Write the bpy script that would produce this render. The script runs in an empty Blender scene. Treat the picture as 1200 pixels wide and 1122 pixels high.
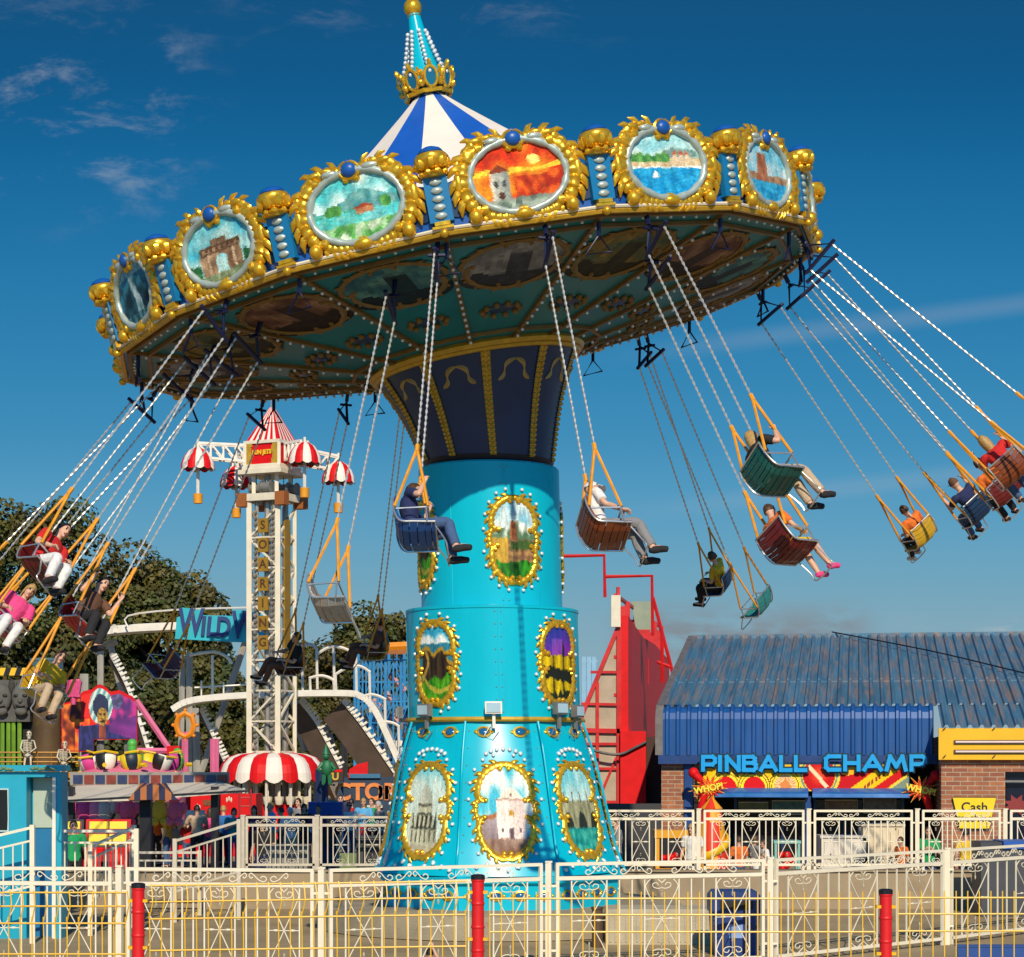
import bpy, math, random
import numpy as np
from mathutils import Vector, Matrix, noise

# ---------------------------------------------------------------- camera, sky, sun
S = bpy.context.scene
COL = S.collection
EYE, FPX, HZ = 2.9, 2300.0, 885.0
cd = bpy.data.cameras.new('camera'); cam = bpy.data.objects.new('camera', cd); COL.objects.link(cam)
cam.location = (0, 0, EYE); cam.rotation_euler = (math.pi/2, 0, 0)
cd.sensor_fit = 'HORIZONTAL'; cd.sensor_width = 36; cd.lens = 36*FPX/1200
cd.shift_y = (HZ-561)/1200; cd.clip_end = 6000; cd.clip_start = .2
S.camera = cam
S.view_settings.view_transform = 'Standard'; S.view_settings.look = 'None'
S.view_settings.exposure = 0.0; S.view_settings.gamma = 1
S.cycles.max_bounces = 6
SUN_EL, SUN_AZ = math.radians(33.5), math.radians(6)     # azimuth: to the right of straight behind the camera
sl = bpy.data.lights.new('sun', 'SUN'); so = bpy.data.objects.new('sun', sl); COL.objects.link(so)
sl.energy = 4.4; sl.angle = math.radians(.5); sl.color = (1, .86, .64)
sd = Vector((math.sin(SUN_AZ)*math.cos(SUN_EL), -math.cos(SUN_AZ)*math.cos(SUN_EL), math.sin(SUN_EL)))
so.rotation_euler = sd.to_track_quat('Z', 'Y').to_euler(); so.location = sd*80

w = bpy.data.worlds.new('World'); S.world = w; w.use_nodes = True
nt = w.node_tree; N = nt.nodes; L = nt.links; N.clear()
out = N.new('ShaderNodeOutputWorld'); bg = N.new('ShaderNodeBackground'); bg.inputs[1].default_value = .075
sky = N.new('ShaderNodeTexSky'); sky.sky_type = 'NISHITA'; sky.sun_disc = False
sky.sun_elevation = SUN_EL; sky.sun_rotation = math.atan2(sd.x, sd.y); sky.air_density = 1.0; sky.dust_density = .2; sky.ozone_density = 4.0
hs = N.new('ShaderNodeHueSaturation'); hs.inputs['Saturation'].default_value = 1.25; hs.inputs['Value'].default_value = 1.0; hs.inputs['Hue'].default_value = .485
gm = N.new('ShaderNodeGamma'); gm.inputs[1].default_value = 1.22; L.new(sky.outputs[0], gm.inputs[0]); L.new(gm.outputs[0], hs.inputs['Color'])
tint = N.new('ShaderNodeMix'); tint.data_type = 'RGBA'; tint.blend_type = 'MULTIPLY'; tint.inputs[0].default_value = 1; tint.inputs[7].default_value = (.40, .78, .98, 1); L.new(hs.outputs[0], tint.inputs[6])
tc = N.new('ShaderNodeTexCoord'); sep = N.new('ShaderNodeSeparateXYZ'); L.new(tc.outputs['Generated'], sep.inputs[0])
def wn(kind, **k):
    n = N.new(kind)
    for a, b in k.items(): setattr(n, a, b)
    return n
def wmath(op, a, b=None):
    n = wn('ShaderNodeMath', operation=op); n.use_clamp = False
    for i, q in enumerate((a, b)):
        if q is None: continue
        if isinstance(q, (int, float)): n.inputs[i].default_value = q
        else: L.new(q, n.inputs[i])
    return n.outputs[0]
def wrange(v, a, b):
    n = wn('ShaderNodeMapRange', interpolation_type='SMOOTHSTEP'); n.inputs[1].default_value = a; n.inputs[2].default_value = b; L.new(v, n.inputs[0]); return n.outputs[0]
# direction -> (azimuth slope, elevation slope): wispy clouds live up there in the sky itself
ax_ = wmath('DIVIDE', sep.outputs[0], wmath('MAXIMUM', sep.outputs[1], .05))
el_ = wmath('DIVIDE', sep.outputs[2], wmath('MAXIMUM', sep.outputs[1], .05))
cb = wn('ShaderNodeCombineXYZ'); L.new(wmath('MULTIPLY', ax_, 16), cb.inputs[0]); L.new(wmath('MULTIPLY', el_, 40), cb.inputs[1])
nz = wn('ShaderNodeTexNoise'); nz.inputs['Scale'].default_value = 1.15; nz.inputs['Detail'].default_value = 7; nz.inputs['Roughness'].default_value = .68; nz.inputs['Distortion'].default_value = .25
L.new(cb.outputs[0], nz.inputs['Vector'])
wisp = wrange(nz.outputs[0], .49, .80)
def box_mask(x0, x1, y0, y1, s):
    a = wmath('MULTIPLY', wrange(ax_, x0-s, x0+s), wrange(ax_, x1+s, x1-s))
    b = wmath('MULTIPLY', wrange(el_, y0-s, y0+s), wrange(el_, y1+s, y1-s))
    return wmath('MULTIPLY', a, b)
m1 = box_mask(-.30, -.165, .285, .372, .03)
m2 = box_mask(-.14, .05, .372, .42, .02)
nz2 = wn('ShaderNodeTexNoise'); nz2.inputs['Scale'].default_value = 2.4; nz2.inputs['Detail'].default_value = 8; nz2.inputs['Roughness'].default_value = .55; L.new(cb.outputs[0], nz2.inputs['Vector'])
low = wmath('MULTIPLY', box_mask(.055, .18, .050, .072, .012), wrange(nz2.outputs[0], .30, .58))
m3 = box_mask(.2, .45, .035, .066, .012)
cl = wmath('MULTIPLY', wmath('ADD', wmath('ADD', wmath('MULTIPLY', m1, .55), wmath('MULTIPLY', m2, .28)), m3), wisp)
# thin old vapour trails, rising to the right
def trail(x0, y0, slope, wd, s, nzk):
    d = wmath('ABSOLUTE', wmath('SUBTRACT', wmath('SUBTRACT', el_, y0), wmath('MULTIPLY', wmath('SUBTRACT', ax_, x0), slope)))
    return wmath('MULTIPLY', wmath('MULTIPLY', wrange(d, wd, 0.0), s), wrange(ax_, x0, x0+.12))
tr = wmath('ADD', trail(.03, .120, .115, .008, .12, 0), trail(.03, .200, .13, .008, .13, 0))
cl = wmath('MINIMUM', wmath('ADD', cl, tr), 1.0)
# towards the horizon the deep late-summer blue pales to a hazy grey-blue
rp = wn('ShaderNodeValToRGB'); rp.color_ramp.interpolation = 'B_SPLINE'
stops = ((0.0, (158, 176, 184)), (.072, (122, 167, 185)), (.115, (96, 162, 196)), (.163, (60, 141, 186)), (.241, (37, 121, 172)), (.30, (24, 104, 156)), (.34, (16, 91, 141)), (.40, (20, 79, 124)))
while len(rp.color_ramp.elements) < len(stops): rp.color_ramp.elements.new(.5)
for e_, (p_, c_) in zip(rp.color_ramp.elements, stops):
    e_.position = p_*2.3; e_.color = (*[(((q/255)+.055)/1.055)**2.4 for q in c_], 1)
L.new(wmath('MULTIPLY', el_, 2.3), rp.inputs[0])
rs_ = wn('ShaderNodeVectorMath', operation='SCALE'); L.new(rp.outputs[0], rs_.inputs[0]); rs_.inputs['Scale'].default_value = 1/.075
lo = wn('ShaderNodeMix', data_type='RGBA'); L.new(wrange(el_, 1.1, .45), lo.inputs[0]); L.new(tint.outputs[2], lo.inputs[6]); L.new(rs_.outputs[0], lo.inputs[7])
mx = wn('ShaderNodeMix', data_type='RGBA'); L.new(cl, mx.inputs[0]); lc = wn('ShaderNodeMix', data_type='RGBA'); L.new(wmath('MULTIPLY', low, .85), lc.inputs[0]); L.new(lo.outputs[2], lc.inputs[6]); lc.inputs[7].default_value = (3.0, 3.3, 3.7, 1)
L.new(lc.outputs[2], mx.inputs[6]); mx.inputs[7].default_value = (6.6, 6.9, 7.2, 1)
L.new(mx.outputs[2], bg.inputs[0]); L.new(bg.outputs[0], out.inputs[0])

# ---------------------------------------------------------------- helpers
rnd = random.Random(7)
def lin(c):
    return tuple(((x/12.92) if x <= .04045 else ((x+.055)/1.055)**2.4) for x in c)
def h(s):
    s = s.lstrip('#'); return lin(tuple(int(s[i:i+2], 16)/255 for i in (0, 2, 4)))
def P(px, py, D):
    return Vector(((px-600)/FPX*D, D, EYE+(HZ-py)/FPX*D))
def Z(py, D): return EYE+(HZ-py)/FPX*D
def X(px, D): return (px-600)/FPX*D

MATS = {}
def mat(name, col=None, rough=.5, metal=0.0, var=.12, vscale=3.0, bump=0.0, bscale=20.0, attr=False, coat=0.0, dirt=None, stretch=None, spec=.5):
    """one procedural material; var = how far the paint itself wanders in tone, dirt = (colour, amount, scale)"""
    if name in MATS: return MATS[name]
    m = bpy.data.materials.new(name); m.use_nodes = True; t = m.node_tree; n = t.nodes; l = t.links
    b = n['Principled BSDF']; b.inputs['Roughness'].default_value = rough; b.inputs['Metallic'].default_value = metal; b.inputs['Specular IOR Level'].default_value = spec
    if coat: b.inputs['Coat Weight'].default_value = coat; b.inputs['Coat Roughness'].default_value = .12
    tcn = n.new('ShaderNodeTexCoord'); vec = tcn.outputs['Object']
    if stretch:
        mp = n.new('ShaderNodeMapping'); mp.inputs['Scale'].default_value = stretch; l.new(vec, mp.inputs['Vector']); vec = mp.outputs[0]
    if attr:
        a = n.new('ShaderNodeVertexColor'); a.layer_name = 'Col'; src = a.outputs[0]
    else:
        r = n.new('ShaderNodeRGB'); r.outputs[0].default_value = (*col, 1); src = r.outputs[0]
    if var:
        nz = n.new('ShaderNodeTexNoise'); nz.inputs['Scale'].default_value = vscale; nz.inputs['Detail'].default_value = 6; l.new(vec, nz.inputs['Vector'])
        mr = n.new('ShaderNodeMapRange'); mr.inputs[1].default_value = .25; mr.inputs[2].default_value = .75; mr.inputs[3].default_value = 1-var; mr.inputs[4].default_value = 1+var; l.new(nz.outputs[0], mr.inputs[0])
        mm = n.new('ShaderNodeVectorMath'); mm.operation = 'SCALE'; l.new(src, mm.inputs[0]); l.new(mr.outputs[0], mm.inputs['Scale']); src = mm.outputs[0]
        rr = n.new('ShaderNodeMapRange'); rr.inputs[3].default_value = max(.02, rough-.08); rr.inputs[4].default_value = min(1, rough+.12); l.new(nz.outputs[0], rr.inputs[0]); l.new(rr.outputs[0], b.inputs['Roughness'])
    if dirt:
        dc, da, ds = dirt
        nd = n.new('ShaderNodeTexNoise'); nd.inputs['Scale'].default_value = ds; nd.inputs['Detail'].default_value = 8; nd.inputs['Roughness'].default_value = .7; l.new(vec, nd.inputs['Vector'])
        md = n.new('ShaderNodeMapRange'); md.inputs[1].default_value = .62-.25*da; md.inputs[2].default_value = .8-.15*da; md.inputs[4].default_value = min(1, da*1.6); l.new(nd.outputs[0], md.inputs[0])
        mi = n.new('ShaderNodeMix'); mi.data_type = 'RGBA'; l.new(md.outputs[0], mi.inputs[0]); l.new(src, mi.inputs[6]); mi.inputs[7].default_value = (*dc, 1); src = mi.outputs[2]
    l.new(src, b.inputs['Base Color'])
    if bump:
        nb = n.new('ShaderNodeTexNoise'); nb.inputs['Scale'].default_value = bscale; nb.inputs['Detail'].default_value = 5; l.new(tcn.outputs['Object'], nb.inputs['Vector'])
        bu = n.new('ShaderNodeBump'); bu.inputs['Strength'].default_value = bump; bu.inputs['Distance'].default_value = .02; l.new(nb.outputs[0], bu.inputs['Height']); l.new(bu.outputs[0], b.inputs['Normal'])
    MATS[name] = m
    return m

def ident(x): return x
class MB:
    """collects shapes, then links them as ONE mesh object"""
    def __init__(s): s.v = []; s.f = []; s.mi = []; s.c = []; s.m = 0; s.col = (1, 1, 1); s.fn = None; s.M = None
    def add(s, vs, fs, cols=None):
        o = len(s.v)
        for q in vs:
            if s.fn: q = s.fn(*q)
            if s.M is not None: q = s.M @ Vector(q)
            s.v.append(tuple(q))
        for i, q in enumerate(fs):
            s.f.append([o+k for k in q]); s.mi.append(s.m); s.c.append(cols[i] if cols else s.col)
    def box(s, c, d, rz=0.0, R=None):
        x, y, z = [k/2 for k in d]; M = R if R is not None else Matrix.Rotation(rz, 3, 'Z')
        vs = [Vector(c)+M @ Vector((i*x, j*y, k*z)) for i in (-1, 1) for j in (-1, 1) for k in (-1, 1)]
        s.add(vs, [(0, 1, 3, 2), (4, 6, 7, 5), (0, 4, 5, 1), (2, 3, 7, 6), (0, 2, 6, 4), (1, 5, 7, 3)])
    def bbox(s, a, b):
        s.box([(p+q)/2 for p, q in zip(a, b)], [abs(q-p) for p, q in zip(a, b)])
    def tube(s, pts, r, n=6, closed=False, cap=True, flat=1.0, up=None):
        pts = [Vector(p) for p in pts]; k = len(pts)
        rs = r if isinstance(r, (list, tuple)) else [r]*k
        vs = []; ref = None
        for i, p in enumerate(pts):
            a = pts[i-1] if (i or closed) else p; b = pts[(i+1) % k] if (i < k-1 or closed) else p
            t = (b-a); t = t.normalized() if t.length > 1e-9 else Vector((0, 0, 1))
            if ref is None:
                ref = Vector(up) if up is not None else (Vector((0, 0, 1)) if abs(t.z) < .9 else Vector((1, 0, 0)))
            e1 = ref-t*ref.dot(t)
            if e1.length < 1e-6: e1 = t.orthogonal()
            e1.normalize(); e2 = t.cross(e1); ref = e1 if up is None else ref
            for j in range(n):
                a_ = 2*math.pi*(j+.5)/n; vs.append(p+(e1*math.cos(a_)*flat+e2*math.sin(a_))*rs[i])
        fs = []
        for i in range(k if closed else k-1):
            for j in range(n):
                i2 = (i+1) % k; fs.append((i*n+j, i*n+(j+1) % n, i2*n+(j+1) % n, i2*n+j))
        if cap and not closed:
            fs.append(tuple(range(n))[::-1]); fs.append(tuple((k-1)*n+j for j in range(n)))
        s.add(vs, fs)
    def bar(s, a, b, w, d=None, up=None):
        """square bar from a to b"""
        a = Vector(a); b = Vector(b); s.tube([a, b], w*.7071, n=4, up=up)
    def lathe(s, prof, n=24, a0=0, a1=2*math.pi, cx=0, cy=0, cols=None):
        full = abs(a1-a0-2*math.pi) < 1e-6; m = n if full else n+1
        vs = [(cx+r*math.sin(a0+(a1-a0)*j/n), cy-r*math.cos(a0+(a1-a0)*j/n), z) for r, z in prof for j in range(m)]
        fs = []; cs = []
        for i in range(len(prof)-1):
            for j in range(n):
                k = (j+1) % m; fs.append((i*m+j, i*m+k, (i+1)*m+k, (i+1)*m+j)); cs.append(cols(j, i) if cols else s.col)
        s.add(vs, fs, cs)
    def ball(s, c, r, n=8, m=6, sc=(1, 1, 1), R=None):
        vs = []
        for i in range(1, m):
            for j in range(n):
                a = math.pi*i/m; b = 2*math.pi*j/n
                q = Vector((math.sin(a)*math.cos(b)*sc[0], math.sin(a)*math.sin(b)*sc[1], math.cos(a)*sc[2]))*r
                vs.append(Vector(c)+(R @ q if R is not None else q))
        q0 = Vector((0, 0, sc[2]*r)); q1 = -q0
        vs.append(Vector(c)+(R @ q0 if R is not None else q0)); vs.append(Vector(c)+(R @ q1 if R is not None else q1))
        fs = [(i*n+j, (i+1)*n+j, (i+1)*n+(j+1) % n, i*n+(j+1) % n) for i in range(m-2) for j in range(n)]
        T0 = len(vs)-2
        fs += [(T0, j, (j+1) % n) for j in range(n)] + [(T0+1, (m-2)*n+(j+1) % n, (m-2)*n+j) for j in range(n)]
        s.add(vs, fs)
    def prism(s, poly, a, b, ax='y'):
        """2-D outline extruded along an axis from a to b"""
        k = len(poly)
        def e(p, q): return (p[0], q, p[1]) if ax == 'y' else ((q, p[0], p[1]) if ax == 'x' else (p[0], p[1], q))
        s.add([e(p, a) for p in poly]+[e(p, b) for p in poly], [tuple(range(k)), tuple(range(2*k-1, k-1, -1))]+[(i, i+k, (i+1) % k+k, (i+1) % k) for i in range(k)])
    def grid(s, fn, nu, nv, cfn=None):
        vs = [fn(i/nu, j/nv) for j in range(nv+1) for i in range(nu+1)]
        fs = []; cs = []
        for j in range(nv):
            for i in range(nu):
                a = j*(nu+1)+i; fs.append((a, a+1, a+nu+2, a+nu+1)); cs.append(cfn((i+.5)/nu, (j+.5)/nv) if cfn else s.col)
        s.add(vs, fs, cs)
    def each(s, name, mats, parent=None, smooth=None, world=True):
        """like build, but every separate solid becomes a part of its own"""
        par = list(range(len(s.v)))
        def root(i):
            while par[i] != i: par[i] = par[par[i]]; i = par[i]
            return i
        for f in s.f:
            a = root(f[0])
            for k in f[1:]: par[root(k)] = a
        groups = {}
        for i, f in enumerate(s.f): groups.setdefault(root(f[0]), []).append(i)
        for fs in groups.values():
            b = MB(); ids = {}
            for i in fs:
                for k in s.f[i]: ids.setdefault(k, len(ids))
            b.v = [s.v[k] for k in ids]; b.f = [[ids[k] for k in s.f[i]] for i in fs]; b.mi = [s.mi[i] for i in fs]; b.c = [s.c[i] for i in fs]
            o = b.build(name, mats, parent, smooth, world)
        return o
    def build(s, name, mats, parent=None, smooth=None, world=True):
        me = bpy.data.meshes.new(name)
        vs = s.v
        if parent is not None and world:
            Mi = WM(parent).inverted(); vs = [tuple(Mi @ Vector(q)) for q in vs]
        me.from_pydata(vs, [], s.f)
        for m in (mats if isinstance(mats, (list, tuple)) else [mats]): me.materials.append(m)
        me.polygons.foreach_set('material_index', s.mi)
        ca = me.color_attributes.new('Col', 'FLOAT_COLOR', 'CORNER')
        cnt = np.array([len(q) for q in s.f]); arr = np.ones((cnt.sum(), 4), np.float32); arr[:, :3] = np.repeat(np.array(s.c, np.float32), cnt, axis=0)
        ca.data.foreach_set('color', arr.ravel())
        if smooth:
            me.shade_smooth(); me.set_sharp_from_angle(angle=math.radians(smooth))
        me.update()
        o = bpy.data.objects.new(name, me); COL.objects.link(o)
        if parent is not None: o.parent = parent
        return o
_WM = {}
def WM(o):
    if o.name in _WM: return _WM[o.name]
    return WM(o.parent) if o.parent is not None else Matrix.Identity(4)
def tag(o, label=None, cat=None, group=None, kind=None):
    for k, q in (('label', label), ('category', cat), ('group', group), ('kind', kind)):
        if q: o[k] = q
    return o
def thing(name, label, cat, loc=(0, 0, 0), rz=0.0, group=None, M=None):
    o = bpy.data.objects.new(name, None); COL.objects.link(o); o.empty_display_size = .2
    M = M if M is not None else Matrix.Translation(loc) @ Matrix.Rotation(rz, 4, 'Z')
    o.matrix_world = M; _WM[o.name] = M
    return tag(o, label, cat, group)
def dup(o, parent=None, M=None, label=None, swap=None):
    c = o.copy(); COL.objects.link(c)
    if parent is not None: c.parent = parent
    if M is not None: c.matrix_world = M; _WM[c.name] = M
    if label: c['label'] = label
    for ch in list(o.children): dup(ch, c)
    return c
def setmat(o, m):
    """this object's own material on shared mesh data"""
    o.material_slots[0].link = 'OBJECT'; o.material_slots[0].material = m
def catmull(pts, k=6, closed=False):
    pts = [Vector(p) for p in pts]; n = len(pts); o = []
    for i in range(n if closed else n-1):
        if closed: a, b, c, d = pts[i-1], pts[i], pts[(i+1) % n], pts[(i+2) % n]
        else: a, b, c, d = pts[max(i-1, 0)], pts[i], pts[i+1], pts[min(i+2, n-1)]
        for j in range(k):
            t = j/k; o.append(.5*((2*b)+(c-a)*t+(2*a-5*b+4*c-d)*t*t+(3*b-a-3*c+d)*t**3))
    if not closed: o.append(pts[-1])
    return o
def arc(c, r, a0, a1, n=10, z=None):
    return [(c[0]+r*math.cos(a0+(a1-a0)*i/n), c[1]+r*math.sin(a0+(a1-a0)*i/n)) for i in range(n+1)]
def text(body, size, mt, M, parent, name='lettering', extrude=.008, bold=0.0, sx=1.0, align='CENTER', shear=0.0):
    cu = bpy.data.curves.new(name, 'FONT'); cu.body = body; cu.size = size; cu.extrude = extrude; cu.offset = bold
    cu.align_x = align; cu.align_y = 'CENTER'; cu.shear = shear; cu.materials.append(mt)
    cu.resolution_u = 4
    o = bpy.data.objects.new(name, cu); COL.objects.link(o)
    me = bpy.data.meshes.new_from_object(o.evaluated_get(bpy.context.evaluated_depsgraph_get())); me.name = name; bpy.data.objects.remove(o); bpy.data.curves.remove(cu)
    o = bpy.data.objects.new(name, me); COL.objects.link(o)
    Mw = M @ Matrix.Diagonal((sx, 1, 1, 1))
    if parent is not None:
        o.parent = parent; o.matrix_local = WM(parent).inverted() @ Mw
    else: o.matrix_world = Mw
    return o
UPR = Matrix(((1, 0, 0, 0), (0, 0, -1, 0), (0, 1, 0, 0), (0, 0, 0, 1)))   # text plane -> upright, facing -y
def at(x, y, z, rz=0.0): return Matrix.Translation((x, y, z)) @ Matrix.Rotation(rz, 4, 'Z') @ UPR

# colours
TURQ = mat('turquoise_paint', (.002, .45, .62), .26, 0, .06, 1.5, dirt=((.012, .17, .22), .20, 2.6), stretch=(1.5, 1.5, .35), spec=.3)
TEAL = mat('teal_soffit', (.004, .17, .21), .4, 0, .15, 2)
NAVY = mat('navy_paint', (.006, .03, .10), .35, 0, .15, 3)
BLUE = mat('blue_paint', (.006, .09, .38), .35, 0, .12, 3)
GOLD = mat('gold_leaf', (.80, .46, .03), .27, .62, .22, 9, bump=.25, bscale=14)
GOLDP = mat('gold_paint', (.55, .33, .03), .4, .25, .2, 8)
PALE = mat('pearl_grey', (.42, .50, .46), .35, .3, .15, 9)
PEARL = mat('pearl_lamp', (.72, .76, .78), .15, .1, .05)
WHITE = mat('white_paint', (.78, .74, .66), .4, 0, .06, 4, dirt=((.45, .38, .28), .10, 6))
CREAM = mat('cream_paint', (.70, .64, .50), .45, 0, .1, 3, dirt=((.36, .3, .22), .14, 4))
RED = mat('red_paint', (.64, .007, .010), .5, 0, .14, 3, dirt=((.22, .01, .01), .16, 3), spec=.2)
DARK = mat('dark_metal', (.012, .013, .02), .45, .3, .2, 6)
STEEL = mat('bright_steel', (.62, .61, .58), .25, .75, .12, 9)
GREYM = mat('grey_metal', (.22, .22, .21), .5, .3, .2, 5)
ORANGE = mat('orange_paint', (.75, .24, .01), .4, 0, .12, 4)
YELLOW = mat('yellow_paint', (.78, .48, .01), .4, 0, .08, 4)
PAINT = mat('painted_picture', rough=.6, attr=True, var=.05, vscale=14, spec=.2)
VCOL = mat('painted_colours', rough=.45, attr=True, var=.1, vscale=5)
BLACK = mat('black_void', (.008, .008, .009), .6, 0, .1)
# ---------------------------------------------------------------- ground
def ground():
    m = mat('ground_concrete', (.32, .245, .14), .85, 0, .25, .8, bump=.35, bscale=18, dirt=((.13, .10, .06), .3, .7))
    b = MB(); b.grid(lambda u, v: ((u-.5)*4400, -200+v*4400, 0), 4, 4); o = b.build('ground', m); tag(o, kind='structure')
    md = mat('deck_plate', (.34, .29, .20), .65, .1, .2, 1.5, bump=.4, bscale=30, dirt=((.12, .1, .08), .3, 2))
    b = MB(); b.lathe([(0, .40), (3.05, .40), (3.1, .38), (3.1, .012)], 48, cx=AX(.4), cy=33.5)
    o = b.build('ride_platform', md, smooth=30); tag(o, kind='structure')
def AX(z): return -.22-.0242*(z-.4)      # the column leans a touch to the left
CY = 33.5
ground()

# ---------------------------------------------------------------- painted pictures
def nz(x, y, s=1.0, o=0.0): return noise.noise(Vector((x*s+o, y*s-o*.7, o*1.3)))
def mixc(a, b, t):
    t = max(0, min(1, t)); return tuple(p*(1-t)+q*t for p, q in zip(a, b))
def hx(s): return tuple(int(s[i:i+2], 16)/255 for i in (0, 2, 4))
def brush(c, x, z, o, a=.10, s=9):
    k = 1+a*(nz(x, z*.6, s, o)+.6*nz(x, z, s*2.7, o+3)); return tuple(min(1, max(0, q*k)) for q in c)
def pic(kind, x, z):
    n_ = [0.0, 0.0, 0.0]
    for i, (dx, dz) in enumerate(((-.012, -.006), (.013, -.004), (.0, .008))):
        wx = .030*nz(x, z*1.6, 7, i*.13)+.014*nz(x, z, 19, 2); wz = .016*nz(x, z*1.6, 8, 5+i*.13)
        c = pic0(kind, x+dx+wx, z+dz+wz)
        for j in range(3): n_[j] += c[j]/3
    k = 1+.16*nz(x, z*2.2, 24, 1)*1.0+.10*nz(x, z*.5, 11, 6)
    return tuple(min(1, max(0, q*k)) for q in n_)
def pic0(kind, x, z):
    """x -1..1, z 0..1 (up): sRGB colour of a hand-painted view"""
    n1 = nz(x, z*2, 2.2, len(kind)*1.7); n2 = nz(x, z, 6, len(kind)*2.3)
    if kind == 'basilica':
        c = mixc(hx('c9dcd2'), hx('2fb4cf'), (z-.72)*3.2+n1*.5)
        r = abs(x+.02); st = hx('c3c3a6')
        hw = .62 if z < .30 else (.46 if z < .44 else (.36 if z < .55 else .34*math.sqrt(max(0, 1-((z-.55)/.22)**2)) if z < .77 else (.03 if z < .88 else 0)))
        if z < .13: c = mixc(hx('bdb9a0'), hx('8f8a74'), (z*9)%1*.5)
        elif r < hw or (abs(r-.56) < .09-(z-.3)*.35 and z < .55):
            c = st
            if .30 < z < .44 and abs(math.sin(x*15)) > .72: c = hx('34362f')
            elif .15 < z < .28 and abs((x*4.5) % 1-.5) < .16: c = hx('55584c')
            elif abs(z-.455) < .012 or abs(z-.30) < .010 or abs(z-.55) < .012: c = hx('4d4f44')
            elif z > .57: c = mixc(hx('d4d6c4'), hx('9aa394'), (x+.4)*1.3)
            else: c = mixc(c, hx('94957d'), max(0, x*1.3))
        return brush(c, x, z, 4, .10)
    if kind == 'chapel':
        c = mixc(hx('3fb5d0'), hx('e4ebe4'), .5+n1*1.9+.25*math.sin(x*2+z*9))
        if z < .22: c = mixc(hx('6a4a3c'), hx('a58b7c'), z*4+n2*.6)
        if -1 < x < -.2 and .2 < z < .42+.10*(x+1)*.8: c = mixc(hx('a89aa0'), hx('77666b'), (.42-z)*3)
        if -1 < x < -.18 and abs(z-.43-.08*(x+.6)) < .028: c = hx('a76842')
        if -.32 < x < .72 and .20 < z < .62: c = mixc(hx('f0e2d8'), hx('c9b3b0'), (x+.1)*.8)
        if .62 <= z < .76 and abs(x-.2) < .52*(1-(z-.62)/.15): c = hx('efdccd')
        if abs(z-.62) < .008 and -.36 < x < .76: c = hx('9d7a6c')
        if abs(x-.2) < .075 and .20 < z < .31: c = hx('5a4752')
        if abs(x-.2) < .09 and .44 < z < .50: c = hx('b98a2e')
        if (abs(x+.12) < .04 or abs(x-.52) < .04) and .27 < z < .31: c = hx('6c5a5f')
        if abs(x-.2) < .03 and .66 < z < .69: c = hx('6a5a55')
        return brush(c, x, z, 9, .07)
    if kind == 'bridge':
        c = mixc(hx('bfe0dc'), hx('6cc3d2'), (z-.6)*2+n1)
        if z < .60:
            c = mixc(hx('a9aa85'), hx('6f7058'), n2+.3)
            ph = ((x+1.1)*1.35) % 1
            if z < .50 and (ph-.5)**2/.10+(max(0, z-.28)/.2)**2 < 1: c = hx('2b332e')
            if z > .55 and abs(math.sin(x*11)) < .5: c = hx('8c8d73')
        if abs(((x+1)*2.3) % 1-.5) < .045 and .58 < z < .70: c = hx('3d4236')
        if z < .30: c = mixc(hx('0f7f7d'), hx('49b8a6'), .5+n2*1.1+.3*math.sin(z*60+n1*6))
        return brush(c, x, z, 3, .12)
    if kind == 'fortress':
        c = mixc(hx('e9efee'), hx('2f9dc0'), .5+math.sin(z*24+n1*3)*.7)
        if z < .74: c = hx('2f7d97')
        top = .66+.09*nz(x, 0, 3, 2)-.35*max(0, x-.45)
        if z < top and x > -.75: c = mixc(hx('4b3c2a'), hx('241c15'), .5+nz(x*3, z*.6, 3, 5)*1.2)
        if z > top-.05 and z < top and x > -.75: c = hx('b08a2c')
        if abs(x+.62+.25*math.sin(z*9)) < .08 and .2 < z < .68: c = hx('a5853e')
        if z < .30+.1*nz(x, 0, 2, 1)+.08*x: c = mixc(hx('58a51e'), hx('1f6b1a'), .5+n2*1.3)
        if abs(z-.16-.2*x*x+.1*x) < .03: c = hx('a9a13a')
        return brush(c, x, z, 6, .16)
    if kind == 'balloon':
        c = mixc(hx('7a2ca6'), hx('1d3f9e'), (z-.62)*3+n1*.6)
        if abs(x+.1) < .35 and .55 < z < .8: c = mixc(c, hx('a35bc4'), .5)
        if z < .60:
            c = mixc(hx('e8cb17'), hx('a88a08'), abs(math.sin(x*5+.4))*.9+n2*.4)
            if abs(math.sin(x*5+.4)) > .97: c = hx('4a4410')
            if abs(z-.36+.04*x) < .075+n2*.03: c = hx('20251f')
            if z < .14+n2*.08: c = hx('1b2a1e')
        if abs(x-.25) < .09*(1-(z-.6)*4) and .58 < z < .78: c = hx('1d2630')
        return brush(c, x, z, 7, .12)
    if kind == 'hill town':
        c = mixc(hx('d5e4e6'), hx('6fb7d4'), (z-.72)*3+n1*1.2)
        if z < .68+.05*math.sin(x*4+1)+.03*n2: c = mixc(hx('f0f2ee'), hx('55775a'), .45+n2*1.4+(.66-z)*4)
        if abs(x+.05) < .15-(z-.55)*.2 and .5 < z < .72: c = hx('a5603a')
        if z < .5: c = mixc(hx('b48a58'), hx('74543c'), .5+n2*1.4+.3*math.sin(z*70))
        if x < -.3 and z < .52: c = mixc(hx('c9a33c'), hx('a37f34'), n2+.4)
        if x > -.2 and abs(z-.43) < .05+.03*n2: c = hx('3f5d2c')
        if z < .22+.07*n1: c = mixc(hx('2f8d22'), hx('144f14'), .5+n2*1.4)
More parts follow.
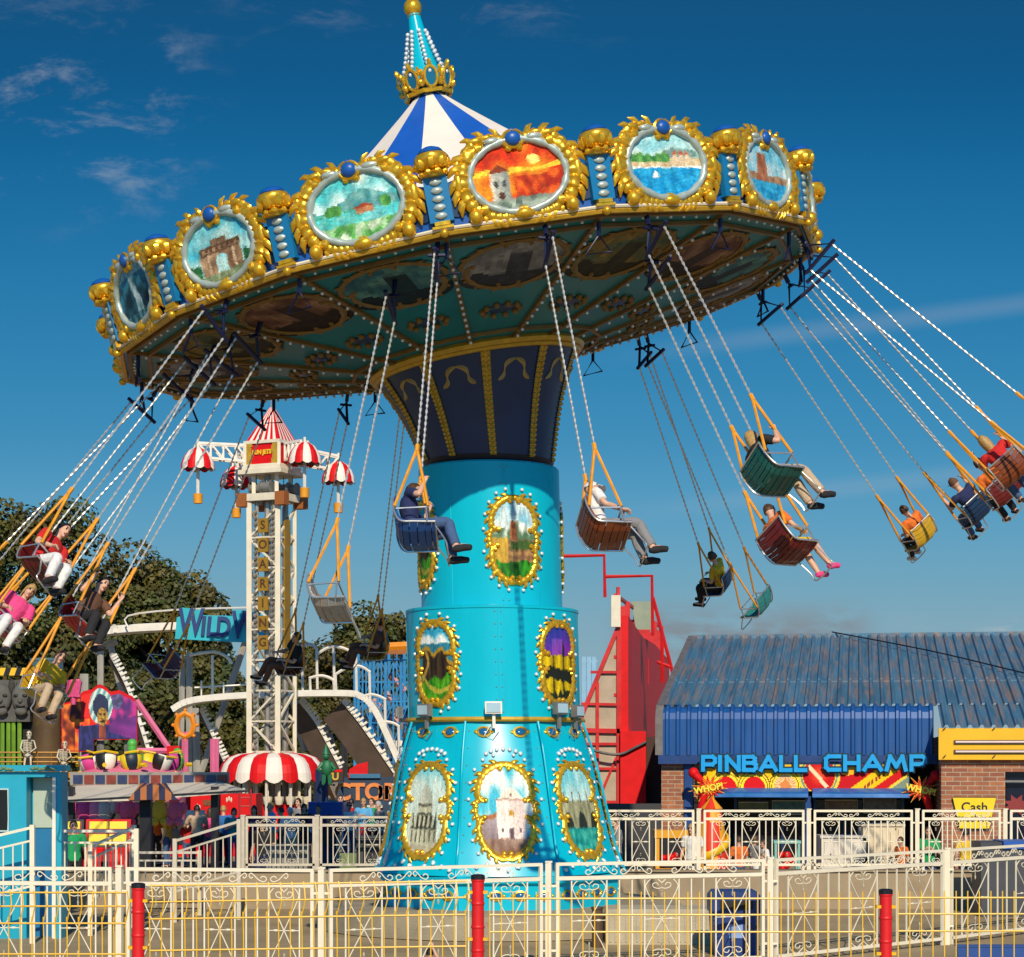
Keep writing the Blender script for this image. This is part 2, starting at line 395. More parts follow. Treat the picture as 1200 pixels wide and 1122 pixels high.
        return brush(c, x, z, 8, .16)
    if kind == 'sunset':
        c = mixc(hx('f28a1a'), hx('d2300c'), .5+n1*1.4+(z-.6)*.9)
        if abs(z-.60-.06*n1) < .035: c = hx('f4cf3a')
        if z < .50+.10*n1 and x > -.1: c = mixc(hx('e8641a'), hx('a2240e'), .5+n2*1.5)
        if -.62 < x < -.20 and .14 < z < .58: c = mixc(hx('c4c2b4'), hx('7a8682'), (x+.6)*2.4)
        if -.66 < x < -.16 and .58 <= z < .70-abs(x+.41)*.45: c = hx('8a3a24')
        if (abs(x+.5) < .035 or abs(x+.32) < .035) and .36 < z < .46: c = hx('3a3f44')
        if abs(x+.41) < .05 and .14 < z < .28: c = hx('4a2c22')
        if math.hypot(x-.38, (z-.72)*1.6) < .13: c = hx('ffe27a')
        if z < .17+.04*n2: c = mixc(hx('9aa89a'), hx('56685e'), .5+n2*1.3)
        return brush(c, x, z, 2, .18)
    if kind == 'lagoon':
        c = mixc(hx('d2efec'), hx('4cbfc6'), .5+n1*1.6+(.6-z)*.4)
        if .42 < z < .62+.14*math.sin(x*3.1+1)*(1-abs(x)*.3)+.04*n2: c = mixc(hx('7fb7b4'), hx('3f8f96'), .5+n2*1.2)
        if z < .5+.06*n1 and x < .25+n1: c = mixc(hx('2f9c86'), hx('8fd3c6'), .5+n2*1.3)
        if z < .44: c = mixc(c, hx('56c8cc'), .55+.4*math.sin(z*85+n1*8))
        if z < .26+.06*n1: c = mixc(hx('4f9a4a'), hx('cfe3c8'), .5+n2*1.6)
        for tx in (-.62, -.5, .68): 
            if math.hypot((x-tx)*1.0, (z-.50)*1.5) < .13+.05*n2: c = mixc(hx('2f7a3c'), hx('5fa04a'), .5+n2)
        if .38 < z < .47 and -.05 < x < .36: c = mixc(hx('d89a6c'), hx('a86a48'), n2+.4)
        if .47 <= z < .53-abs(x-.15)*.2 and -.08 < x < .38: c = hx('a8442c')
        return brush(c, x, z, 5, .16)
    if kind == 'beach':
        c = mixc(hx('e6f1ea'), hx('8fd0da'), (z-.62)*2+n1*1.3+.3)
        if .50 < z < .70+.06*math.sin(x*4)+.03*n2 and x > -.05: c = mixc(hx('8fb0a8'), hx('6a9490'), .5+n2)
        if .44 < z < .60+.05*n1: c = mixc(hx('c8a97c'), hx('eadcbc'), n2+.5)
        if .53 < z < .66+.08*n2 and x < .12: c = mixc(hx('2f7d44'), hx('6aa452'), .5+n2*1.5)
        for tx in (.28, .46, .62):
            if abs(x-tx) < .055 and .50 < z < .64: c = hx('e4c8a8')
            if abs(x-tx) < .075-(z-.64)*.8 and .64 <= z < .70: c = hx('b85a3a')
        if z < .44: c = mixc(hx('2fb0e4'), hx('0f82c0'), .5+n2+.25*math.sin(z*90+n1*9))
        if abs(z-.445) < .012: c = hx('e8f2ee')
        if abs(x+.3) < .10-(z-.30)*.9 and .28 < z < .40: c = hx('f4f2ea')
        return brush(c, x, z, 11, .10)
    if kind == 'arch':
        c = mixc(hx('b9e4e2'), hx('35aecb'), z*1.2+n1*.9-.35)
        hwd = .62+.02*n2
        if abs(x) < hwd and z < .60 and not (abs(x) < .17 and z < .34+.1*math.sqrt(max(0, 1-(x/.17)**2))):
            c = mixc(hx('bc9a78'), hx('745640'), .5+n2*.9+x*.35)
            if abs(z-.48) < .012 or abs(z-.575) < .014: c = hx('5d4634')
            if abs(abs(x)-.38) < .035 and z < .47: c = hx('d2b794')
            if .50 < z < .56 and abs(math.sin(x*19)) > .75: c = hx('5d4634')
        if .60 <= z < .69 and abs(x) < .24: c = mixc(hx('8f7358'), hx('5a4636'), .5+n2)
        if z < .15+.03*n2: c = mixc(hx('9aa884'), hx('6b7a55'), .5+n2*1.2)
        if abs(x) > .66 and z < .36+.08*n2: c = mixc(hx('3c7a48'), hx('1f5534'), .5+n2*1.4)
        return brush(c, x, z, 12, .14)
    if kind == 'falls':
        c = mixc(hx('10303e'), hx('2f7a92'), z+n1*1.3)
        w_ = .10+.10*(1-z)+.03*n2
        if abs(x-.12*math.sin(z*6)) < w_ and z < .82: c = mixc(hx('c4d8d8'), hx('6f9aa0'), .4+n2*1.3)
        if z < .18: c = mixc(hx('5f8f98'), hx('1f4f5e'), .5+n2*1.5)
        if z > .80+.05*n1: c = hx('6fa6b4')
        return brush(c, x, z, 13, .22)
    if kind == 'rock tower':
        c = mixc(hx('d2e2e4'), hx('62b6d2'), z+n1*1.1)
        if .30 < z < .46+.08*n1: c = mixc(hx('b08a68'), hx('8f6a50'), .5+n2)
        if abs(x+.2) < .25+(.5-z)*.2+.03*n2 and z < .80 and z > .3: c = mixc(hx('8f5238'), hx('cf9a74'), n2+.5+x)
        if z < .34: c = mixc(hx('3fb0da'), hx('1a82ba'), .5+n2+.25*math.sin(z*80+n1*7))
        return brush(c, x, z, 14, .14)
    # the darker views under the canopy
    a, b_, d = {'under brown': ('5a3a2c', '8c6a52', '2a1d18'), 'under blue': ('2b5a6a', '5a8a86', '16242c'), 'under gold': ('7c6630', '4a5a48', '2b2a1a'), 'under grey': ('6a6a72', '8a8a8c', '33333c')}[kind]
    c = mixc(hx(a), hx(b_), .5+n1*1.6)
    if z < .35+.15*n1: c = hx(d)
    if abs(x-.1) < .2 and .2 < z < .75: c = mixc(c, hx(d), .8)
    return brush(c, x, z, 15, .2)
def picture(b, fn, kind, hw, z0, z1, nu=40, nv=56, prof=None):
    """an upright painted panel bounded by a rounded outline"""
    def half(t):
        e = min(t, 1-t); k = .30
        return hw*((1-(1-e/k)**2.4)**.5 if e < k else 1)*(prof(t) if prof else 1)
    def f(u, v): return fn((2*u-1)*max(half(v), .002), 0, z0+(z1-z0)*v)
    sv = b.fn; b.fn = None
    b.grid(f, nu, nv, lambda u, v: lin(pic(kind, (2*u-1)*half(v)/hw, v))); b.fn = sv
def cscroll(b, p0, p1, turn, w, curl=4.2, cl=.34, n=6, beads=4, seg=26, flat=.7):
    """a rococo C-scroll in the xz plane from p0 to p1 (turn > 0 bends left), both ends curled in"""
    N_ = seg; a, e = -cl, 1+cl; hd = -turn*.5; pts = []; x = z = 0.0; ds = (e-a)/N_
    def k(s):
        d = max(0, -s, s-1)/cl; return turn*(.9+d*curl*1.35)
    hs_ = [0.0]
    s0 = a
    pre = -sum(k(a+(i+.5)*ds)*ds for i in range(int(-a/ds)))-turn*.5
    hd = pre
    for i in range(N_+1):
        pts.append((x, z)); s = a+(i+.5)*ds; hd += k(s)*ds; x += math.cos(hd)*ds; z += math.sin(hd)*ds
    i0 = round(-a/ds); i1 = round((1-a)/ds); A = complex(*pts[i0]); B = complex(*pts[i1]); T = (complex(*p1)-complex(*p0))/(B-A)
    q = [complex(*p0)+(complex(*c)-A)*T for c in pts]
    rad = []
    for i in range(N_+1):
        s = i/N_; t = min(1, min(s, 1-s)*5); rad.append(w*(.55+.45*t)*(1+.22*math.sin(s*math.pi*2*beads*2)))
    b.tube([(c.real, -w*.35, c.imag) for c in q], rad, n=n, up=(0, 1, 0), flat=flat)
    for c in (q[0], q[-1]): b.ball((c.real, -w*.45, c.imag), w*.8, 6, 5)
    for j in range(beads):       # acanthus lobes along the outer side
        i = int(N_*(.2+.6*(j+.5)/beads)); d = q[min(i+1, N_)]-q[i-1]; nrm = d*(-1j if turn > 0 else 1j); nrm /= abs(nrm)
        c = q[i]+nrm*w*.95; td = d/abs(d); a_ = c+nrm*w*.55+td*w*.5; e_ = c+nrm*w*.95+td*w*1.5; b.tube([(q_.real, -w*y_, q_.imag) for q_, y_ in ((q[i], .3), (c, .5), (a_, .55), (e_, .2))], [w*.55, w*.62, w*.5, w*.12], 6, up=(0, 1, 0), flat=.75)
def frame(g, p, fn, hw, hh, zc, w=.055):
    """the gilt frame of a column picture: three scrolls a side, pearl lamps all round"""
    g.fn = fn; p.fn = fn
    for s in (-1, 1):
        cscroll(g, (s*.10*hw/.48, zc+hh*.98), (s*hw*.98, zc+hh*.36), -s*1.5, w, beads=5)
        cscroll(g, (s*hw*.99, zc+hh*.20), (s*hw*.99, zc-hh*.18), -s*1.1, w*.8, beads=3, cl=.3)
        cscroll(g, (s*hw*.98, zc-hh*.34), (s*.10*hw/.48, zc-hh*1.0), -s*1.4, w, beads=5)
        for t in (.06, .16, .27, .37, .46, .55, .64, .74, .85, .95):
            a = math.pi*t; e = 2.6
            x = s*(hw*1.30)*abs(math.sin(a))**(2/e); z = zc+(hh*1.20)*math.copysign(abs(math.cos(a))**(2/e), math.cos(a))
            p.ball((x, -.022, z), .030, 8, 6)
    g.fn = None; p.fn = None

# ---------------------------------------------------------------- the swing ride
AZ0 = math.radians(5)
ride = thing('swing_ride', 'towering turquoise and gold swing carousel with a tilted canopy on a painted column', 'fairground ride', (AX(.4), CY, .4))
def cylmap(r, az):
    def f(x, y, z):
        a = az+x/r; q = r-y; return (AX(z)+q*math.sin(a), CY-q*math.cos(a), z)
    return f
SK = [(.95, 1.99), (1.15, 1.92), (1.43, 1.83), (1.9, 1.735), (2.39, 1.64), (2.85, 1.545), (3.1, 1.475), (3.3, 1.41), (3.45, 1.36)]
def skr(z):
    for (a, r), (c, q) in zip(SK, SK[1:]):
        if z <= c: return r+(q-r)*max(0, (z-a)/(c-a))
    return SK[-1][1]
def skmap(az):
    er = (math.sin(az), -math.cos(az)); et = (math.cos(az), math.sin(az))
    def f(x, y, z):
        r_ = skr(z); q = r_-y+.055*max(-.5, 1-(x/(r_*.4142))**2)*1.5; return (AX(z)+er[0]*q+et[0]*x, CY+er[1]*q+et[1]*x, z)
    return f
def build_column():
    b = MB(); b.fn = lambda x, y, z: (x+AX(z), y+CY, z)
    b.lathe([(1.2, 5.28), (1.2, 6.5), (1.2, 7.74), (1.17, 7.77), (.6, 7.77)], 64); b.build('upper_column', TURQ, ride, 40)
    b = MB(); b.fn = lambda x, y, z: (x+AX(z), y+CY, z)
    b.lathe([(1.46, 3.5), (1.46, 4.4), (1.46, 5.3), (1.475, 5.31), (1.475, 5.35), (1.45, 5.36), (1.0, 5.36)], 72); b.build('middle_column', TURQ, ride, 40)
    # panel seams, thin raised strips
    b = MB()
    for r, z0, z1, az, in ((1.2, 5.37, 7.72, 12), (1.2, 5.37, 7.72, -32), (1.46, 3.52, 5.3, 4), (1.46, 3.52, 5.3, 94), (1.46, 3.52, 5.3, -86)):
        f = cylmap(r, math.radians(az)); b.tube([f(0, -.002, z0+(z1-z0)*i/6) for i in range(7)], .011, 4)
    b.each('panel_seam', TURQ, ride)
    # the octagonal skirt
    b = MB(); zs = [.95, 1.02, 1.15, 1.3, 1.43, 1.65, 1.9, 2.15, 2.39, 2.65, 2.9, 3.05, 3.2, 3.32, 3.45]
    t8 = math.tan(math.pi/8)
    for k in range(8):
        f = skmap(AZ0+k*math.pi/4)
        b.grid(lambda u, v: f((2*u-1)*skr(zs[round(v*14)])*t8, 0, zs[round(v*14)]), 10, 14)
    b.build('skirt', TURQ, ride, 14)
    b = MB()
    for k in range(8):
        f = skmap(AZ0+(k+.5)*math.pi/4); b.tube([f(0, -skr(z)*(1/math.cos(math.pi/8)-1), z) for z in zs], .022, 6)
    b.each('skirt_edge', TURQ, ride, 60)
    b = MB(); b.fn = lambda x, y, z: (x+AX(z), y+CY, z)
    b.lathe([(1.9, .40), (2.10, .40), (2.10, .80), (2.19, .84), (2.20, .93), (2.12, .97), (1.8, .97)], 8, a0=AZ0+math.pi/8, a1=AZ0+math.pi/8+2*math.pi)
    b.build('base_ring', TURQ, ride)
    b = MB(); b.fn = lambda x, y, z: (x+AX(z), y+CY, z)
    b.lathe([(1.40, 3.44), (1.53, 3.45), (1.55, 3.48), (1.53, 3.52), (1.45, 3.53)], 64); b.build('gold_ring', GOLDP, ride, 40)
    b = MB()
    for k in range(8):
        f = skmap(AZ0+k*math.pi/4)
        for s in (-1, 1):
            for i in range(9): z = 1.05+i*.28; b.ball(f(s*(skr(z)*t8-.05), -.002, z), .013, 6, 4)
    for r, z0, z1, az in ((1.2, 5.45, 7.65, 12), (1.46, 3.6, 5.25, 4)):
        f = cylmap(r, math.radians(az))
        for s in (-.05, .05):
            for i in range(9): b.ball(f(s, -.002, z0+(z1-z0)*i/8), .012, 6, 4)
    tag(b.build('panel_bolt', GREYM, ride, 60), kind='stuff')
    # jewels round the ring and round the base
    def jewel(b2, g, f, z, r):
        b2.fn = f; g.fn = f
        b2.ball((0, -.01, z), r, 10, 6, (1.25, .5, .8)); g.tube([(r*1.42*math.cos(a), -.012, z+r*.98*math.sin(a)) for a in [i*math.pi/8 for i in range(16)]], r*.3, 5, closed=True)
        for s in (-1, 1): g.ball((s*r*1.8, -.01, z), r*.4, 6, 4)
        b2.fn = g.fn = None
    BJ = mat('blue_jewel', (.01, .12, .32), .12, .1, .1)
    for k in range(8):
        for x in (-.30, .30):
            bj = MB(); bg_ = MB()
            f0 = skmap(AZ0+k*math.pi/4); jewel(bj, bg_, (lambda ff, x_: lambda x, y, z: ff(x+x_, y, z))(f0, x), 3.28, .075)
            o = bg_.build('jewel_mount', GOLD, ride, 50); bj.build('jewel', BJ, o, 60)
    for k in range(8):
        az = AZ0+k*math.pi/4
        for x in (-.58, -.2, .2, .58):
            def f(xx, y, z, az=az, x=x):
                q = 2.10*math.cos(math.pi/8)-y; return (AX(z)+math.sin(az)*q+math.cos(az)*(x+xx), CY-math.cos(az)*q+math.sin(az)*(x+xx), z)
            bj = MB(); bg_ = MB(); jewel(bj, bg_, f, .63, .07)
            o = bg_.build('base_jewel_mount', GOLD, ride, 50); bj.build('base_jewel', BJ, o, 60)
    # framed pictures
    def framed(kind, fn, hw, hh, zc, name='picture_frame', res=(40, 60), prof=None):
        g = MB(); p = MB(); frame(g, p, fn, hw, hh, zc); o = g.build(name, GOLD, ride, 50); p.build('pearl_lamp', PEARL, o, 80)
        b = MB(); picture(b, lambda x, y, z: fn(x, y-.012, z), kind, hw*.98, zc-hh*.98, zc+hh*.98, *res, prof=prof); b.build('painting', PAINT, o, 30)
        return o
    for k, kind in enumerate(('chapel', 'bridge', 'fortress', 'arch', 'lagoon', 'beach', 'hill town', 'basilica')):
        vis = k in (0, 1, 7)
        framed(kind, skmap(AZ0+k*math.pi/4), .46, .76, 2.0, res=(48, 80) if vis else (16, 24), prof=lambda t: 1.08-.16*t)
    for k, kind in enumerate(('balloon', 'lagoon', 'arch', 'fortress')):
        framed(kind, cylmap(1.46, math.radians(49+90*k)), .40, .68, 4.42, res=(44, 72) if k in (0, 3) else (14, 20))
    for k, kind in enumerate(('hill town', 'beach', 'fortress', 'fortress')):
        framed(kind, cylmap(1.2, math.radians(20+90*k)), .40, .70, 6.45, res=(44, 72) if k in (0, 3) else (14, 20))
    # strings of pearls on the skirt corners, and above each picture
    p = MB()
    for k in range(8):
        f = skmap(AZ0+(k+.5)*math.pi/4); p.fn = None
        for i in range(13):
            z = 1.1+i*.16
            for s in (-1, 1):
                x_, y_, z_ = f(s*.13, -skr(z)*(1/math.cos(math.pi/8)-1)*.62-.02, z)
                if k in (5, 2, 4, 3): p.ball((x_, y_, z_), .036, 7, 5)
        f = skmap(AZ0+k*math.pi/4); p.fn = f
        for i in range(7):
            a = (i-3)*.30; p.ball((.36*math.sin(a), -.02, 2.80+.20*math.cos(a)), .036, 7, 5)
        for i in range(9): p.ball(((i-4)*.17, -.03, 1.10-.05*math.cos(i*math.pi/2)), .036, 7, 5)
    p.fn = None
    tag(p.build('pearl_string', PEARL, ride, 80), kind='stuff')
    # floodlights clamped to the ring
    for az, dz in ((-44, .06), (0, .09), (42, .09), (58, .05), (-80, .04)):
        f = cylmap(1.58, math.radians(az)); b = MB(); b.fn = f
        b.box((0, -.06, 3.58+dz), (.26, .10, .2)); b.box((0, -.02, 3.46), (.05, .05, .25)); b.box((0, -.115, 3.58+dz), (.22, .012, .16))
        b.tube([(-.05, .03, 3.4), (-.16, .0, 3.22), (-.02, .0, 3.16), (.08, .03, 3.3)], .009, 5)
        o = b.build('floodlight', GREYM if az else WHITE, ride)
        b = MB(); b.fn = f; b.box((0, -.122, 3.58+dz), (.21, .006, .15)); b.build('lens', mat('lamp_glass', (.45, .62, .72), .1, .2, .1), o)
build_column()

# the canopy's own frame: x right along the tilt, y away from the camera, z its spin axis
CC = Vector((-.748, 33.5, 10.41))
_u = Vector((.98398, 0, .17829)); _n = Vector((-.17824, -.02472, .98367)); _v = _n.cross(_u)
MC = Matrix(((_u.x, _v.x, _n.x, CC.x), (_u.y, _v.y, _n.y, CC.y), (_u.z, _v.z, _n.z, CC.z), (0, 0, 0, 1)))
RR, NP = 5.95, 16
TH0 = math.radians(-2.2); DT = 2*math.pi/NP
def pol(r, a, z): return Vector((r*math.sin(a), -r*math.cos(a), z))
def rimmap(a, r=RR*math.cos(math.pi/NP)+.03, flare=.07):
    er = Vector((math.sin(a), -math.cos(a), 0)); et = Vector((math.cos(a), math.sin(a), 0))
    return lambda x, y, z: MC @ (er*(r-y+flare*z)+et*x+Vector((0, 0, z)))
def build_canopy():
    SH = .8
    def soff(r): return -SH*(5.9-r)/(5.9-1.77)
    # soffit of sixteen wedges
    b = MB(); b.M = MC
    rs = [5.92, 5.0, 4.0, 3.0, 1.7]
    for k in range(NP):
        a0 = TH0+k*DT; b.grid(lambda u, v: pol(rs[round(v*4)], a0+DT*u, soff(rs[round(v*4)])), 1, 4)
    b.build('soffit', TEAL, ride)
    b = MB(); b.M = MC
    for k in range(NP):
        a = TH0+k*DT; b.tube([pol(r, a, soff(r)-.02) for r in (1.8, 3, 4.4, 5.85)], .05, 4)
    for r in (5.86, 5.55, 2.15): b.tube([pol(r, TH0+k*DT, soff(r)-.03) for k in range(NP)], .04, 4, closed=True)
    b.build('soffit_rib', mat('rib_brown', (.20, .11, .02), .5, .2, .2, 6), ride)
    p = MB(); p.M = MC
    for k in range(NP):
        a = TH0+k*DT
        for i in range(16): p.ball(pol(2.0+i*.24, a, soff(2.0+i*.24)-.085), .028, 6, 4)
        for i in range(1, 9): p.ball(pol(5.7, a+DT*i/9, soff(5.7)-.03), .026, 6, 4)
    tag(p.build('soffit_lamp', PEARL, ride, 80), kind='stuff')
    kinds = ('under brown', 'under blue', 'under grey', 'under gold')
    for k in range(NP):
        a = TH0+(k+.5)*DT; er = Vector((math.sin(a), -math.cos(a), 0)); et = Vector((math.cos(a), math.sin(a), 0))
        ca = math.cos(DT/2)
        def fn(x, y, z, er=er, et=et): return MC @ (er*z+et*x+Vector((0, 0, soff(z/ca)+y)))
        g = MB(); g.fn = fn
        for s in (-1, 1):
            cscroll(g, (s*.08, 5.28), (s*.80, 4.75), -s*1.3, .05, beads=3, n=5, seg=20); cscroll(g, (s*.70, 4.35), (s*.06, 3.75), -s*1.3, .05, beads=3, n=5, seg=20)
        g2 = MB(); g2.fn = fn
        for a2 in range(10): g2.ball((.30*math.cos(a2*.628), -.03, 2.95+.20*math.sin(a2*.628)), .055, 6, 4)
        g2.fn = None; g.fn = None
        o = g.build('soffit_frame', MATS['rib_brown'], ride, 50)
        b = MB(); picture(b, lambda x, y, z: fn(x, y-.015, z), kinds[(k+2) % 4], .78, 3.72, 5.3, 18, 22); b.build('painting', PAINT, o, 30)
        b = MB(); b.fn = fn; b.ball((0, -.005, 2.95), .19, 10, 6, (1.2, .2, .8)); b.fn = None; o2 = b.build('medallion', NAVY, ride, 50); g2.build('medallion_beading', MATS['rib_brown'], o2, 50)
    # rim: blue valance with scallops, white and gold edge
    b = MB(); s_ = MB()
    for k in range(NP):
        a = TH0+(k+.5)*DT; fn = rimmap(a, RR*math.cos(math.pi/NP)); hw = RR*math.sin(math.pi/NP)
        b.fn = fn; b.grid(lambda u, v: ((2*u-1)*(hw+.006*v), .0, v*.62+(.10*abs(math.sin(u*math.pi*3))*v)), 24, 3)
        s_.fn = fn
        for j in range(6):       # dark scallops hanging behind the gilt work
            cx = (j-2.5)*hw*2/6.2; s_.prism([(cx+.20*math.cos(t), .36-.17*math.sin(t)) for t in [i*math.pi/8 for i in range(9)]]+[(cx-.2, .42), (cx+.2, .42)], -.008, -.03)
    b.build('valance', BLUE, ride); s_.each('scallop', NAVY, ride)
    b = MB(); b.M = MC; b.tube([pol(RR+.03, TH0+k*DT, .0) for k in range(NP)], .05, 6, closed=True); b.build('rim_edge', GOLDP, ride)
    b = MB(); b.M = MC; b.tube([pol(RR+.075, TH0+k*DT, .045) for k in range(NP)], .026, 6, closed=True); b.build('rim_bead', CREAM, ride)
    b = MB(); b.M = MC
    b.lathe([(5.82, 0.0), (5.86, .6), (5.5, .62), (5.4, .02)], NP, TH0, TH0+2*math.pi); b.build('rim_box', NAVY, ride)
    # posts between the cartouches
    first = None
    bl = MB(); go = MB(); be = MB(); cp = MB()
    for mb in (bl, go, be, cp): mb.fn = lambda x, y, z: (x, y+.07*-z, z)
    bl.box((0, -.02, .52), (.34, .12, .72))
    for z in (.25, .38, .51, .64, .77): be.ball((0, -.09, z), .07, 8, 6, (1.25, .5, .8))
    go.lathe([(.0, .84), (.17, .86), (.21, .90), (.15, .95), (.19, 1.0), (.24, 1.08), (.25, 1.15), (.22, 1.20), (.15, 1.21), (0, 1.21)], 12, cy=-.04)
    for j in range(8):
        a = j*math.pi/4; go.ball((.2*math.sin(a), -.04-.2*math.cos(a), 1.06), .07, 6, 5, (1, 1, 1.6)); go.ball((.17*math.sin(a+.4), -.04-.17*math.cos(a+.4), .91), .055, 6, 5)
    cp.lathe([(.17, 1.2), (.19, 1.23), (.16, 1.28), (.08, 1.32), (0, 1.33)], 12, cy=-.04)
    go.box((0, -.06, .13), (.22, .1, .06)); go.box((0, -.06, .07), (.30, .11, .04)); go.ball((0, -.1, -.03), .07, 8, 5)
    meshes = []
    for k in range(NP):
        M = MC @ Matrix.Translation(pol(RR, TH0+k*DT, 0)) @ Matrix.Rotation(TH0+k*DT, 4, 'Z') @ Matrix.Diagonal((1, 1, .89, 1))
        Ml = WM(ride).inverted() @ M
        if k == 0:
            o = bl.build('rim_post', mat('post_blue', (.005, .17, .40), .35, 0, .1), ride, world=False); go.build('capital', GOLD, o, 50, world=False); be.build('pearl', PALE, o, 70, world=False); cp.build('cap', BLUE, o, 50, world=False); first = o
        else: o = dup(first, ride)
        o.matrix_local = Ml
    # cartouches
    g = MB(); pz = MB(); gem = MB()
    def c0(x, y, z): return (x, y-.07*z, z)
    for mb in (g, pz, gem): mb.fn = c0
    zc = .63
    for s in (-1, 1):
        cscroll(g, (s*.66, zc+.34), (s*.70, zc-.36), -s*1.5, .10, curl=3.4, cl=.24, beads=5, n=7)
        cscroll(g, (s*.18, zc+.50), (s*.66, zc+.43), -s*1.2, .075, curl=4.0, cl=.32, beads=3, n=6)
        g.ball((s*.70, -.08, zc-.50), .105, 8, 6); g.ball((s*.86, -.05, zc-.02), .10, 8, 6, (.7, .6, 1.7)); g.ball((s*.84, -.05, zc+.24), .06, 7, 5, (1, .7, 1.3))
        cscroll(g, (s*.60, zc-.42), (s*.12, zc-.53), -s*.9, .07, curl=3.6, cl=.26, beads=4, n=6)
        g.ball((s*.52, -.06, zc+.53), .065, 7, 5, (1.6, .7, .8)); g.ball((s*.36, -.06, zc+.56), .05, 7, 5, (1.6, .7, .8))
    g.ball((0, -.07, zc-.53), .10, 8, 6, (1.5, .8, .8))
    pz.tube([(.70*math.cos(a), -.045, zc+.50*math.sin(a)) for a in [i*math.pi/20 for i in range(40)]], [.055*(1+.2*math.sin(i*2.2)) for i in range(40)], 7, closed=True, up=(0, 1, 0))
    for s in (-1, 1): pz.ball((s*.30, -.06, zc+.50), .08, 7, 5, (1.7, .7, .7))
    gem.ball((0, -.08, zc+.50), .105, 10, 7, (1.15, .7, 1)); gem.ball((0, -.06, zc+.615), .045, 7, 5, (1.9, .8, .6))
    g.tube([(.145*math.cos(a), -.07, zc+.50+.115*math.sin(a)) for a in [i*math.pi/8 for i in range(16)]], .026, 5, closed=True, up=(0, 1, 0))
    # a thin board behind the gilding gives the cartouche its body
    bk = MB(); bk.fn = c0; bk.prism([(.76*math.cos(a), zc+.53*math.sin(a)) for a in [i*math.pi/18 for i in range(36)]], -.012, .05)
    order = {0: 'sunset', 1: 'beach', 2: 'rock tower', 3: 'arch', 15: 'lagoon', 14: 'arch', 13: 'falls', 12: 'lagoon'}
    first = None
    for k in range(NP):
        a = TH0+(k+.5)*DT; M = MC @ Matrix.Translation(pol(RR*math.cos(math.pi/NP)+.035, a, 0)) @ Matrix.Rotation(a, 4, 'Z')
        if first is None:
            o = bk.build('cartouche', BLUE, ride, world=False); g.build('gilding', GOLD, o, 50, world=False); pz.build('inner_moulding', PALE, o, 60, world=False); gem.build('gem', BLUE, o, 60, world=False); first = o
            kids = list(o.children)
        else:
            o = first.copy(); COL.objects.link(o); o.parent = ride
            for ch in kids: c = ch.copy(); COL.objects.link(c); c.parent = o
        o.matrix_local = WM(ride).inverted() @ M
        kind = order.get(k, 'beach'); vis = k in order
        b = MB(); b.grid(lambda u, v: (lambda r_, t_: c0(.66*r_*math.cos(t_), -.03, zc+.45*r_*math.sin(t_)))(max(v, .001), u*2*math.pi), 72 if vis else 16, 22 if vis else 4,
                         lambda u, v: lin(pic(kind, v*math.cos(u*2*math.pi), .5+.5*v*math.sin(u*2*math.pi))))
        b.build('painting', PAINT, o, 30, world=False)
    # tent roof in blue and white gores, crown, spire and ball
    b = MB(); b.M = MC
    prof = [(5.6, .62), (4.4, .95), (3.2, 1.45), (2.2, 2.12), (1.3, 2.85), (.62, 3.42), (.25, 3.75)]
    TW = mat('tent_white', (.80, .74, .66), .6, 0, .05, 2); TB = mat('tent_blue', (.006, .10, .48), .5, 0, .1, 2)
    vs = 2
    for k in range(NP):
        a0 = math.radians(-9)+k*DT; b.m = k % 2
        for (r0, z0), (r1, z1) in zip(prof, prof[1:]):
            sg = 4
            for j in range(sg):
                def dip(r, t): return -.10*r/5.6*math.sin(t*math.pi)
                q = [pol(r0, a0+DT*j/sg, z0+dip(r0, j/sg)), pol(r0, a0+DT*(j+1)/sg, z0+dip(r0, (j+1)/sg)), pol(r1, a0+DT*(j+1)/sg, z1+dip(r1, (j+1)/sg)), pol(r1, a0+DT*j/sg, z1+dip(r1, j/sg))]
                b.add(q, [(0, 1, 2, 3)])
    b.build('tent_roof', [TW, TB], ride, 20)
    b = MB(); b.M = MC
    b.lathe([(.40, 3.85), (.33, 4.0), (.24, 4.3), (.17, 4.65), (.125, 5.0), (.10, 5.16)], 12); b.build('spire', TURQ, ride, 40)
    p = MB(); p.M = MC
    for k in range(8):
        for i in range(11):
            t = i/10; r = .42-.27*t**.7; p.ball(pol(r+.02, k*math.pi/4+.2, 4.05+.78*t), .036, 7, 5)
    p.build('spire_bead', PEARL, ride, 80)
    b = MB(); b.M = MC; b.ball((0, 0, 5.28), .155, 20, 14); b.lathe([(.07, 5.1), (.12, 5.13), (.06, 5.17)], 12); b.build('finial_ball', GOLD, ride, 60)
    g = MB(); e = MB()
    for k in range(8):
        a = math.radians(12)+k*math.pi/4
        er = Vector((math.sin(a), -math.cos(a), 0)); et = Vector((math.cos(a), math.sin(a), 0))
        fn = lambda x, y, z, er=er, et=et: MC @ (er*(.375-y+.20*(z-3.75))+et*x*.84+Vector((0, 0, 3.72+(z-3.72)*.86)))
        g.fn = fn; e.fn = fn
        g.tube([(.13*math.cos(t), 0, 4.0+.19*math.sin(t)) for t in [i*math.pi/8 for i in range(16)]], .035, 6, closed=True, up=(0, 1, 0))
        g.ball((0, 0, 4.25), .06, 7, 5, (.8, .8, 1.4)); g.ball((.19, 0, 4.12), .05, 7, 5, (.8, .8, 1.8)); g.ball((-.19, 0, 4.06), .06, 7, 5, (.8, .8, 1.6)); g.ball((.19, 0, 3.9), .075, 7, 5); g.box((0, .01, 3.76), (.40, .05, .07))
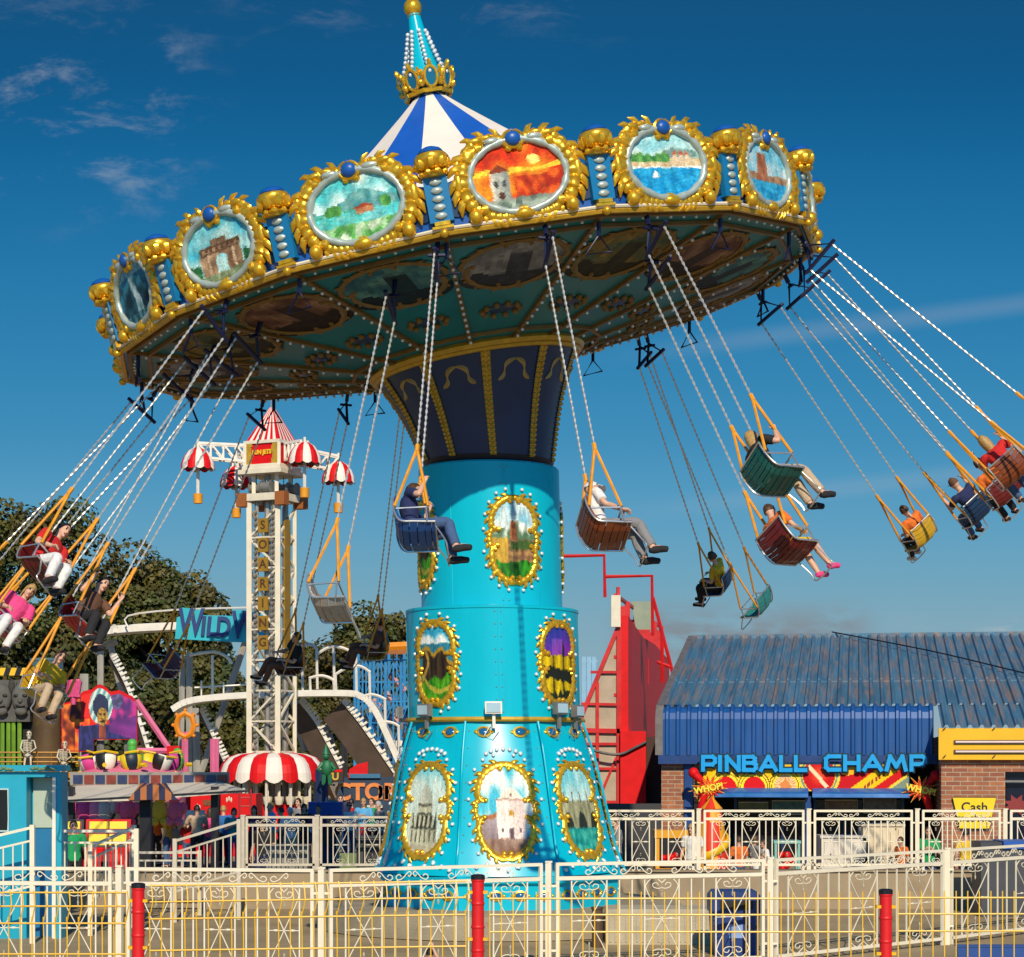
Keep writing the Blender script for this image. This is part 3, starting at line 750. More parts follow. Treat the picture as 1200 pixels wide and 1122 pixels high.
        e.prism([(.12*math.cos(t), 4.0+.175*math.sin(t)) for t in [i*math.pi/8 for i in range(16)]], -.01, .02)
    g.fn = e.fn = None
    o = g.build('crown', GOLD, ride, 50); e.build('crown_panel', mat('crown_blue', (.004, .14, .26), .25, 0, .1), o)
    # neck cone: lofted from the column head to the tilted soffit
    b = MB(); z0 = 7.86; cb_ = Vector((AX(z0), CY, z0)); NN = 64
    def neck(u, v, h_=0.0):
        a = u*2*math.pi+math.radians(6); q0 = cb_+Vector((math.sin(a), -math.cos(a), 0))*(1.10+h_); q1 = MC @ pol(1.77+h_, a, -.82)
        t = v; k = t+.10*math.sin(t*math.pi)*-1
        q = q0.lerp(q1, v); c = cb_.lerp(MC @ Vector((0, 0, -.82)), v); k = 1-.055*math.sin(v*math.pi)
        return c+(q-c)*k
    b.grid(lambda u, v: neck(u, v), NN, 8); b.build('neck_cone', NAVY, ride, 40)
    b = MB(); b.fn = lambda x, y, z: (x+AX(z), y+CY, z); b.lathe([(.9, 7.7), (1.08, 7.78), (1.12, 7.88), (.9, 7.95)], 48); b.build('slew_ring', DARK, ride, 40)
    b = MB()
    NR = 10
    for k in range(NR):
        u0 = (k-.03)/NR; wd = .088/NR*1.7
        b.grid(lambda u, v: neck(u0+wd*(u-.5), v*.94, .02), 2, 10)
        for i in range(22):
            for s in (-.3, .3): b.ball(neck(u0+wd*s, .02+.93*i/22, .026), .034, 6, 4)
    b.tube([neck(i/64, .99, .03) for i in range(64)], .075, 6, closed=True); b.tube([neck(i/64, .945, .03) for i in range(64)], .05, 6, closed=True)
    b.build('neck_rib', GOLDP, ride, 50)
    b = MB()
    for k in range(NR):      # painted ribbons between the ribs
        u0 = (k+.47)/NR; pts = [(-.30, .66), (-.20, .70), (-.16, .79), (0, .83), (.16, .79), (.20, .70), (.30, .66)]
        b.tube([neck(u0+q.x/NR, q.y, .004) for q in catmull([(x, z, 0) for x, z in pts], 4)], [.012+.03*abs(math.sin(i*.52)) for i in range(25)], 4)
    b.build('neck_ribbon', mat('ribbon_paint', (.40, .27, .08), .5, 0, .2), ride)
build_canopy()
# ---------------------------------------------------------------- people
SKINS = [mat('skin_fair', (.62, .36, .25), .5, 0, .06, 8), mat('skin_tan', (.46, .25, .15), .5, 0, .06, 8), mat('skin_brown', (.22, .11, .065), .5, 0, .06, 8)]
EYEM = mat('eye_dark', (.02, .015, .012), .2, 0, 0); LIPM = mat('lip', (.40, .12, .10), .5, 0, 0)
def cloth(n, c): return mat('cloth_'+n, c, .85, 0, .16, 12, bump=.9, bscale=13)
CL = {k: cloth(k, v) for k, v in dict(white=(.72, .72, .72), navy=(.012, .022, .09), blue=(.03, .14, .42), sky=(.10, .38, .68), red=(.55, .015, .015), pink=(.75, .06, .24), green=(.01, .30, .10), orange=(.72, .16, .02),
      black=(.015, .015, .018), grey=(.22, .22, .23), denim=(.05, .10, .22), beige=(.48, .36, .24), yellow=(.72, .48, .02), purple=(.10, .012, .07), brown=(.13, .06, .035), teal=(.02, .24, .26)).items()}
HAIRS = [mat('hair_dark', (.015, .01, .008), .5, 0, .3, 30), mat('hair_brown', (.07, .035, .015), .5, 0, .3, 30), mat('hair_fair', (.42, .26, .09), .5, 0, .3, 30), mat('hair_grey', (.4, .39, .37), .6, 0, .2, 30)]
def remesh(mb, name, vox, mats, smooth_it=3):
    """fuse overlapping tapered limbs into one continuous skin"""
    o = mb.build(name+'_raw', mats, None)
    r = o.modifiers.new('r', 'REMESH'); r.mode = 'VOXEL'; r.voxel_size = vox; r.use_smooth_shade = True
    s = o.modifiers.new('s', 'SMOOTH'); s.iterations = smooth_it; s.factor = .5
    dg = bpy.context.evaluated_depsgraph_get(); me = bpy.data.meshes.new_from_object(o.evaluated_get(dg)); me.name = name
    old = o.data; bpy.data.objects.remove(o); bpy.data.meshes.remove(old)
    me.materials.clear()
    for m in mats: me.materials.append(m)
    me.shade_smooth()
    return me
def limb(mb, pts, rs, n=10): mb.tube(catmull(pts, 4), list(np.interp(np.linspace(0, len(rs)-1, (len(pts)-1)*4+1), range(len(rs)), rs)), n)
def loft(mb, rings, n=16):
    """rings: (centre, rx, ry, forward-vector) stacked ellipses"""
    vs = []
    for c, rx, ry, fw in rings:
        c = Vector(c); fw = Vector(fw).normalized(); sd = Vector((1, 0, 0)); sd = (sd-fw*sd.dot(fw)).normalized()
        for j in range(n):
            a = 2*math.pi*j/n; vs.append(c+sd*math.cos(a)*rx+fw*math.sin(a)*ry)
    k = len(rings)
    mb.add(vs, [(i*n+j, i*n+(j+1) % n, (i+1)*n+(j+1) % n, (i+1)*n+j) for i in range(k-1) for j in range(n)]+[tuple(range(n))[::-1], tuple((k-1)*n+j for j in range(n))])
def hand(mb, wr, d, palm, side, curl):
    """palm, four unequal bent fingers and a thumb from the side of the palm; d = forearm direction, palm = palm normal"""
    d = Vector(d).normalized(); palm = Vector(palm); palm = (palm-d*palm.dot(d)).normalized(); ac = d.cross(palm)*side
    w_ = Vector(wr)
    mb.tube([w_-d*.01, w_+d*.03, w_+d*.075, w_+d*.092], [.024, .036, .040, .030], 8, flat=.5, up=palm)
    for i, ln in enumerate((.070, .080, .074, .058)):
        p = w_+d*.082+ac*(.030-.020*i); q = [p]; dd = d.copy()
        for s_ in range(3):
            ang = curl*(.7 if s_ == 0 else 1.0); dd = (dd*math.cos(ang)+palm*math.sin(ang)).normalized(); q.append(q[-1]+dd*ln*(.42, .33, .25)[s_])
        mb.tube(q, [.0098, .0093, .0085, .0068], 6)
    t0 = w_+d*.030+ac*.030; t1 = t0+(ac*.8+d*.6).normalized()*.036; t2 = t1+(d*.75+palm*(.4+curl*.3)+ac*.15).normalized()*.034
    mb.tube([t0, t1, t2, t2+(d*.8+palm*.6).normalized()*.018], [.015, .012, .0105, .008], 6)
def head_mesh(mb, c, fw, up, s=1.0):
    fw = Vector(fw).normalized(); up = Vector(up); up = (up-fw*up.dot(fw)).normalized(); sd = fw.cross(up); c = Vector(c)
    def f(x, y, z): return c+(sd*x+fw*y+up*z)*s
    n, m = 20, 16; vs = []
    for i in range(m+1):
        t = math.pi*i/m; z = .118*math.cos(t); ring = math.sin(t)
        for j in range(n):
            a = 2*math.pi*j/n; x = .075*ring*math.cos(a); y = .095*ring*math.sin(a)
            if z < -.02: x *= 1-.9*(-.02-z)**1*2.2; y = y*(1-.25*(-.02-z)*6)+.012*(-.02-z)*8
            if y > 0: y *= .93; 
            if y > .05 and abs(z-.018) < .02 and abs(x) > .012: y -= .009      # eye sockets
            vs.append(f(x, y, z))
    mb.add(vs, [(i*n+j, i*n+(j+1) % n, (i+1)*n+(j+1) % n, (i+1)*n+j) for i in range(m) for j in range(n)])
    mb.tube([f(0, .082, .022), f(0, .098, -.008), f(0, .108, -.022), f(0, .086, -.034)], [.009*s, .012*s, .016*s, .008*s], 7)
    mb.ball(f(0, .070, -.088), .024*s, 8, 6)
    for q in (-1, 1): mb.ball(f(q*.074, -.005, .0), .026*s, 7, 6, (.45, .7, 1.15))
def face_bits(c, fw, up, s=1.0):
    e = MB(); fw = Vector(fw).normalized(); up = Vector(up); up = (up-fw*up.dot(fw)).normalized(); sd = fw.cross(up); c = Vector(c)
    f = lambda x, y, z: c+(sd*x+fw*y+up*z)*s
    for q in (-1, 1): e.m = 0; e.ball(f(q*.031, .080, .018), .0125*s, 7, 5); e.tube([f(q*.016, .091, .040), f(q*.046, .082, .042)], .0045*s, 4)
    e.m = 1; e.tube([f(-.024, .082, -.056), f(0, .090, -.054), f(.024, .082, -.056)], .007*s, 5)
    return e
def hair_mesh(mb, c, fw, up, s, kind):
    fw = Vector(fw).normalized(); up = Vector(up); up = (up-fw*up.dot(fw)).normalized(); sd = fw.cross(up); c = Vector(c)
    n, m = 22, 10; vs = []; low = {'short': 1.75, 'bob': 2.25, 'long': 2.5, 'cap': 1.55}[kind]
    for i in range(m+1):
        for j in range(n):
            a = 2*math.pi*j/n; fr = max(0, math.sin(a)); t = .02+(low*(1-fr*.55 if fr > .3 else 1))*i/m
            r = 1+.09*nz(j*1.7, i*.35, 1, 4)+.04*nz(j*3.1, i*1.2, 1, 9); x = .086*math.sin(t)*math.cos(a)*r; y = .105*math.sin(t)*math.sin(a)*r-.006; z = .128*math.cos(t)*r+.004
            if kind in ('bob', 'long') and t > 1.6: x *= 1.05; z -= (t-1.6)*(.02 if kind == 'bob' else .16); y = min(y, .02)
            vs.append(c+(sd*x+fw*y+up*z)*s)
    mb.add(vs, [(i*n+j, i*n+(j+1) % n, (i+1)*n+(j+1) % n, (i+1)*n+j) for i in range(m) for j in range(n)]+[tuple(range(n))])
    if kind == 'cap':
        q = [c+(sd*x+fw*y+up*z)*s for x, y, z in ((-.07, .06, .045), (0, .085, .05), (.07, .06, .045), (.06, .16, .03), (0, .18, .032), (-.06, .16, .03))]
        mb.add(q+[v_-up*.008 for v_ in q], [(0, 1, 4, 5), (1, 2, 3, 4), (6, 11, 10, 7), (7, 10, 9, 8), (3, 9, 10, 4), (4, 10, 11, 5), (2, 8, 9, 3), (0, 5, 11, 6)])
POSES = {}
def pose(kind):
    """joints of a 1.72 m adult; y is forward, origin on the ground (standing) or at the seat (sitting)"""
    if kind in POSES: return POSES[kind]
    if kind.startswith('ride'):
        hz, ln = 0.0, .06 if kind != 'ride lean' else -.10
        J = dict(pel=(0, 0, .09), waist=(0, -.02, .27), chest=(0, -.03-ln*.3, .46), neck=(0, -.03-ln*.2, .62), head=(0, .0-ln*.1, .76), fw=(0, 1, -.08), up=(0, .1, 1))
        for s, n_ in ((-1, 'l'), (1, 'r')):
            J['sh'+n_] = (s*.185, -.03, .555); J['hip'+n_] = (s*.09, .02, .07); J['kn'+n_] = (s*.105, .46, .12); J['an'+n_] = (s*.11, .60 if s > 0 else .54, -.29); J['toe'+n_] = (s*.115, .76 if s > 0 else .71, -.30)
            if kind == 'ride up' : J['el'+n_] = (s*.29, .10, .44); J['wr'+n_] = (s*.27, .16, .67); J['hd'+n_] = ((0, .1, 1), (-s, .3, 0), .95)
            else: J['el'+n_] = (s*.25, .04, .31); J['wr'+n_] = (s*.16, .27, .30); J['hd'+n_] = ((-s*.2, 1, 0), (0, 0, -1), .9)
        if kind == 'ride lean': J['fw'] = (.35, 1, .1)
    else:
        J = dict(pel=(0, 0, .93), waist=(0, .0, 1.08), chest=(0, -.01, 1.27), neck=(0, 0, 1.44), head=(0, .025, 1.59), fw=(0, 1, -.03), up=(0, 0, 1))
        st = .10 if kind == 'walk' else .0
        for s, n_ in ((-1, 'l'), (1, 'r')):
            q = s*st
            J['sh'+n_] = (s*.185, -.01, 1.385); J['hip'+n_] = (s*.09, 0, .90); J['kn'+n_] = (s*.10, .02+q*1.2, .49); J['an'+n_] = (s*.105, -.02+q*2.2, .085+max(0, -q)*.3); J['toe'+n_] = (s*.125, .15+q*2.2, .035+max(0, -q)*.1)
            J['el'+n_] = (s*.255, -.04-q, 1.10); J['wr'+n_] = (s*.265, .06-q*1.6, .87); J['hd'+n_] = ((0, .15, -1), (-s, 0, 0), .35)
            if kind == 'hold': J['el'+n_] = (s*.25, .04, 1.11); J['wr'+n_] = (s*.11, .26, 1.18); J['hd'+n_] = ((-s*.5, .6, .3), (-s*.4, 0, .6), .6)
            if kind == 'raise' and s > 0: J['el'+n_] = (s*.30, .10, 1.46); J['wr'+n_] = (s*.24, .20, 1.70); J['hd'+n_] = ((0, .1, 1), (0, 1, 0), .5)
            if kind == 'lean': J['el'+n_] = (s*.30, .16, 1.14); J['wr'+n_] = (s*.22, .38, 1.06); J['hd'+n_] = ((-s*.2, 1, -.1), (0, 0, -1), .7)
    b = MB(); V = lambda k: Vector(J[k]); sp = (V('neck')-V('pel')).normalized(); fw = Vector((0, 1, 0))-sp*sp.y
    loft(b, [(V('pel')-sp*.10, .10, .08, fw), (V('pel'), .155, .105, fw), (V('waist'), .128, .092, fw), (V('chest')-sp*.04, .158, .112, fw), (V('chest')+sp*.07, .165, .10, fw), (V('neck')-sp*.03, .10, .065, fw), (V('neck'), .052, .052, fw)])
    limb(b, [V('neck')-sp*.05, V('neck'), V('head')-Vector((0, 0, .03))], [.062, .053, .055])
    head_mesh(b, V('head'), J['fw'], J['up'])
    for n_ in 'lr':
        s = -1 if n_ == 'l' else 1
        limb(b, [V('chest')+sp*.06+Vector((s*.10, 0, 0)), V('sh'+n_), V('sh'+n_).lerp(V('el'+n_), .5), V('el'+n_), V('el'+n_).lerp(V('wr'+n_), .4), V('wr'+n_)], [.05, .058, .047, .038, .040, .026])
        d, pn, cu = J['hd'+n_]; hand(b, V('wr'+n_), d, pn, s, cu)
        limb(b, [V('pel')+Vector((s*.06, 0, -.02)), V('hip'+n_), V('hip'+n_).lerp(V('kn'+n_), .5), V('kn'+n_), V('kn'+n_).lerp(V('an'+n_), .35), V('an'+n_)], [.085, .092, .074, .054, .058, .036])
        limb(b, [V('an'+n_)-Vector((0, .05, .03)), V('an'+n_).lerp(V('toe'+n_), .5), V('toe'+n_)], [.038, .042, .03])
    body = remesh(b, 'person_body', .0085, [SKINS[0]])
    # clothes follow the same joints
    b = MB(); 
    loft(b, [(V('pel')-sp*.05, .172, .122, fw), (V('pel')+sp*.03, .168, .118, fw), (V('waist'), .145, .108, fw), (V('chest')-sp*.03, .175, .128, fw), (V('chest')+sp*.08, .18, .114, fw), (V('neck')-sp*.035, .11, .078, fw), (V('neck')-sp*.012, .07, .066, fw)])
    for n_ in 'lr':
        s = -1 if n_ == 'l' else 1
        limb(b, [V('chest')+sp*.06+Vector((s*.10, 0, 0)), V('sh'+n_), V('sh'+n_).lerp(V('el'+n_), .72)], [.06, .072, .064])
    shirt = remesh(b, 'shirt', .014, [CL['white']], 2)
    b = MB()
    loft(b, [(V('pel')-sp*.12, .12, .10, fw), (V('pel')-sp*.03, .17, .12, fw), (V('pel')+sp*.07, .158, .112, fw)])
    for n_ in 'lr':
        s = -1 if n_ == 'l' else 1
        limb(b, [V('pel')+Vector((s*.06, 0, -.02)), V('hip'+n_), V('hip'+n_).lerp(V('kn'+n_), .5), V('kn'+n_), V('kn'+n_).lerp(V('an'+n_), .4), V('kn'+n_).lerp(V('an'+n_), .93)], [.09, .102, .086, .070, .071, .062])
    tr = remesh(b, 'trousers', .014, [CL['denim']], 2)
    b = MB()
    loft(b, [(V('pel')-sp*.12, .12, .10, fw), (V('pel')-sp*.03, .17, .12, fw), (V('pel')+sp*.07, .158, .112, fw)])
    for n_ in 'lr':
        s = -1 if n_ == 'l' else 1
        limb(b, [V('pel')+Vector((s*.06, 0, -.02)), V('hip'+n_), V('hip'+n_).lerp(V('kn'+n_), .5), V('hip'+n_).lerp(V('kn'+n_), .82)], [.09, .105, .096, .092])
    sh = remesh(b, 'shorts', .014, [CL['denim']], 2)
    b = MB()
    for n_ in 'lr':
        a, t = V('an'+n_), V('toe'+n_); d = (t-a); up_ = Vector((0, 0, 1))
        b.tube([a-d*.38+up_*-.045, a+up_*-.035, a.lerp(t, .6)+up_*-.012, t+d*.12-up_*.008, t+d*.2-up_*.012], [.034, .050, .047, .040, .022], 10)
    shoes = remesh(b, 'shoes', .010, [CL['black']], 2)
    fb = face_bits(J['head'], J['fw'], J['up']); fo = fb.build('face', [EYEM, LIPM]); fm = fo.data; bpy.data.objects.remove(fo)
    hs_ = {}
    for k in ('short', 'bob', 'long', 'cap'):
        b = MB(); hair_mesh(b, J['head'], J['fw'], J['up'], 1.0, k); o = b.build('hair', HAIRS[0], None, 70); hs_[k] = o.data; bpy.data.objects.remove(o)
    POSES[kind] = dict(body=body, shirt=shirt, trousers=tr, shorts=sh, shoes=shoes, face=fm, hair=hs_)
    return POSES[kind]
def person(kind, M, label, skin=0, top='white', legs='denim', bottom='trousers', shoe='black', hair='short', hc=0, scale=1.0, group=None, headwear=None):
    p = pose(kind)
    o = bpy.data.objects.new('person', p['body']); COL.objects.link(o); setmat(o, SKINS[skin]); Mw = M @ Matrix.Scale(scale, 4); o.matrix_world = Mw; _WM[o.name] = Mw
    tag(o, label, 'person', group)
    for nm, me, m in (('shirt', p['shirt'], CL[top]), (bottom, p[bottom], CL[legs]), ('shoes', p['shoes'], CL[shoe]), ('face', p['face'], None), ('cap' if hair == 'cap' else 'hair', p['hair'][hair], CL[headwear] if headwear else HAIRS[hc])):
        c = bpy.data.objects.new(nm, me); COL.objects.link(c); c.parent = o
        if m is not None: setmat(c, m)
    return o

# ---------------------------------------------------------------- the swing seats in flight
CHAIN = mat('chain_steel', (.66, .65, .60), .3, .55, .25, 30); SLEEVE = mat('sleeve_orange', (.72, .30, .015), .55, 0, .2, 8)
SEATC = {k: mat('seat_'+k, v, .35, 0, .15, 6) for k, v in dict(blue=(.01, .07, .26), brown=(.20, .045, .012), green=(.008, .09, .075), maroon=(.13, .012, .012), yellow=(.55, .33, .02), navy=(.008, .03, .08), teal=(.03, .22, .22), red=(.45, .012, .015), grey=(.36, .33, .30)).items()}
HANGM = mat('hanger_paint', (.008, .012, .055), .4, .2, .2)
_first = {}
def seat_parts(color):
    """a slatted bucket seat with lap bar and foot rail (x right, y forward, z along the chains)"""
    b = MB(); w = .27
    prof = [(.28, -.005), (.18, .0), (.04, -.015), (-.10, .0), (-.17, .06), (-.21, .16), (-.235, .28), (-.245, .40)]
    pr = catmull([(0, y, z) for y, z in prof], 3)
    for i in range(0, len(pr)-1, 2):      # slats with gaps, curved at the sides
        a, c = pr[i], pr[min(i+1, len(pr)-1)]; dd = (c-a); nn = Vector((0, -dd.z, dd.y)).normalized()*.012
        a2 = a-dd*.35; c2 = c+dd*.40
        for x0, x1 in ((-w, -w*.5), (-w*.5, w*.5), (w*.5, w)):
            k0 = .05*(abs(x0)/w)**2; k1 = .05*(abs(x1)/w)**2
            vs = [Vector((x, q.y, q.z))+Vector((0, k*.4, k))+s for x, k in ((x0, k0), (x1, k1)) for q in (a2, c2) for s in (nn, -nn)]
            b.add(vs, [(0, 2, 6, 4), (1, 5, 7, 3), (0, 4, 5, 1), (2, 3, 7, 6), (0, 1, 3, 2), (4, 6, 7, 5)])
    shell = b
    f = MB()
    for s in (-1, 1):
        f.tube(catmull([(s*.275, .30, .03), (s*.28, .05, .03), (s*.28, -.14, .05), (s*.28, -.23, .24), (s*.275, -.25, .43)], 4), .013, 6)
        f.tube([(s*.285, -.20, .24), (s*.30, .18, .25)], .012, 6); f.tube([(s*.30, .18, .25), (s*.285, .20, .02)], .012, 6)
    f.tube([(-.275, -.25, .43), (.275, -.25, .43)], .014, 6); f.tube([(-.30, .2, .25), (.30, .2, .25)], .013, 6); f.tube([(-.28, .30, .03), (.28, .30, .03)], .013, 6)
    f.tube(catmull([(-.2, .30, .02), (-.19, .42, -.18), (-.18, .46, -.30), (.18, .46, -.30), (.19, .42, -.18), (.2, .30, .02)], 3), .011, 6)
    return shell, f
def chain(b, a, c, n=None, r=.016):
    a = Vector(a); c = Vector(c); n = n or int((c-a).length/.055)
    b.tube([a.lerp(c, i/n) for i in range(n+1)], [r*(1.35 if i % 2 else .55) for i in range(n+1)], 5)
SEATS = []
def swing_seat(th, row, phi, Lc, color, label, lag=0.0):
    a = math.radians(th); r = 5.72 if row == 0 else 4.7
    hp = MC @ pol(r, a, -.8*(5.9-r)/4.13-.05); o_ = MC.to_3x3() @ pol(1, a, 0); oh = Vector((o_.x, o_.y, 0)).normalized()
    tg = Vector((-oh.y, oh.x, 0))           # direction of travel (anticlockwise seen from above)
    ph = math.radians(phi); dn = (oh*math.sin(ph)-Vector((0, 0, 1))*math.cos(ph)-tg*lag).normalized(); up = -dn
    fw = (tg-up*tg.dot(up)).normalized(); rt = fw.cross(up)
    # hanger: a bracket under the soffit, part of the ride
    b = MB(); b.tube([hp+Vector((0, 0, .10)), hp+up*-.16], .04, 6); e = hp-up*.18
    tri = [e, e-up*.30+rt*.26, e-up*.30-rt*.26]; b.tube(tri, .030, 5, closed=True); b.tube([tri[1]+rt*.08, tri[2]-rt*.08], .034, 6); b.tube([e-up*.05+fw*.12, e-up*.05-fw*.12], .025, 5)
    b.build('seat_hanger', HANGM, ride)
    org = e-up*Lc
    M = Matrix(((rt.x, fw.x, up.x, org.x), (rt.y, fw.y, up.y, org.y), (rt.z, fw.z, up.z, org.z), (0, 0, 0, 1)))
    t = thing('swing_chair', label, 'swing seat', M=M, group='swing seats flying out on chains')
    if not _first:
        sh, f = seat_parts(color); s_ = sh.build('seat_shell', SEATC[color], t, world=False); fr = f.build('seat_frame', STEEL, t, 50, world=False)
        _first.update(s=s_, f=fr)
    else:
        for k in 'sf': c = _first[k].copy(); COL.objects.link(c); c.parent = t
        s_ = [c for c in t.children if c.name.startswith('seat_shell')][0]
    setmat(s_, SEATC[color])
    b = MB(); g = MB()
    for sx in (-1, 1):
        top = Vector((sx*.26, 0, Lc-.30)); yk = Vector((sx*.29, -.0, 1.28))
        chain(b, top, yk)
        for yy in (-.22, .20): b.tube([yk, Vector((sx*.29, yy, .30))], .008, 5); g.tube([yk.lerp(Vector((sx*.29, yy, .30)), .04), Vector((sx*.29, yy, .27))], .021, 6)
        g.tube([yk+Vector((0, 0, .06)), yk-Vector((0, 0, .06))], .030, 6)
    b.build('chain', CHAIN, t, world=False); g.build('chain_sleeve', SLEEVE, t, world=False)
    SEATS.append(t)
    return t, M
def rider(M, kind, label, **k):
    return person(kind, M @ Matrix.Translation((0, -.03, .045)), label, group='people riding the swings', **k)
def build_seats():
    G = swing_seat
    t, M = G(-3.5, 0, 36.5, 5.45, 'blue', 'blue slatted swing seat passing the left edge of the turquoise column'); rider(M, 'ride up', 'rider in dark blue top on the blue swing seat by the column', top='navy', legs='denim', hc=1)
    t, M = G(12, 0, 35, 5.65, 'brown', 'brown slatted swing seat just right of the turquoise column'); rider(M, 'ride lap', 'rider in white shirt on the brown swing seat right of the column', top='white', legs='grey', hc=0, hair='cap', headwear='white')
    t, M = G(28, 0, 37.5, 5.15, 'green', 'dark green slatted swing seat in the open sky above the pinball roof'); rider(M, 'ride up', 'rider in black top and beige trousers on the dark green swing seat', top='black', legs='beige', hc=2, hair='long')
    t, M = G(36, 1, 33, 5.6, 'maroon', 'maroon swing seat below the dark green one'); rider(M, 'ride lap', 'rider in orange top and yellow shorts on the maroon swing seat', top='orange', legs='yellow', bottom='shorts', shoe='pink', hc=1, skin=0, scale=.92)
    t, M = G(113, 0, 40, 5.55, 'yellow', 'yellow slatted swing seat, lowest of the far right cluster'); rider(M, 'ride lap', 'rider in orange top and black leggings on the yellow swing seat', top='orange', legs='black', shoe='white', hc=1, scale=.92)
    t, M = G(101.5, 0, 42, 5.45, 'navy', 'navy slatted swing seat at the right edge behind the yellow one'); rider(M, 'ride up', 'rider in navy shirt and cap on the navy swing seat', top='navy', legs='denim', hair='cap', headwear='brown')
    t, M = G(92, 0, 42.5, 5.3, 'maroon', 'maroon swing seat half out of view at the right edge'); rider(M, 'ride lap', 'rider in orange sleeves on the swing seat at the right edge', top='orange', legs='black', hc=0)
    t, M = G(145.5, 0, 37, 5.65, 'navy', 'distant navy swing seat hanging over the pinball roof'); rider(M, 'ride lap', 'distant rider in yellow top and black trousers over the pinball roof', top='yellow', legs='black', hc=1)
    G(136, 1, 36, 6.0, 'teal', 'empty teal swing seat beside the distant rider in yellow')
    t, M = G(322, 0, 40, 5.4, 'maroon', 'maroon swing seat with bright straps in front of the big left tree'); rider(M, 'ride lap', 'rider in red and white top before the left tree', top='red', legs='white', hc=0)
    t, M = G(317, 1, 35, 5.7, 'red', 'red swing seat lower and right of the maroon one by the left tree'); rider(M, 'ride up', 'rider in dark brown top on the red seat by the left tree', top='brown', legs='black', hc=0)
    t, M = G(300, 1, 37, 5.6, 'red', 'red swing seat low at the left edge above the ghost house'); rider(M, 'ride lap', 'rider in pink top low at the left edge above the ghost house', top='pink', legs='white', hc=2, hair='long')
    t, M = G(308, 1, 30, 6.4, 'yellow', 'yellow swing seat lowest on the left, right over the ghost house'); rider(M, 'ride lap', 'rider in yellow shirt lowest on the left over the ghost house', top='yellow', legs='beige', hc=1, scale=.9)
    G(225, 0, 34, 6.0, 'maroon', 'empty maroon swing seat by the log flume supports'); 
    t, M = G(206, 0, 34, 6.2, 'brown', 'brown swing seat passing behind the white parachute tower'); rider(M, 'ride lap', 'rider in black top beside the white parachute tower', top='black', legs='brown', hc=1)
    G(347, 1, 33, 5.85, 'grey', 'empty pale grey swing seat right of the parachute tower')
    t, M = G(194, 0, 35, 6.1, 'yellow', 'yellow swing seat far behind, left of the turquoise column'); rider(M, 'ride lap', 'rider in brown top far behind left of the column', top='brown', legs='brown', hc=0)
    # seats whose chains run out of the picture
    G(72, 0, 48, 5.5, 'blue', 'swing seat flying out beyond the right edge on bright chains')
    t, M = G(80, 0, 41.5, 5.05, 'brown', 'brown swing seat highest in the right edge cluster'); rider(M, 'ride up', 'rider in red top highest in the right edge cluster', top='red', legs='denim', hc=2, hair='long')
    G(258, 0, 42, 5.5, 'brown', 'swing seat beyond the left edge on the upper left chains')
    G(284, 1, 42, 5.4, 'green', 'swing seat at the left edge on long pale chains crossing the tree')
    # brackets whose seats hang elsewhere
    for k in range(NP):
        a = TH0+k*DT; b = MB(); hp = MC @ pol(5.72, a, -.08); up = Vector((0, 0, 1))
        b.tube([hp, hp-up*.22], .035, 6); et = MC.to_3x3() @ Vector((math.cos(a), math.sin(a), 0)); b.tube([hp-up*.2, hp-up*.46+et*.2, hp-up*.46-et*.2], .024, 5, closed=True)
        b.build('seat_hanger', HANGM, ride)
build_seats()
# ---------------------------------------------------------------- fences
def scrollwork(b, x0, x1, z0, z1, r):
    """a row of flat S and C scrolls between two rails"""
    w_ = (x1-x0); hgt = z1-z0; n = max(2, round(w_/(hgt*2.1)))
    for i in range(n):
        xa = x0+w_*i/n; c = w_/n; s = 1 if i % 2 == 0 else -1; m = xa+c/2
        pts = [(m-s*c*.12, 0, z0+hgt*.42), (m-s*c*.20, 0, z0+hgt*.62), (m-s*c*.34, 0, z0+hgt*.55), (m-s*c*.40, 0, z0+hgt*.30), (m-s*c*.26, 0, z0+hgt*.08), (m, 0, z0+hgt*.30), (m+s*c*.2, 0, z0+hgt*.72), (m+s*c*.36, 0, z0+hgt*.92), (m+s*c*.44, 0, z0+hgt*.66), (m+s*c*.34, 0, z0+hgt*.42), (m+s*c*.26, 0, z0+hgt*.56)]
        b.tube(catmull(pts, 3), r, 4)
def heart(b, x0, x1, z0, z1, r):
    m = (x0+x1)/2; w_ = x1-x0; zm = (z0+z1)/2; hh = z1-z0
    for s in (-1, 1):
        b.tube(catmull([(m, 0, z1-hh*.075), (m+s*w_*.22, 0, z1-hh*.012), (m+s*w_*.44, 0, z1-hh*.08), (m+s*w_*.43, 0, z1-hh*.17), (m, 0, zm), (m-s*w_*.43, 0, z0+hh*.17), (m-s*w_*.44, 0, z0+hh*.08), (m-s*w_*.22, 0, z0+hh*.012), (m, 0, z0+hh*.075)], 5), r, 4)
        for zt, q in ((z1, -1), (z0, 1)):
            zz = zt+q*hh*.13
            b.tube(catmull([(m, 0, zz), (m+s*w_*.10, 0, zz+q*hh*.012), (m+s*w_*.24, 0, zz-q*hh*.005), (m+s*w_*.26, 0, zz-q*hh*.045), (m+s*w_*.15, 0, zz-q*hh*.055), (m+s*w_*.10, 0, zz-q*hh*.025)], 3), r*.9, 4)
            b.tube([(m, 0, zz-q*hh*.06), (m, 0, zz+q*hh*.12)], r*.9, 4)
            b.ball((m, 0, zz+q*hh*.09), r*2.2, 6, 5, (.8, .8, 2))
    b.tube([(x0, 0, zm), (x1, 0, zm)], r*.9, 4)
    for s in (-.27, .27): b.ball((m+s*w_, 0, zm), r*2.4, 6, 5, (2.2, .8, .8))
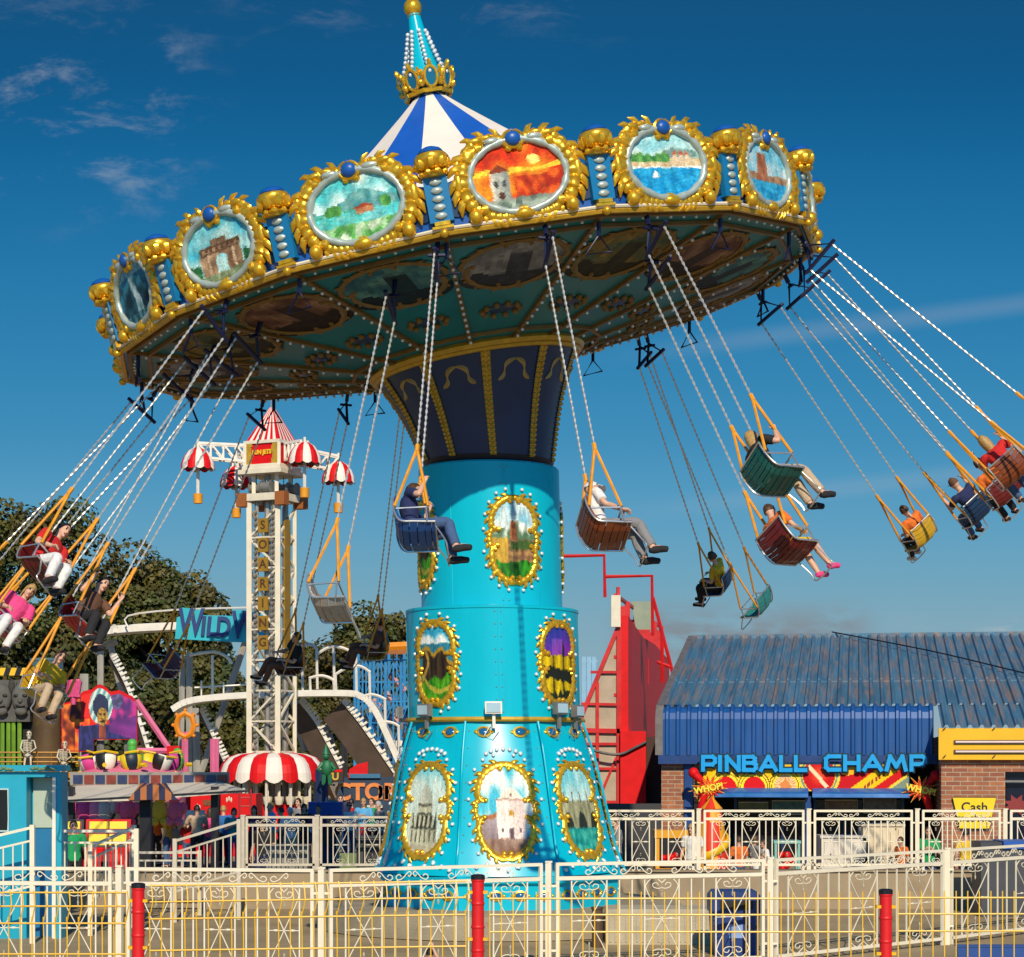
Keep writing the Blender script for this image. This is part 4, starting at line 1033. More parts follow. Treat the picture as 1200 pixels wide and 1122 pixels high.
def ornate_panel(P0, P1, hgt, zb=.10, bar=.013, lay=(1, 3, 3, 1), top=.19, feet=0.0, shear=0.0):
    """one wrought panel from ground point P0 to P1 (stiles, double top rail, bars and hearts)"""
    P0 = Vector(P0); P1 = Vector(P1); d = P1-P0; Ln = Vector((d.x, d.y, 0)).length
    def fn(x, y, z): q = P0+d*(x/Ln); return (q.x-d.y/Ln*y, q.y+d.x/Ln*y, q.z+z)
    b = MB(); b.fn = fn
    for x in (.02, Ln-.02): b.tube([(x, 0, feet), (x, 0, hgt)], .032, 4)
    b.tube([(0, 0, hgt), (Ln, 0, hgt)], .030, 4); b.tube([(0, 0, hgt-top), (Ln, 0, hgt-top)], .036, 4); b.tube([(0, 0, zb), (Ln, 0, zb)], .032, 4)
    scrollwork(b, Ln*.13, Ln*.46, hgt-top+.03, hgt-.03, bar*.62); scrollwork(b, Ln*.54, Ln*.87, hgt-top+.03, hgt-.03, bar*.62)
    nh = len(lay)-1; gaps = sum(lay); hw = 2.75; u = (Ln-.08)/(gaps+nh*hw); x = .04; z1 = hgt-top
    for i, g in enumerate(lay):
        for j in range(g):
            x += u
            if not (i == nh and j == g-1): b.tube([(x, 0, zb), (x, 0, z1)], bar, 4)
        if i < nh:
            heart(b, x, x+hw*u, zb, z1, bar*.62); x += hw*u; b.tube([(x, 0, zb), (x, 0, z1)], bar, 4)
    b.fn = None
    return b
def fence(name, label, pts, hgt, mt, post=.055, gap=.10, **k):
    t = thing(name, label, 'fence', (pts[0].x, pts[0].y, pts[0].z))
    for i, p in enumerate(pts):
        b = MB(); b.tube([p, p+Vector((0, 0, hgt+.03))], post, 4, up=(.2, 1, 0)); b.box((p.x, p.y, p.z+hgt+.035), (post*1.7, post*1.7, .02))
        for z in (hgt*.2, hgt*.8): b.box((p.x, p.y, p.z+z), (gap*2, .02, .03))
        b.build('post', mt, t)
    for a, c in zip(pts, pts[1:]):
        d = (c-a).normalized()*gap; ornate_panel(a+d, c-d, hgt, **k).build('panel', mt, t)
    return t
FW = mat('fence_white', (.80, .73, .57), .35, 0, .05, 5, dirt=((.40, .30, .17), .12, 9))
front = [(-130, 25.4), (140, 25.2), (377, 24.8), (643, 26.2), (903, 27.2), (1110, 30.0), (1290, 33.5)]
fence('ornate_fence', 'white wrought iron fence with heart scrolls right in front of the swing ride', [Vector((X(px, D), D, 0)) for px, D in front], 1.44, FW)
back = [px for px in (690, 819, 948, 1075, 1178, 1290)]
fence('ornate_fence', 'white scrolled fence on the low wall between the swing ride and the pinball arcade', [Vector((X(px, 37.2), 37.2, .72)) for px in back], 1.12, FW, gap=.09, bar=.014, top=.15, lay=(1, 2, 3, 1))
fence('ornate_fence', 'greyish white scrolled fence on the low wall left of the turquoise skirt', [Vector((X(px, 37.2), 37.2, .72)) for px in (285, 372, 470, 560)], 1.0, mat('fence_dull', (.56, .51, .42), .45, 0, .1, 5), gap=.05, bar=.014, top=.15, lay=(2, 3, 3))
def low_wall():
    m = mat('wall_render', (.32, .25, .165), .85, 0, .2, 1.2, bump=.3, bscale=12, dirt=((.12, .09, .06), .35, 1.2))
    b = MB(); b.bbox((-9.8, 37.0, 0), (13.5, 37.45, .70)); b.bbox((-9.85, 36.95, .70), (13.55, 37.5, .722)); o = b.build('low_wall', m); tag(o, 'low rendered wall carrying the scrolled white fences behind the swing ride', 'wall')
low_wall()
def stair_rail(name, label, pts, mt, hgt=.95, low=None, step=.15):
    """a plain railing whose rails follow a slope"""
    t = thing(name, label, 'railing', pts[0])
    b = MB()
    for a, c in zip(pts, pts[1:]):
        a = Vector(a); c = Vector(c); up = Vector((0, 0, 1)); n = max(2, int((c-a).length/step))
        b.tube([a+up*hgt, c+up*hgt], .03, 4); b.tube([a+up*.1, c+up*.1], .024, 4); b.tube([a+up*hgt*.8, c+up*hgt*.8], .022, 4)
        for i in range(1, n): q = a.lerp(c, i/n); b.tube([q+up*.1, q+up*hgt*.8], .014, 4)
    b.build('rail', mt, t)
    b = MB()
    for a in pts: a = Vector(a); b.tube([(a.x, a.y, 0), a+Vector((0, 0, hgt+.04))], .05, 4)
    b.build('post', mt, t)
FD = MATS['fence_dull']
stair_rail('stair_railing', 'white railing rising beside the turquoise pay booth', [P(-30, 1062, 30.2), P(38, 1046, 30.2)], FW, 1.0)
stair_rail('stair_railing', 'white railing with plain bars between the pay booth and the amusement stall', [P(64, 1042, 31.2), P(160, 1042, 31.2)], FW, .92)
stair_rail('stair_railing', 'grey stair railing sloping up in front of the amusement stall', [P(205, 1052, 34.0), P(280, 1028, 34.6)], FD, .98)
stair_rail('stair_railing', 'short white railing leading to the stall steps', [P(106, 1062, 31.5), P(157, 1036, 33)], FW, .95)
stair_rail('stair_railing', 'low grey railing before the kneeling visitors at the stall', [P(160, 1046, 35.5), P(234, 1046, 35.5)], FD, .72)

# yellow welded-mesh fence with red posts, nearest of all
def mesh_fence():
    t = thing('mesh_fence', 'bright yellow wire mesh fence with red posts along the bottom of the scene', 'fence', (X(560, 13), 13, 0))
    MY = mat('mesh_yellow', (.76, .44, .01), .4, 0, .1, 8); MR = mat('post_red', (.66, .008, .012), .45, 0, .1, 6, dirt=((.2, .01, .01), .1, 6))
    cols = [(-236, 1035), (162, 1038), (560, 1028), (1038, 1045), (1500, 1050)]
    def wire(b, pts, r): b.tube(pts, r, 4)
    for i, (px, ty) in enumerate(cols):
        D = 13; x = X(px, D); zt = Z(ty, D); b = MB()
        n = int(zt/.155); 
        b.lathe([(.041, 0), (.041, zt-.01)], 12, cx=x, cy=D)
        for j in range(n+1): b.lathe([(.0405, zt-.02-j*.155-.012), (.0455, zt-.02-j*.155-.006), (.0455, zt-.02-j*.155+.006), (.0405, zt-.02-j*.155+.012)], 12, cx=x, cy=D)
        p = b.build('post', MR, t, 40)
        b = MB(); b.lathe([(.047, zt-.015), (.047, zt+.012), (.03, zt+.018), (0, zt+.018)], 12, cx=x, cy=D); b.build('cap', DARK, p)
        b = MB()
        for j in range(0, n, 2): b.box((x-.05, D, zt-.10-j*.155), (.03, .05, .02)); b.box((x+.05, D, zt-.10-j*.155), (.03, .05, .02))
        b.each('clip', MY, p)
    rows = {0: (1046, 1062, 1082, 1118), 1: (1038, 1057, 1077, 1114), 2: (1053, 1072, 1092, 1132), 3: (1052, 1071, 1091, 1131)}
    for i in range(4):
        a, c = cols[i][0]+14, cols[i+1][0]-14; b = MB(); zs = [Z(y, 13) for y in rows[i]]; x0, x1 = X(a, 13), X(c, 13); n = round((x1-x0)/.0775)
        sl = .022 if i in (0, 1) else 0
        for k, z in enumerate(zs+[1.2, .85, .5, .2]): b.tube([(x0, 12.985, z-sl*0), (x1, 12.985, z+(.03 if i == 1 else 0))], .0068, 5)
        for j in range(n+1):
            x = x0+(x1-x0)*j/n; tl = (.03 if i == 1 else 0)*j/n
            if i in (0, 1): b.tube(catmull([(x+.010, 12.985, zs[0]+.012+tl), (x+.026, 12.95, zs[1]+tl), (x-.004, 12.985, zs[2]+tl), (x, 12.985, zs[2]-.1), (x, 12.985, .1)], 2), .0050, 4)
            else: b.tube([(x, 12.985, zs[0]+.045), (x, 12.985, .1)], .0050, 4)
        b.build('mesh_panel', MY, t)
mesh_fence()
# things standing on the ride's forecourt
def forecourt():
    D = 30.0; x0, x1 = X(712, D), X(838, D)
    t = thing('concrete_block', 'long pale concrete block lying in front of the column by the blue bin', 'block', ((x0+x1)/2, D, 0))
    mc = mat('block_concrete', (.44, .385, .28), .85, 0, .2, 3, bump=.5, bscale=25, dirt=((.2, .17, .13), .3, 3))
    b = MB(); b.prism([(0, 0), (.95, 0), (.95, .50), (.9, .54), (.05, .54), (0, .50)], x0, x1, 'x'); b.v = [(x, y+D, z) for x, y, z in b.v]
    n = 20
    b.build('body', mc, t)
    b = MB()
    for i in range(n): x = x0+.04+(x1-x0-.08)*i/(n-1); b.bbox((x-.012, D-.014, .04), (x+.012, D-.002, .48))
    b.build('ribbing', mc, t)
    b = MB(); x = X(700, 29.6); b.tube([(x, 29.6, 0), (x, 29.6, .58)], .085, 10); b.tube([(x, 29.6, .58), (x, 29.6, .61)], .10, 10); tag(b.build('bollard', mat('bollard_brown', (.10, .055, .03), .6, .1, .2), None, 40), 'short brown bollard at the left end of the pale concrete block', 'bollard')
    # blue litter bin
    D = 28.6; x = X(860, D); t = thing('litter_bin', 'navy blue litter bin with a hooded top beside the concrete block', 'bin', (x, D, 0))
    mb = mat('bin_blue', (.008, .035, .17), .4, 0, .15, 4)
    b = MB(); b.prism([(-.30, 0), (.30, 0), (.34, .62), (-.34, .62)], D-.30, D+.30)
    b.v = [(px+x, py, pz) for px, py, pz in b.v]; b.build('body', mb, t)
    b = MB(); b.prism([(-.36, .62), (.36, .62), (.36, .86), (.30, .93), (-.30, .93), (-.36, .86)], D-.33, D+.33); b.v = [(px+x, py, pz) for px, py, pz in b.v]; b.build('hood', mb, t)
    b = MB(); b.bbox((x-.24, D-.345, .68), (x+.24, D-.332, .80)); b.build('opening', BLACK, t)
    b = MB(); b.bbox((x-.11, D-.318, .26), (x+.13, D-.306, .46)); b.build('notice', mat('bin_notice', (.25, .36, .65), .4, 0, .2), t)
    D = 27.6; b = MB(); b.bbox((X(1122, D), D, 0), (X(1330, D), D+.12, .20)); b.bbox((X(1121, D), D-.01, .2), (X(1331, D), D+.13, .225)); tag(b.build('kick_board', mat('board_blue', (.01, .06, .25), .5, 0, .15), None), 'low blue kick board at the foot of the fence, bottom right', 'board')
    M = Matrix.Translation((X(504, 21.4), 21.4, 0)) @ Matrix.Rotation(math.radians(40), 4, 'Z')
    person('raise', M, 'small child in orange top reaching up before the yellow mesh fence', top='orange', legs='black', hc=0, scale=.46)
forecourt()
# ---------------------------------------------------------------- pinball arcade
def brick_mat():
    m = bpy.data.materials.new('red_brick'); m.use_nodes = True; t = m.node_tree; n = t.nodes; l = t.links; b = n['Principled BSDF']; b.inputs['Roughness'].default_value = .8
    tcn = n.new('ShaderNodeTexCoord'); sp = n.new('ShaderNodeSeparateXYZ'); l.new(tcn.outputs['Object'], sp.inputs[0])
    ad = n.new('ShaderNodeMath'); l.new(sp.outputs[0], ad.inputs[0]); l.new(sp.outputs[1], ad.inputs[1]); cb_ = n.new('ShaderNodeCombineXYZ'); l.new(ad.outputs[0], cb_.inputs[0]); l.new(sp.outputs[2], cb_.inputs[1])
    br = n.new('ShaderNodeTexBrick'); l.new(cb_.outputs[0], br.inputs['Vector']); br.inputs['Scale'].default_value = 1.0
    br.inputs['Brick Width'].default_value = .30; br.inputs['Row Height'].default_value = .094; br.inputs['Mortar Size'].default_value = .010; br.inputs['Mortar Smooth'].default_value = .2
    br.inputs['Color1'].default_value = (.50, .16, .05, 1); br.inputs['Color2'].default_value = (.30, .075, .03, 1); br.inputs['Mortar'].default_value = (.50, .40, .28, 1)
    nz_ = n.new('ShaderNodeTexNoise'); nz_.inputs['Scale'].default_value = 7; l.new(tcn.outputs['Object'], nz_.inputs['Vector'])
    mm = n.new('ShaderNodeMix'); mm.data_type = 'RGBA'; mm.blend_type = 'MULTIPLY'; mm.inputs[0].default_value = .55; l.new(br.outputs[0], mm.inputs[6]); l.new(nz_.outputs[0], mm.inputs[7])
    gm_ = n.new('ShaderNodeBrightContrast'); gm_.inputs[1].default_value = .03; l.new(mm.outputs[2], gm_.inputs[0]); l.new(gm_.outputs[0], b.inputs['Base Color'])
    bu = n.new('ShaderNodeBump'); bu.inputs['Strength'].default_value = .5; bu.inputs['Distance'].default_value = .01; bu.invert = True; l.new(br.outputs[1], bu.inputs['Height']); l.new(bu.outputs[0], b.inputs['Normal'])
    return m
BRICK = brick_mat()
def roof_mat():
    m = mat('blue_sheeting', (.060, .165, .27), .5, .1, .32, 1.8, dirt=((.30, .19, .12), .62, 2.6), stretch=(3.6, .22, .22))
    return m
def wall_sheet_mat(): return mat('blue_cladding', (.012, .085, .30), .4, .1, .16, 1.6, dirt=((.16, .09, .06), .22, 3.5), stretch=(2.6, .5, .35))
AK = Vector((3.35, 44, 0)); AR = -math.radians(10)
AS = 1.2      # the arcade stands well back, a fifth larger than its drawing
MA = Matrix.Translation((AK.x*AS, AK.y*AS, EYE*(1-AS))) @ Matrix.Rotation(AR, 4, 'Z') @ Matrix.Scale(AS, 4)
def au(px, w=0.0):
    t = (px-600)/FPX; a = (math.cos(AR), math.sin(AR)); d = (-math.sin(AR), math.cos(AR))
    X0, Y0 = AK.x+d[0]*w, AK.y+d[1]*w
    return (Y0*t-X0)/(a[0]-a[1]*t)
def corrugated(b, x0, x1, path, pitch=.24, amp=.06):
    """trapezoid ribbed sheet along x following a (y, z) path"""
    n = int((x1-x0)/pitch); xs = []
    for i in range(n+1):
        x = x0+i*pitch
        for f, o in ((0, 0), (.18, 0), (.30, 1), (.52, 1), (.64, 0)):
            if x+f*pitch <= x1: xs.append((x+f*pitch, o))
    nr = []
    for i, p in enumerate(path):
        a = Vector(path[max(0, i-1)]); c = Vector(path[min(len(path)-1, i+1)]); d = (c-a).normalized(); nr.append(Vector((-d.y, d.x)) if True else d)
    m = len(path); vs = [(x, p[0]+q.x*o*amp, p[1]+q.y*o*amp) for x, o in xs for p, q in zip(path, nr)]
    b.add(vs, [(i*m+j, (i+1)*m+j, (i+1)*m+j+1, i*m+j+1) for i in range(len(xs)-1) for j in range(m-1)])
def arcade():
    t = thing('amusement_arcade', 'brick pinball arcade under a weathered blue corrugated roof', 'building', M=MA)
    def B(mb, nm, m, par=None, sm=None): return mb.build(nm, m, par or t, sm, world=False)
    b = MB(); b.bbox((0, 0, 0), (au(801), .3, 2.72)); b.bbox((au(813), 0, 0), (au(823), .3, 2.72)); b.bbox((0, .3, 0), (.3, 8.5, 2.72)); b.bbox((0, 8.2, 0), (16, 8.5, 2.72)); b.bbox((.3, 3.0, 0), (16, 3.2, 2.72)); B(b, 'brick_wall', BRICK)
    b = MB(); b.bbox((au(801)+.02, -.04, 0), (au(812), .2, 2.70)); b.bbox((au(948)-.06, -.62, 0), (au(948)+.06, -.5, 2.0)); B(b, 'blue_pillar', mat('pillar_blue', (.012, .06, .24), .4, 0, .12))
    b = MB(); b.bbox((-.05, -.22, 2.70), (6.04, .1, 2.90)); B(b, 'eaves_beam', mat('beam_blue', (.010, .05, .20), .45, 0, .15, 3, dirt=((.2, .12, .07), .15, 4)))
    b = MB(); corrugated(b, .05, 6.02, [(-.18, 2.9), (-.18, 3.7), (-.15, 3.84), (-.05, 3.93), (.1, 3.98)]); B(b, 'wall_cladding', wall_sheet_mat())
    RZ = lambda w: 3.955+.2435*w
    b = MB(); corrugated(b, -.02, 17, [(.06, RZ(.06)), (2.7, RZ(2.7)), (2.72, RZ(2.72)+.02), (5.5, RZ(5.5)), (8.5, RZ(8.5))]); B(b, 'roof', roof_mat())
    b = MB(); b.bbox((0, 8.4, RZ(8.5)-.05), (17, 8.75, RZ(8.5)+.075)); B(b, 'ridge_cap', roof_mat())
    b = MB()
    b.add([(-.12, -.2, 2.9), (-.12, -.2, 3.75), (-.12, .05, 4.02), (-.12, 8.5, RZ(8.5)+.06), (-.12, 8.5, 2.9), (.05, -.2, 2.9), (.05, -.2, 3.75), (.05, .05, 4.02), (.05, 8.5, RZ(8.5)+.06), (.05, 8.5, 2.9)], [(0, 1, 2, 3, 4), (5, 9, 8, 7, 6), (0, 5, 6, 1), (1, 6, 7, 2), (2, 7, 8, 3), (3, 8, 9, 4)])
    B(b, 'verge', mat('verge_grey', (.16, .15, .15), .6, .2, .3, 6, dirt=((.30, .16, .08), .3, 5)))
    b = MB(); b.add([(.06, 0, 2.72), (6.04, 0, 2.72), (6.04, 3, 2.72), (.06, 3, 2.72)], [(0, 3, 2, 1)]); B(b, 'soffit', NAVY)
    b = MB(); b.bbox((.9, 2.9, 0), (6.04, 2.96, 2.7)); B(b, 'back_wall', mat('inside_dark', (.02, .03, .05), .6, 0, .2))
    # shop front: dark glazing with pale framed notices
    FR = mat('notice_frame', (.45, .42, .30), .5, 0, .1); GL = mat('dark_glass', (.012, .016, .022), .08, 0, .1)
    for px0, px1, y0, y1 in ((862, 945, 938, 990), (955, 1058, 938, 990)):
        b = MB(); b.bbox((au(px0, .5), .5, .3), (au(px1, .5), .53, 1.9)); o = B(b, 'shop_window', GL)
        b = MB()
        for px in np.linspace(px0, px1, 4): b.bbox((au(px, .5)-.03, .44, .0), (au(px, .5)+.03, .5, 1.95))
        b.bbox((au(px0, .5), .44, 0), (au(px1, .5), .5, .3)); B(b, 'window_frame', NAVY, o)
    for px0, px1, y0, y1, cc in ((905, 945, 939, 955, (.05, .12, .10)), (967, 1005, 938, 952, (.14, .08, .03)), (1012, 1050, 935, 953, (.10, .09, .07)), (866, 900, 941, 953, (.10, .10, .02))):
        D = 43.6; x0, x1 = au(px0, .40), au(px1, .40); b = MB(); b.bbox((x0, .38, Z(y1, D)), (x1, .42, Z(y0, D))); o = B(b, 'notice_board', mat('notice_%d' % px0, cc, .4, 0, .5, 12))
        b = MB(); z0, z1 = Z(y1, D), Z(y0, D); b.tube([(x0, .37, z0), (x1, .37, z0), (x1, .37, z1), (x0, .37, z1)], .016, 4, closed=True); B(b, 'notice_frame', FR, o)
    # rounded blue awnings
    for px0, px1 in ((838, 947), (952, 1066)):
        b = MB(); x0, x1 = au(px0, -.8), au(px1, -.8)
        pr = [(.3, 2.22), (-.35, 2.20), (-.62, 2.16), (-.78, 2.06), (-.80, 1.98), (-.72, 1.96), (.3, 2.0)]
        b.prism(pr, x0, x1, 'x'); B(b, 'awning', mat('awning_blue', (.01, .13, .42), .22, .1, .1, 3), None, 40)
    # right wing: lower roof, brick front, yellow fascia
    W0 = -2.0
    b = MB(); corrugated(b, 6.06, 17, [(W0, RZ(W0)), (-1, RZ(-1)), (.14, RZ(.14)+.01)]); B(b, 'wing_roof', roof_mat())
    b = MB(); b.bbox((6.06, W0+.2, 0), (au(1178, W0+.2), W0+.5, 2.8)); b.bbox((6.06, W0+.5, 0), (6.3, 3, 3.3)); b.bbox((au(1178, W0+.2), W0+.2, 2.55), (17, W0+.5, 2.8)); B(b, 'wing_brick', BRICK)
    b = MB(); b.bbox((6.0, W0+.02, 2.80), (17, W0+.2, 3.46)); o = B(b, 'yellow_fascia', mat('fascia_yellow', (.80, .46, .008), .4, 0, .06, 2, dirt=((.4, .2, .02), .1, 5)))
    b = MB()
    for z in (3.17, 2.97):
        b.m = 0; b.bbox((au(1118, W0), W0-.02, z-.04), (17, W0+.018, z+.04)); b.m = 1; b.tube([(au(1118, W0)+.03, W0-.035, z), (17, W0-.035, z)], .024, 6)
    b.m = 0
    for px, z in ((1105, 3.42), (1163, 3.42), (1105, 2.84), (1163, 2.84)): b.tube([(au(px, W0), W0-.01, z), (au(px, W0)+.06, W0-.03, z+.06)], .012, 4)
    B(b, 'neon_tube', [mat('tube_trough', (.10, .05, .04), .5, .2, .1), mat('tube_pink', (.80, .66, .62), .2, 0, .05)], o)
    b = MB(); b.bbox((au(1180, W0+.2), W0+.4, .4), (17, W0+.43, 2.55)); o = B(b, 'window', mat('wing_glass', (.008, .012, .03), .1, 0, .1))
    b = MB(); b.bbox((au(1178, W0+.2), W0+.22, 2.33), (17, W0+.30, 2.37)); b.bbox((au(1178, W0+.2), W0+.22, .3), (17, W0+.5, .4)); B(b, 'window_frame', GREYM, o)
    b = MB(); cx = au(1192, W0+.2); b.add([(cx+(.30 if i % 2 else .16)*math.cos(i*math.pi/8), W0+.37, 1.85+(.24 if i % 2 else .13)*math.sin(i*math.pi/8)) for i in range(16)], [tuple(range(16))]); B(b, 'window_star', mat('star_red', (.22, .02, .02), .5), o)
    # slack cable over the roof
    b = MB(); pts = [(au(975, 8.5), 8.5, RZ(8.5)+.12), (au(1090, 5), 5.6, RZ(5.6)+.16), (au(1200, 3), 3.0, RZ(3)+.12), (au(1300, 1), 1.0, RZ(1)+.1)]; b.tube(catmull(pts, 5), .018, 5); B(b, 'roof_cable', DARK)
    # the sign
    s = thing('arcade_sign', 'blue PINBALL CHAMP lettering over a red and yellow picture board', 'sign', M=MA @ Matrix.Translation((0, -.5, 0)))
    x0, x1 = au(823, -.5), au(1066, -.5); z0, z1 = 2.10, 2.74
    def art(u, v):
        x = x0+(x1-x0)*u; pxx = 823+(1066-823)*u; pyy = 931-v*28; c = hx('f2c40f')
        for cx, cy, r, col in ((850, 928, 21, 'd8121c'), (884, 928, 21, 'd8121c'), (921, 926, 20, 'f0b060')):
            d = math.hypot(pxx-cx, (pyy-cy)*1.05)
            if d < r: c = hx('fbe23a')
            if abs(d-r*.93) < .8 or abs(d-r*.78) < .5: c = hx('8a5a10')
            if d < r*.62: c = hx(col)
            if cx == 921 and d < r*.66: c = hx('f3d8a0') if (math.atan2(pyy-cy, pxx-cx)*14/math.pi) % 1 < .5 and d > r*.3 else hx('e08a4a')
        d = math.hypot(pxx-961, pyy-914)
        if pxx > 934 and pyy < 907: c = hx('f5d020')
        if d < 25: c = hx('e9d44a')
        if 20 < d < 22: c = hx('7c8f8a')
        if d < 19: c = mixc(hx('f0502a'), hx('c80f18'), (d-3)/10); c = hx('ffd9b0') if abs(pxx-pyy-44) < 3 and d < 16 else c
        if pxx > 978 and d > 25:
            k = (pxx-978)+(pyy-931)*1.55
            c = hx('c9101c') if k < 15 else (hx('f5c518') if k < 42 else (hx('cf1418') if k < 58 else (hx('e8d24a') if k < 63 else hx('7f9183'))))
            if k < 15 and math.hypot(pxx-995, (pyy-905)*1.3) < 12: c = hx('f6b92a')
            if 27 < k < 34 and (pxx*.9) % 4 < 2.4 and 1005 < pxx < 1040: c = hx('9b3b2a')
        return lin(c)
    b = MB(); b.prism([(x0, z0), (x1, z0), (x1, z1-.1), (x1-.3, z1), (x0, z1)], .0, .06); b.build('picture_board', NAVY, s, world=False)
    b = MB(); b.grid(lambda u, v: (x0+.02+(x1-x0-.04)*u, -.006, z0+.01+(z1-z0-.06)*v), 200, 24, art); b.build('board_art', PAINT, s, world=False)
    LET = {'P': ([[(0, 0), (0, 1)], [(0, 1), (.8, 1), (1, .85), (1, .6), (.8, .42), (0, .42)]], 1), 'I': ([[(0, 0), (0, 1)]], .14), 'N': ([[(0, 0), (0, 1), (1, 0), (1, 1)]], 1),
           'B': ([[(0, 0), (0, 1), (.75, 1), (.92, .86), (.92, .68), (.75, .54), (0, .54)], [(.75, .54), (1, .40), (1, .16), (.82, 0), (0, 0)]], 1), 'A': ([[(0, 0), (.62, 1), (1.24, 0)], [(.3, .28), (.94, .28)]], 1.24), 'L': ([[(0, 1), (0, 0), (.8, 0)]], .8),
           'C': ([[(1, 1), (.2, 1), (0, .82), (0, .18), (.2, 0), (1, 0)]], 1), 'H': ([[(0, 0), (0, 1)], [(1, 0), (1, 1)], [(0, .5), (1, .5)]], 1), 'M': ([[(0, 0), (.25, 1), (.7, .25), (1.15, 1), (1.4, 0)]], 1.4)}
    def word(wd, px0, px1, zb, zt):
        xa, xb = au(px0, -.62), au(px1, -.62); hgt = zt-zb; tot = sum(LET[c][1] for c in wd)+.42*(len(wd)-1); k = (xb-xa)/tot; x = xa
        f = MB(); o = MB()
        for c in wd:
            for st in LET[c][0]:
                for (p, q), (r, v) in zip(st, st[1:]):
                    A_ = Vector((x+p*k, 0, zb+q*hgt)); B_ = Vector((x+r*k, 0, zb+v*hgt)); d = (B_-A_).normalized(); nrm = Vector((-d.z, 0, d.x))
                    for mb, w_, y0, y1 in ((f, .043, -.17, -.09), (o, .078, -.09, .0)):
                        e = d*w_*.9; e_ = nrm*w_; qd = [A_-e+e_, B_+e+e_, B_+e-e_, A_-e-e_]; mb.add([(p_.x, y0+rnd.uniform(0, .003), p_.z) for p_ in qd]+[(p_.x, y1, p_.z) for p_ in qd], [(0, 1, 2, 3), (0, 4, 5, 1), (1, 5, 6, 2), (2, 6, 7, 3), (3, 7, 4, 0)])
            x += (LET[c][1]+.42)*k
        g = o.build('lettering_outline', mat('letter_dark', (.004, .035, .06), .4, 0, .1), s, world=False); f.build('lettering', mat('letter_blue', (.01, .34, .80), .35, 0, .05), s, world=False)
    word('PINBALL', 824, 944, 2.57, 2.86); word('CHAMP', 968, 1084, 2.58, 2.87)
    text('10', .17, mat('dial_red', (.4, .02, .01), .5), at(au(914, -.5), -.014, 2.27), s, 'lettering', .002); text('0', .17, MATS['dial_red'], at(au(931, -.5), -.014, 2.27), s, 'lettering', .002)
    def burst(nm, label, px, py, sz, tilt, txt, col2):
        bt = thing(nm, label, 'sign', M=MA @ Matrix.Translation((au(px, -.75), -.75, Z(py, 43.2))))
        for lay, (k, mt, y) in enumerate(((1.0, mat('burst_yellow', (.80, .50, .03), .4, 0, .05), 0), (.86, RED, -.03), (.58, mat('burst_orange', (.75, .20, .01), .4, 0, .05), -.06))):
            n = 15; pts = []
            rr = random.Random(5)
            for i in range(n*2):
                a = i*math.pi/n; r = sz*k*((.78+.4*rr.random()) if i % 2 == 0 else .50); pts.append((r*math.cos(a)*1.15, r*math.sin(a)*.85))
            b = MB(); k_ = len(pts)
            b.add([(0, y-.03, 0)]+[(p, y-.03, q) for p, q in pts]+[(p, y, q) for p, q in pts], [(0, 1+i, 1+(i+1) % k_) for i in range(k_)]+[(1+i, 1+k_+i, 1+k_+(i+1) % k_, 1+(i+1) % k_) for i in range(k_)])
            b.build(('starburst', 'starburst_centre', 'starburst_core')[lay], mt, bt, world=False)
        b = MB(); q = -1 if tilt > 0 else 1
        b.tube([(-.0*q, .03, 0), (q*.35*sz/.4, .02, .34*sz/.4)], [.06, .10], 8); b.ball((q*.38*sz/.4, .02, .38*sz/.4), .12, 8, 6); b.tube([(q*.1, .03, -.1), (q*.2, .03, -.55*sz/.4)], [.1, .07], 8); b.build('red_flipper', RED, bt, 50, world=False)
        text(txt, .19, mat('burst_text', (.85, .70, .05), .4), MA @ Matrix.Translation((au(px, -.75), -.86, Z(py, 43.2))) @ Matrix.Rotation(-tilt, 4, 'Y') @ UPR, bt, 'lettering', .012, .008)
    burst('starburst_sign', 'red and orange comic starburst at the left end of the PINBALL lettering', 831, 924, .36, .2, 'WHOP!', 0)
    burst('starburst_sign', 'comic starburst with long spikes in the shade at the right end of the CHAMP lettering', 1079, 925, .33, -.2, 'WHOP!', 0)
    # cash machine board on the brick pier
    Dc = 41.6; M = MA @ Matrix.Translation((au(1142, W0+.1), W0+.12, Z(951, Dc))); cs = thing('cash_sign', 'yellow tapered board reading Cash machine on the brick pier', 'sign', M=M)
    b = MB(); b.prism([(-.30, -.34), (.30, -.34), (.44, .30), (-.44, .30)], 0, .05); b.build('board', mat('cash_yellow', (.82, .62, .01), .4, 0, .04), cs, world=False)
    b = MB(); pts = [(-.30, -.02, -.34), (.30, -.02, -.34), (.44, -.02, .30), (-.44, -.02, .30)]; b.tube([(x, .02, z) for x, _, z in pts], .022, 4, closed=True); b.build('board_edge', DARK, cs, world=False)
    for s_, z in (('Cash', .10), ('machine', -.13)): text(s_, .27 if z > 0 else .22, mat('letter_black', (.012, .012, .015), .5), M @ Matrix.Translation((0, -.006, z)) @ UPR, cs, 'lettering', .003, .004)
arcade()
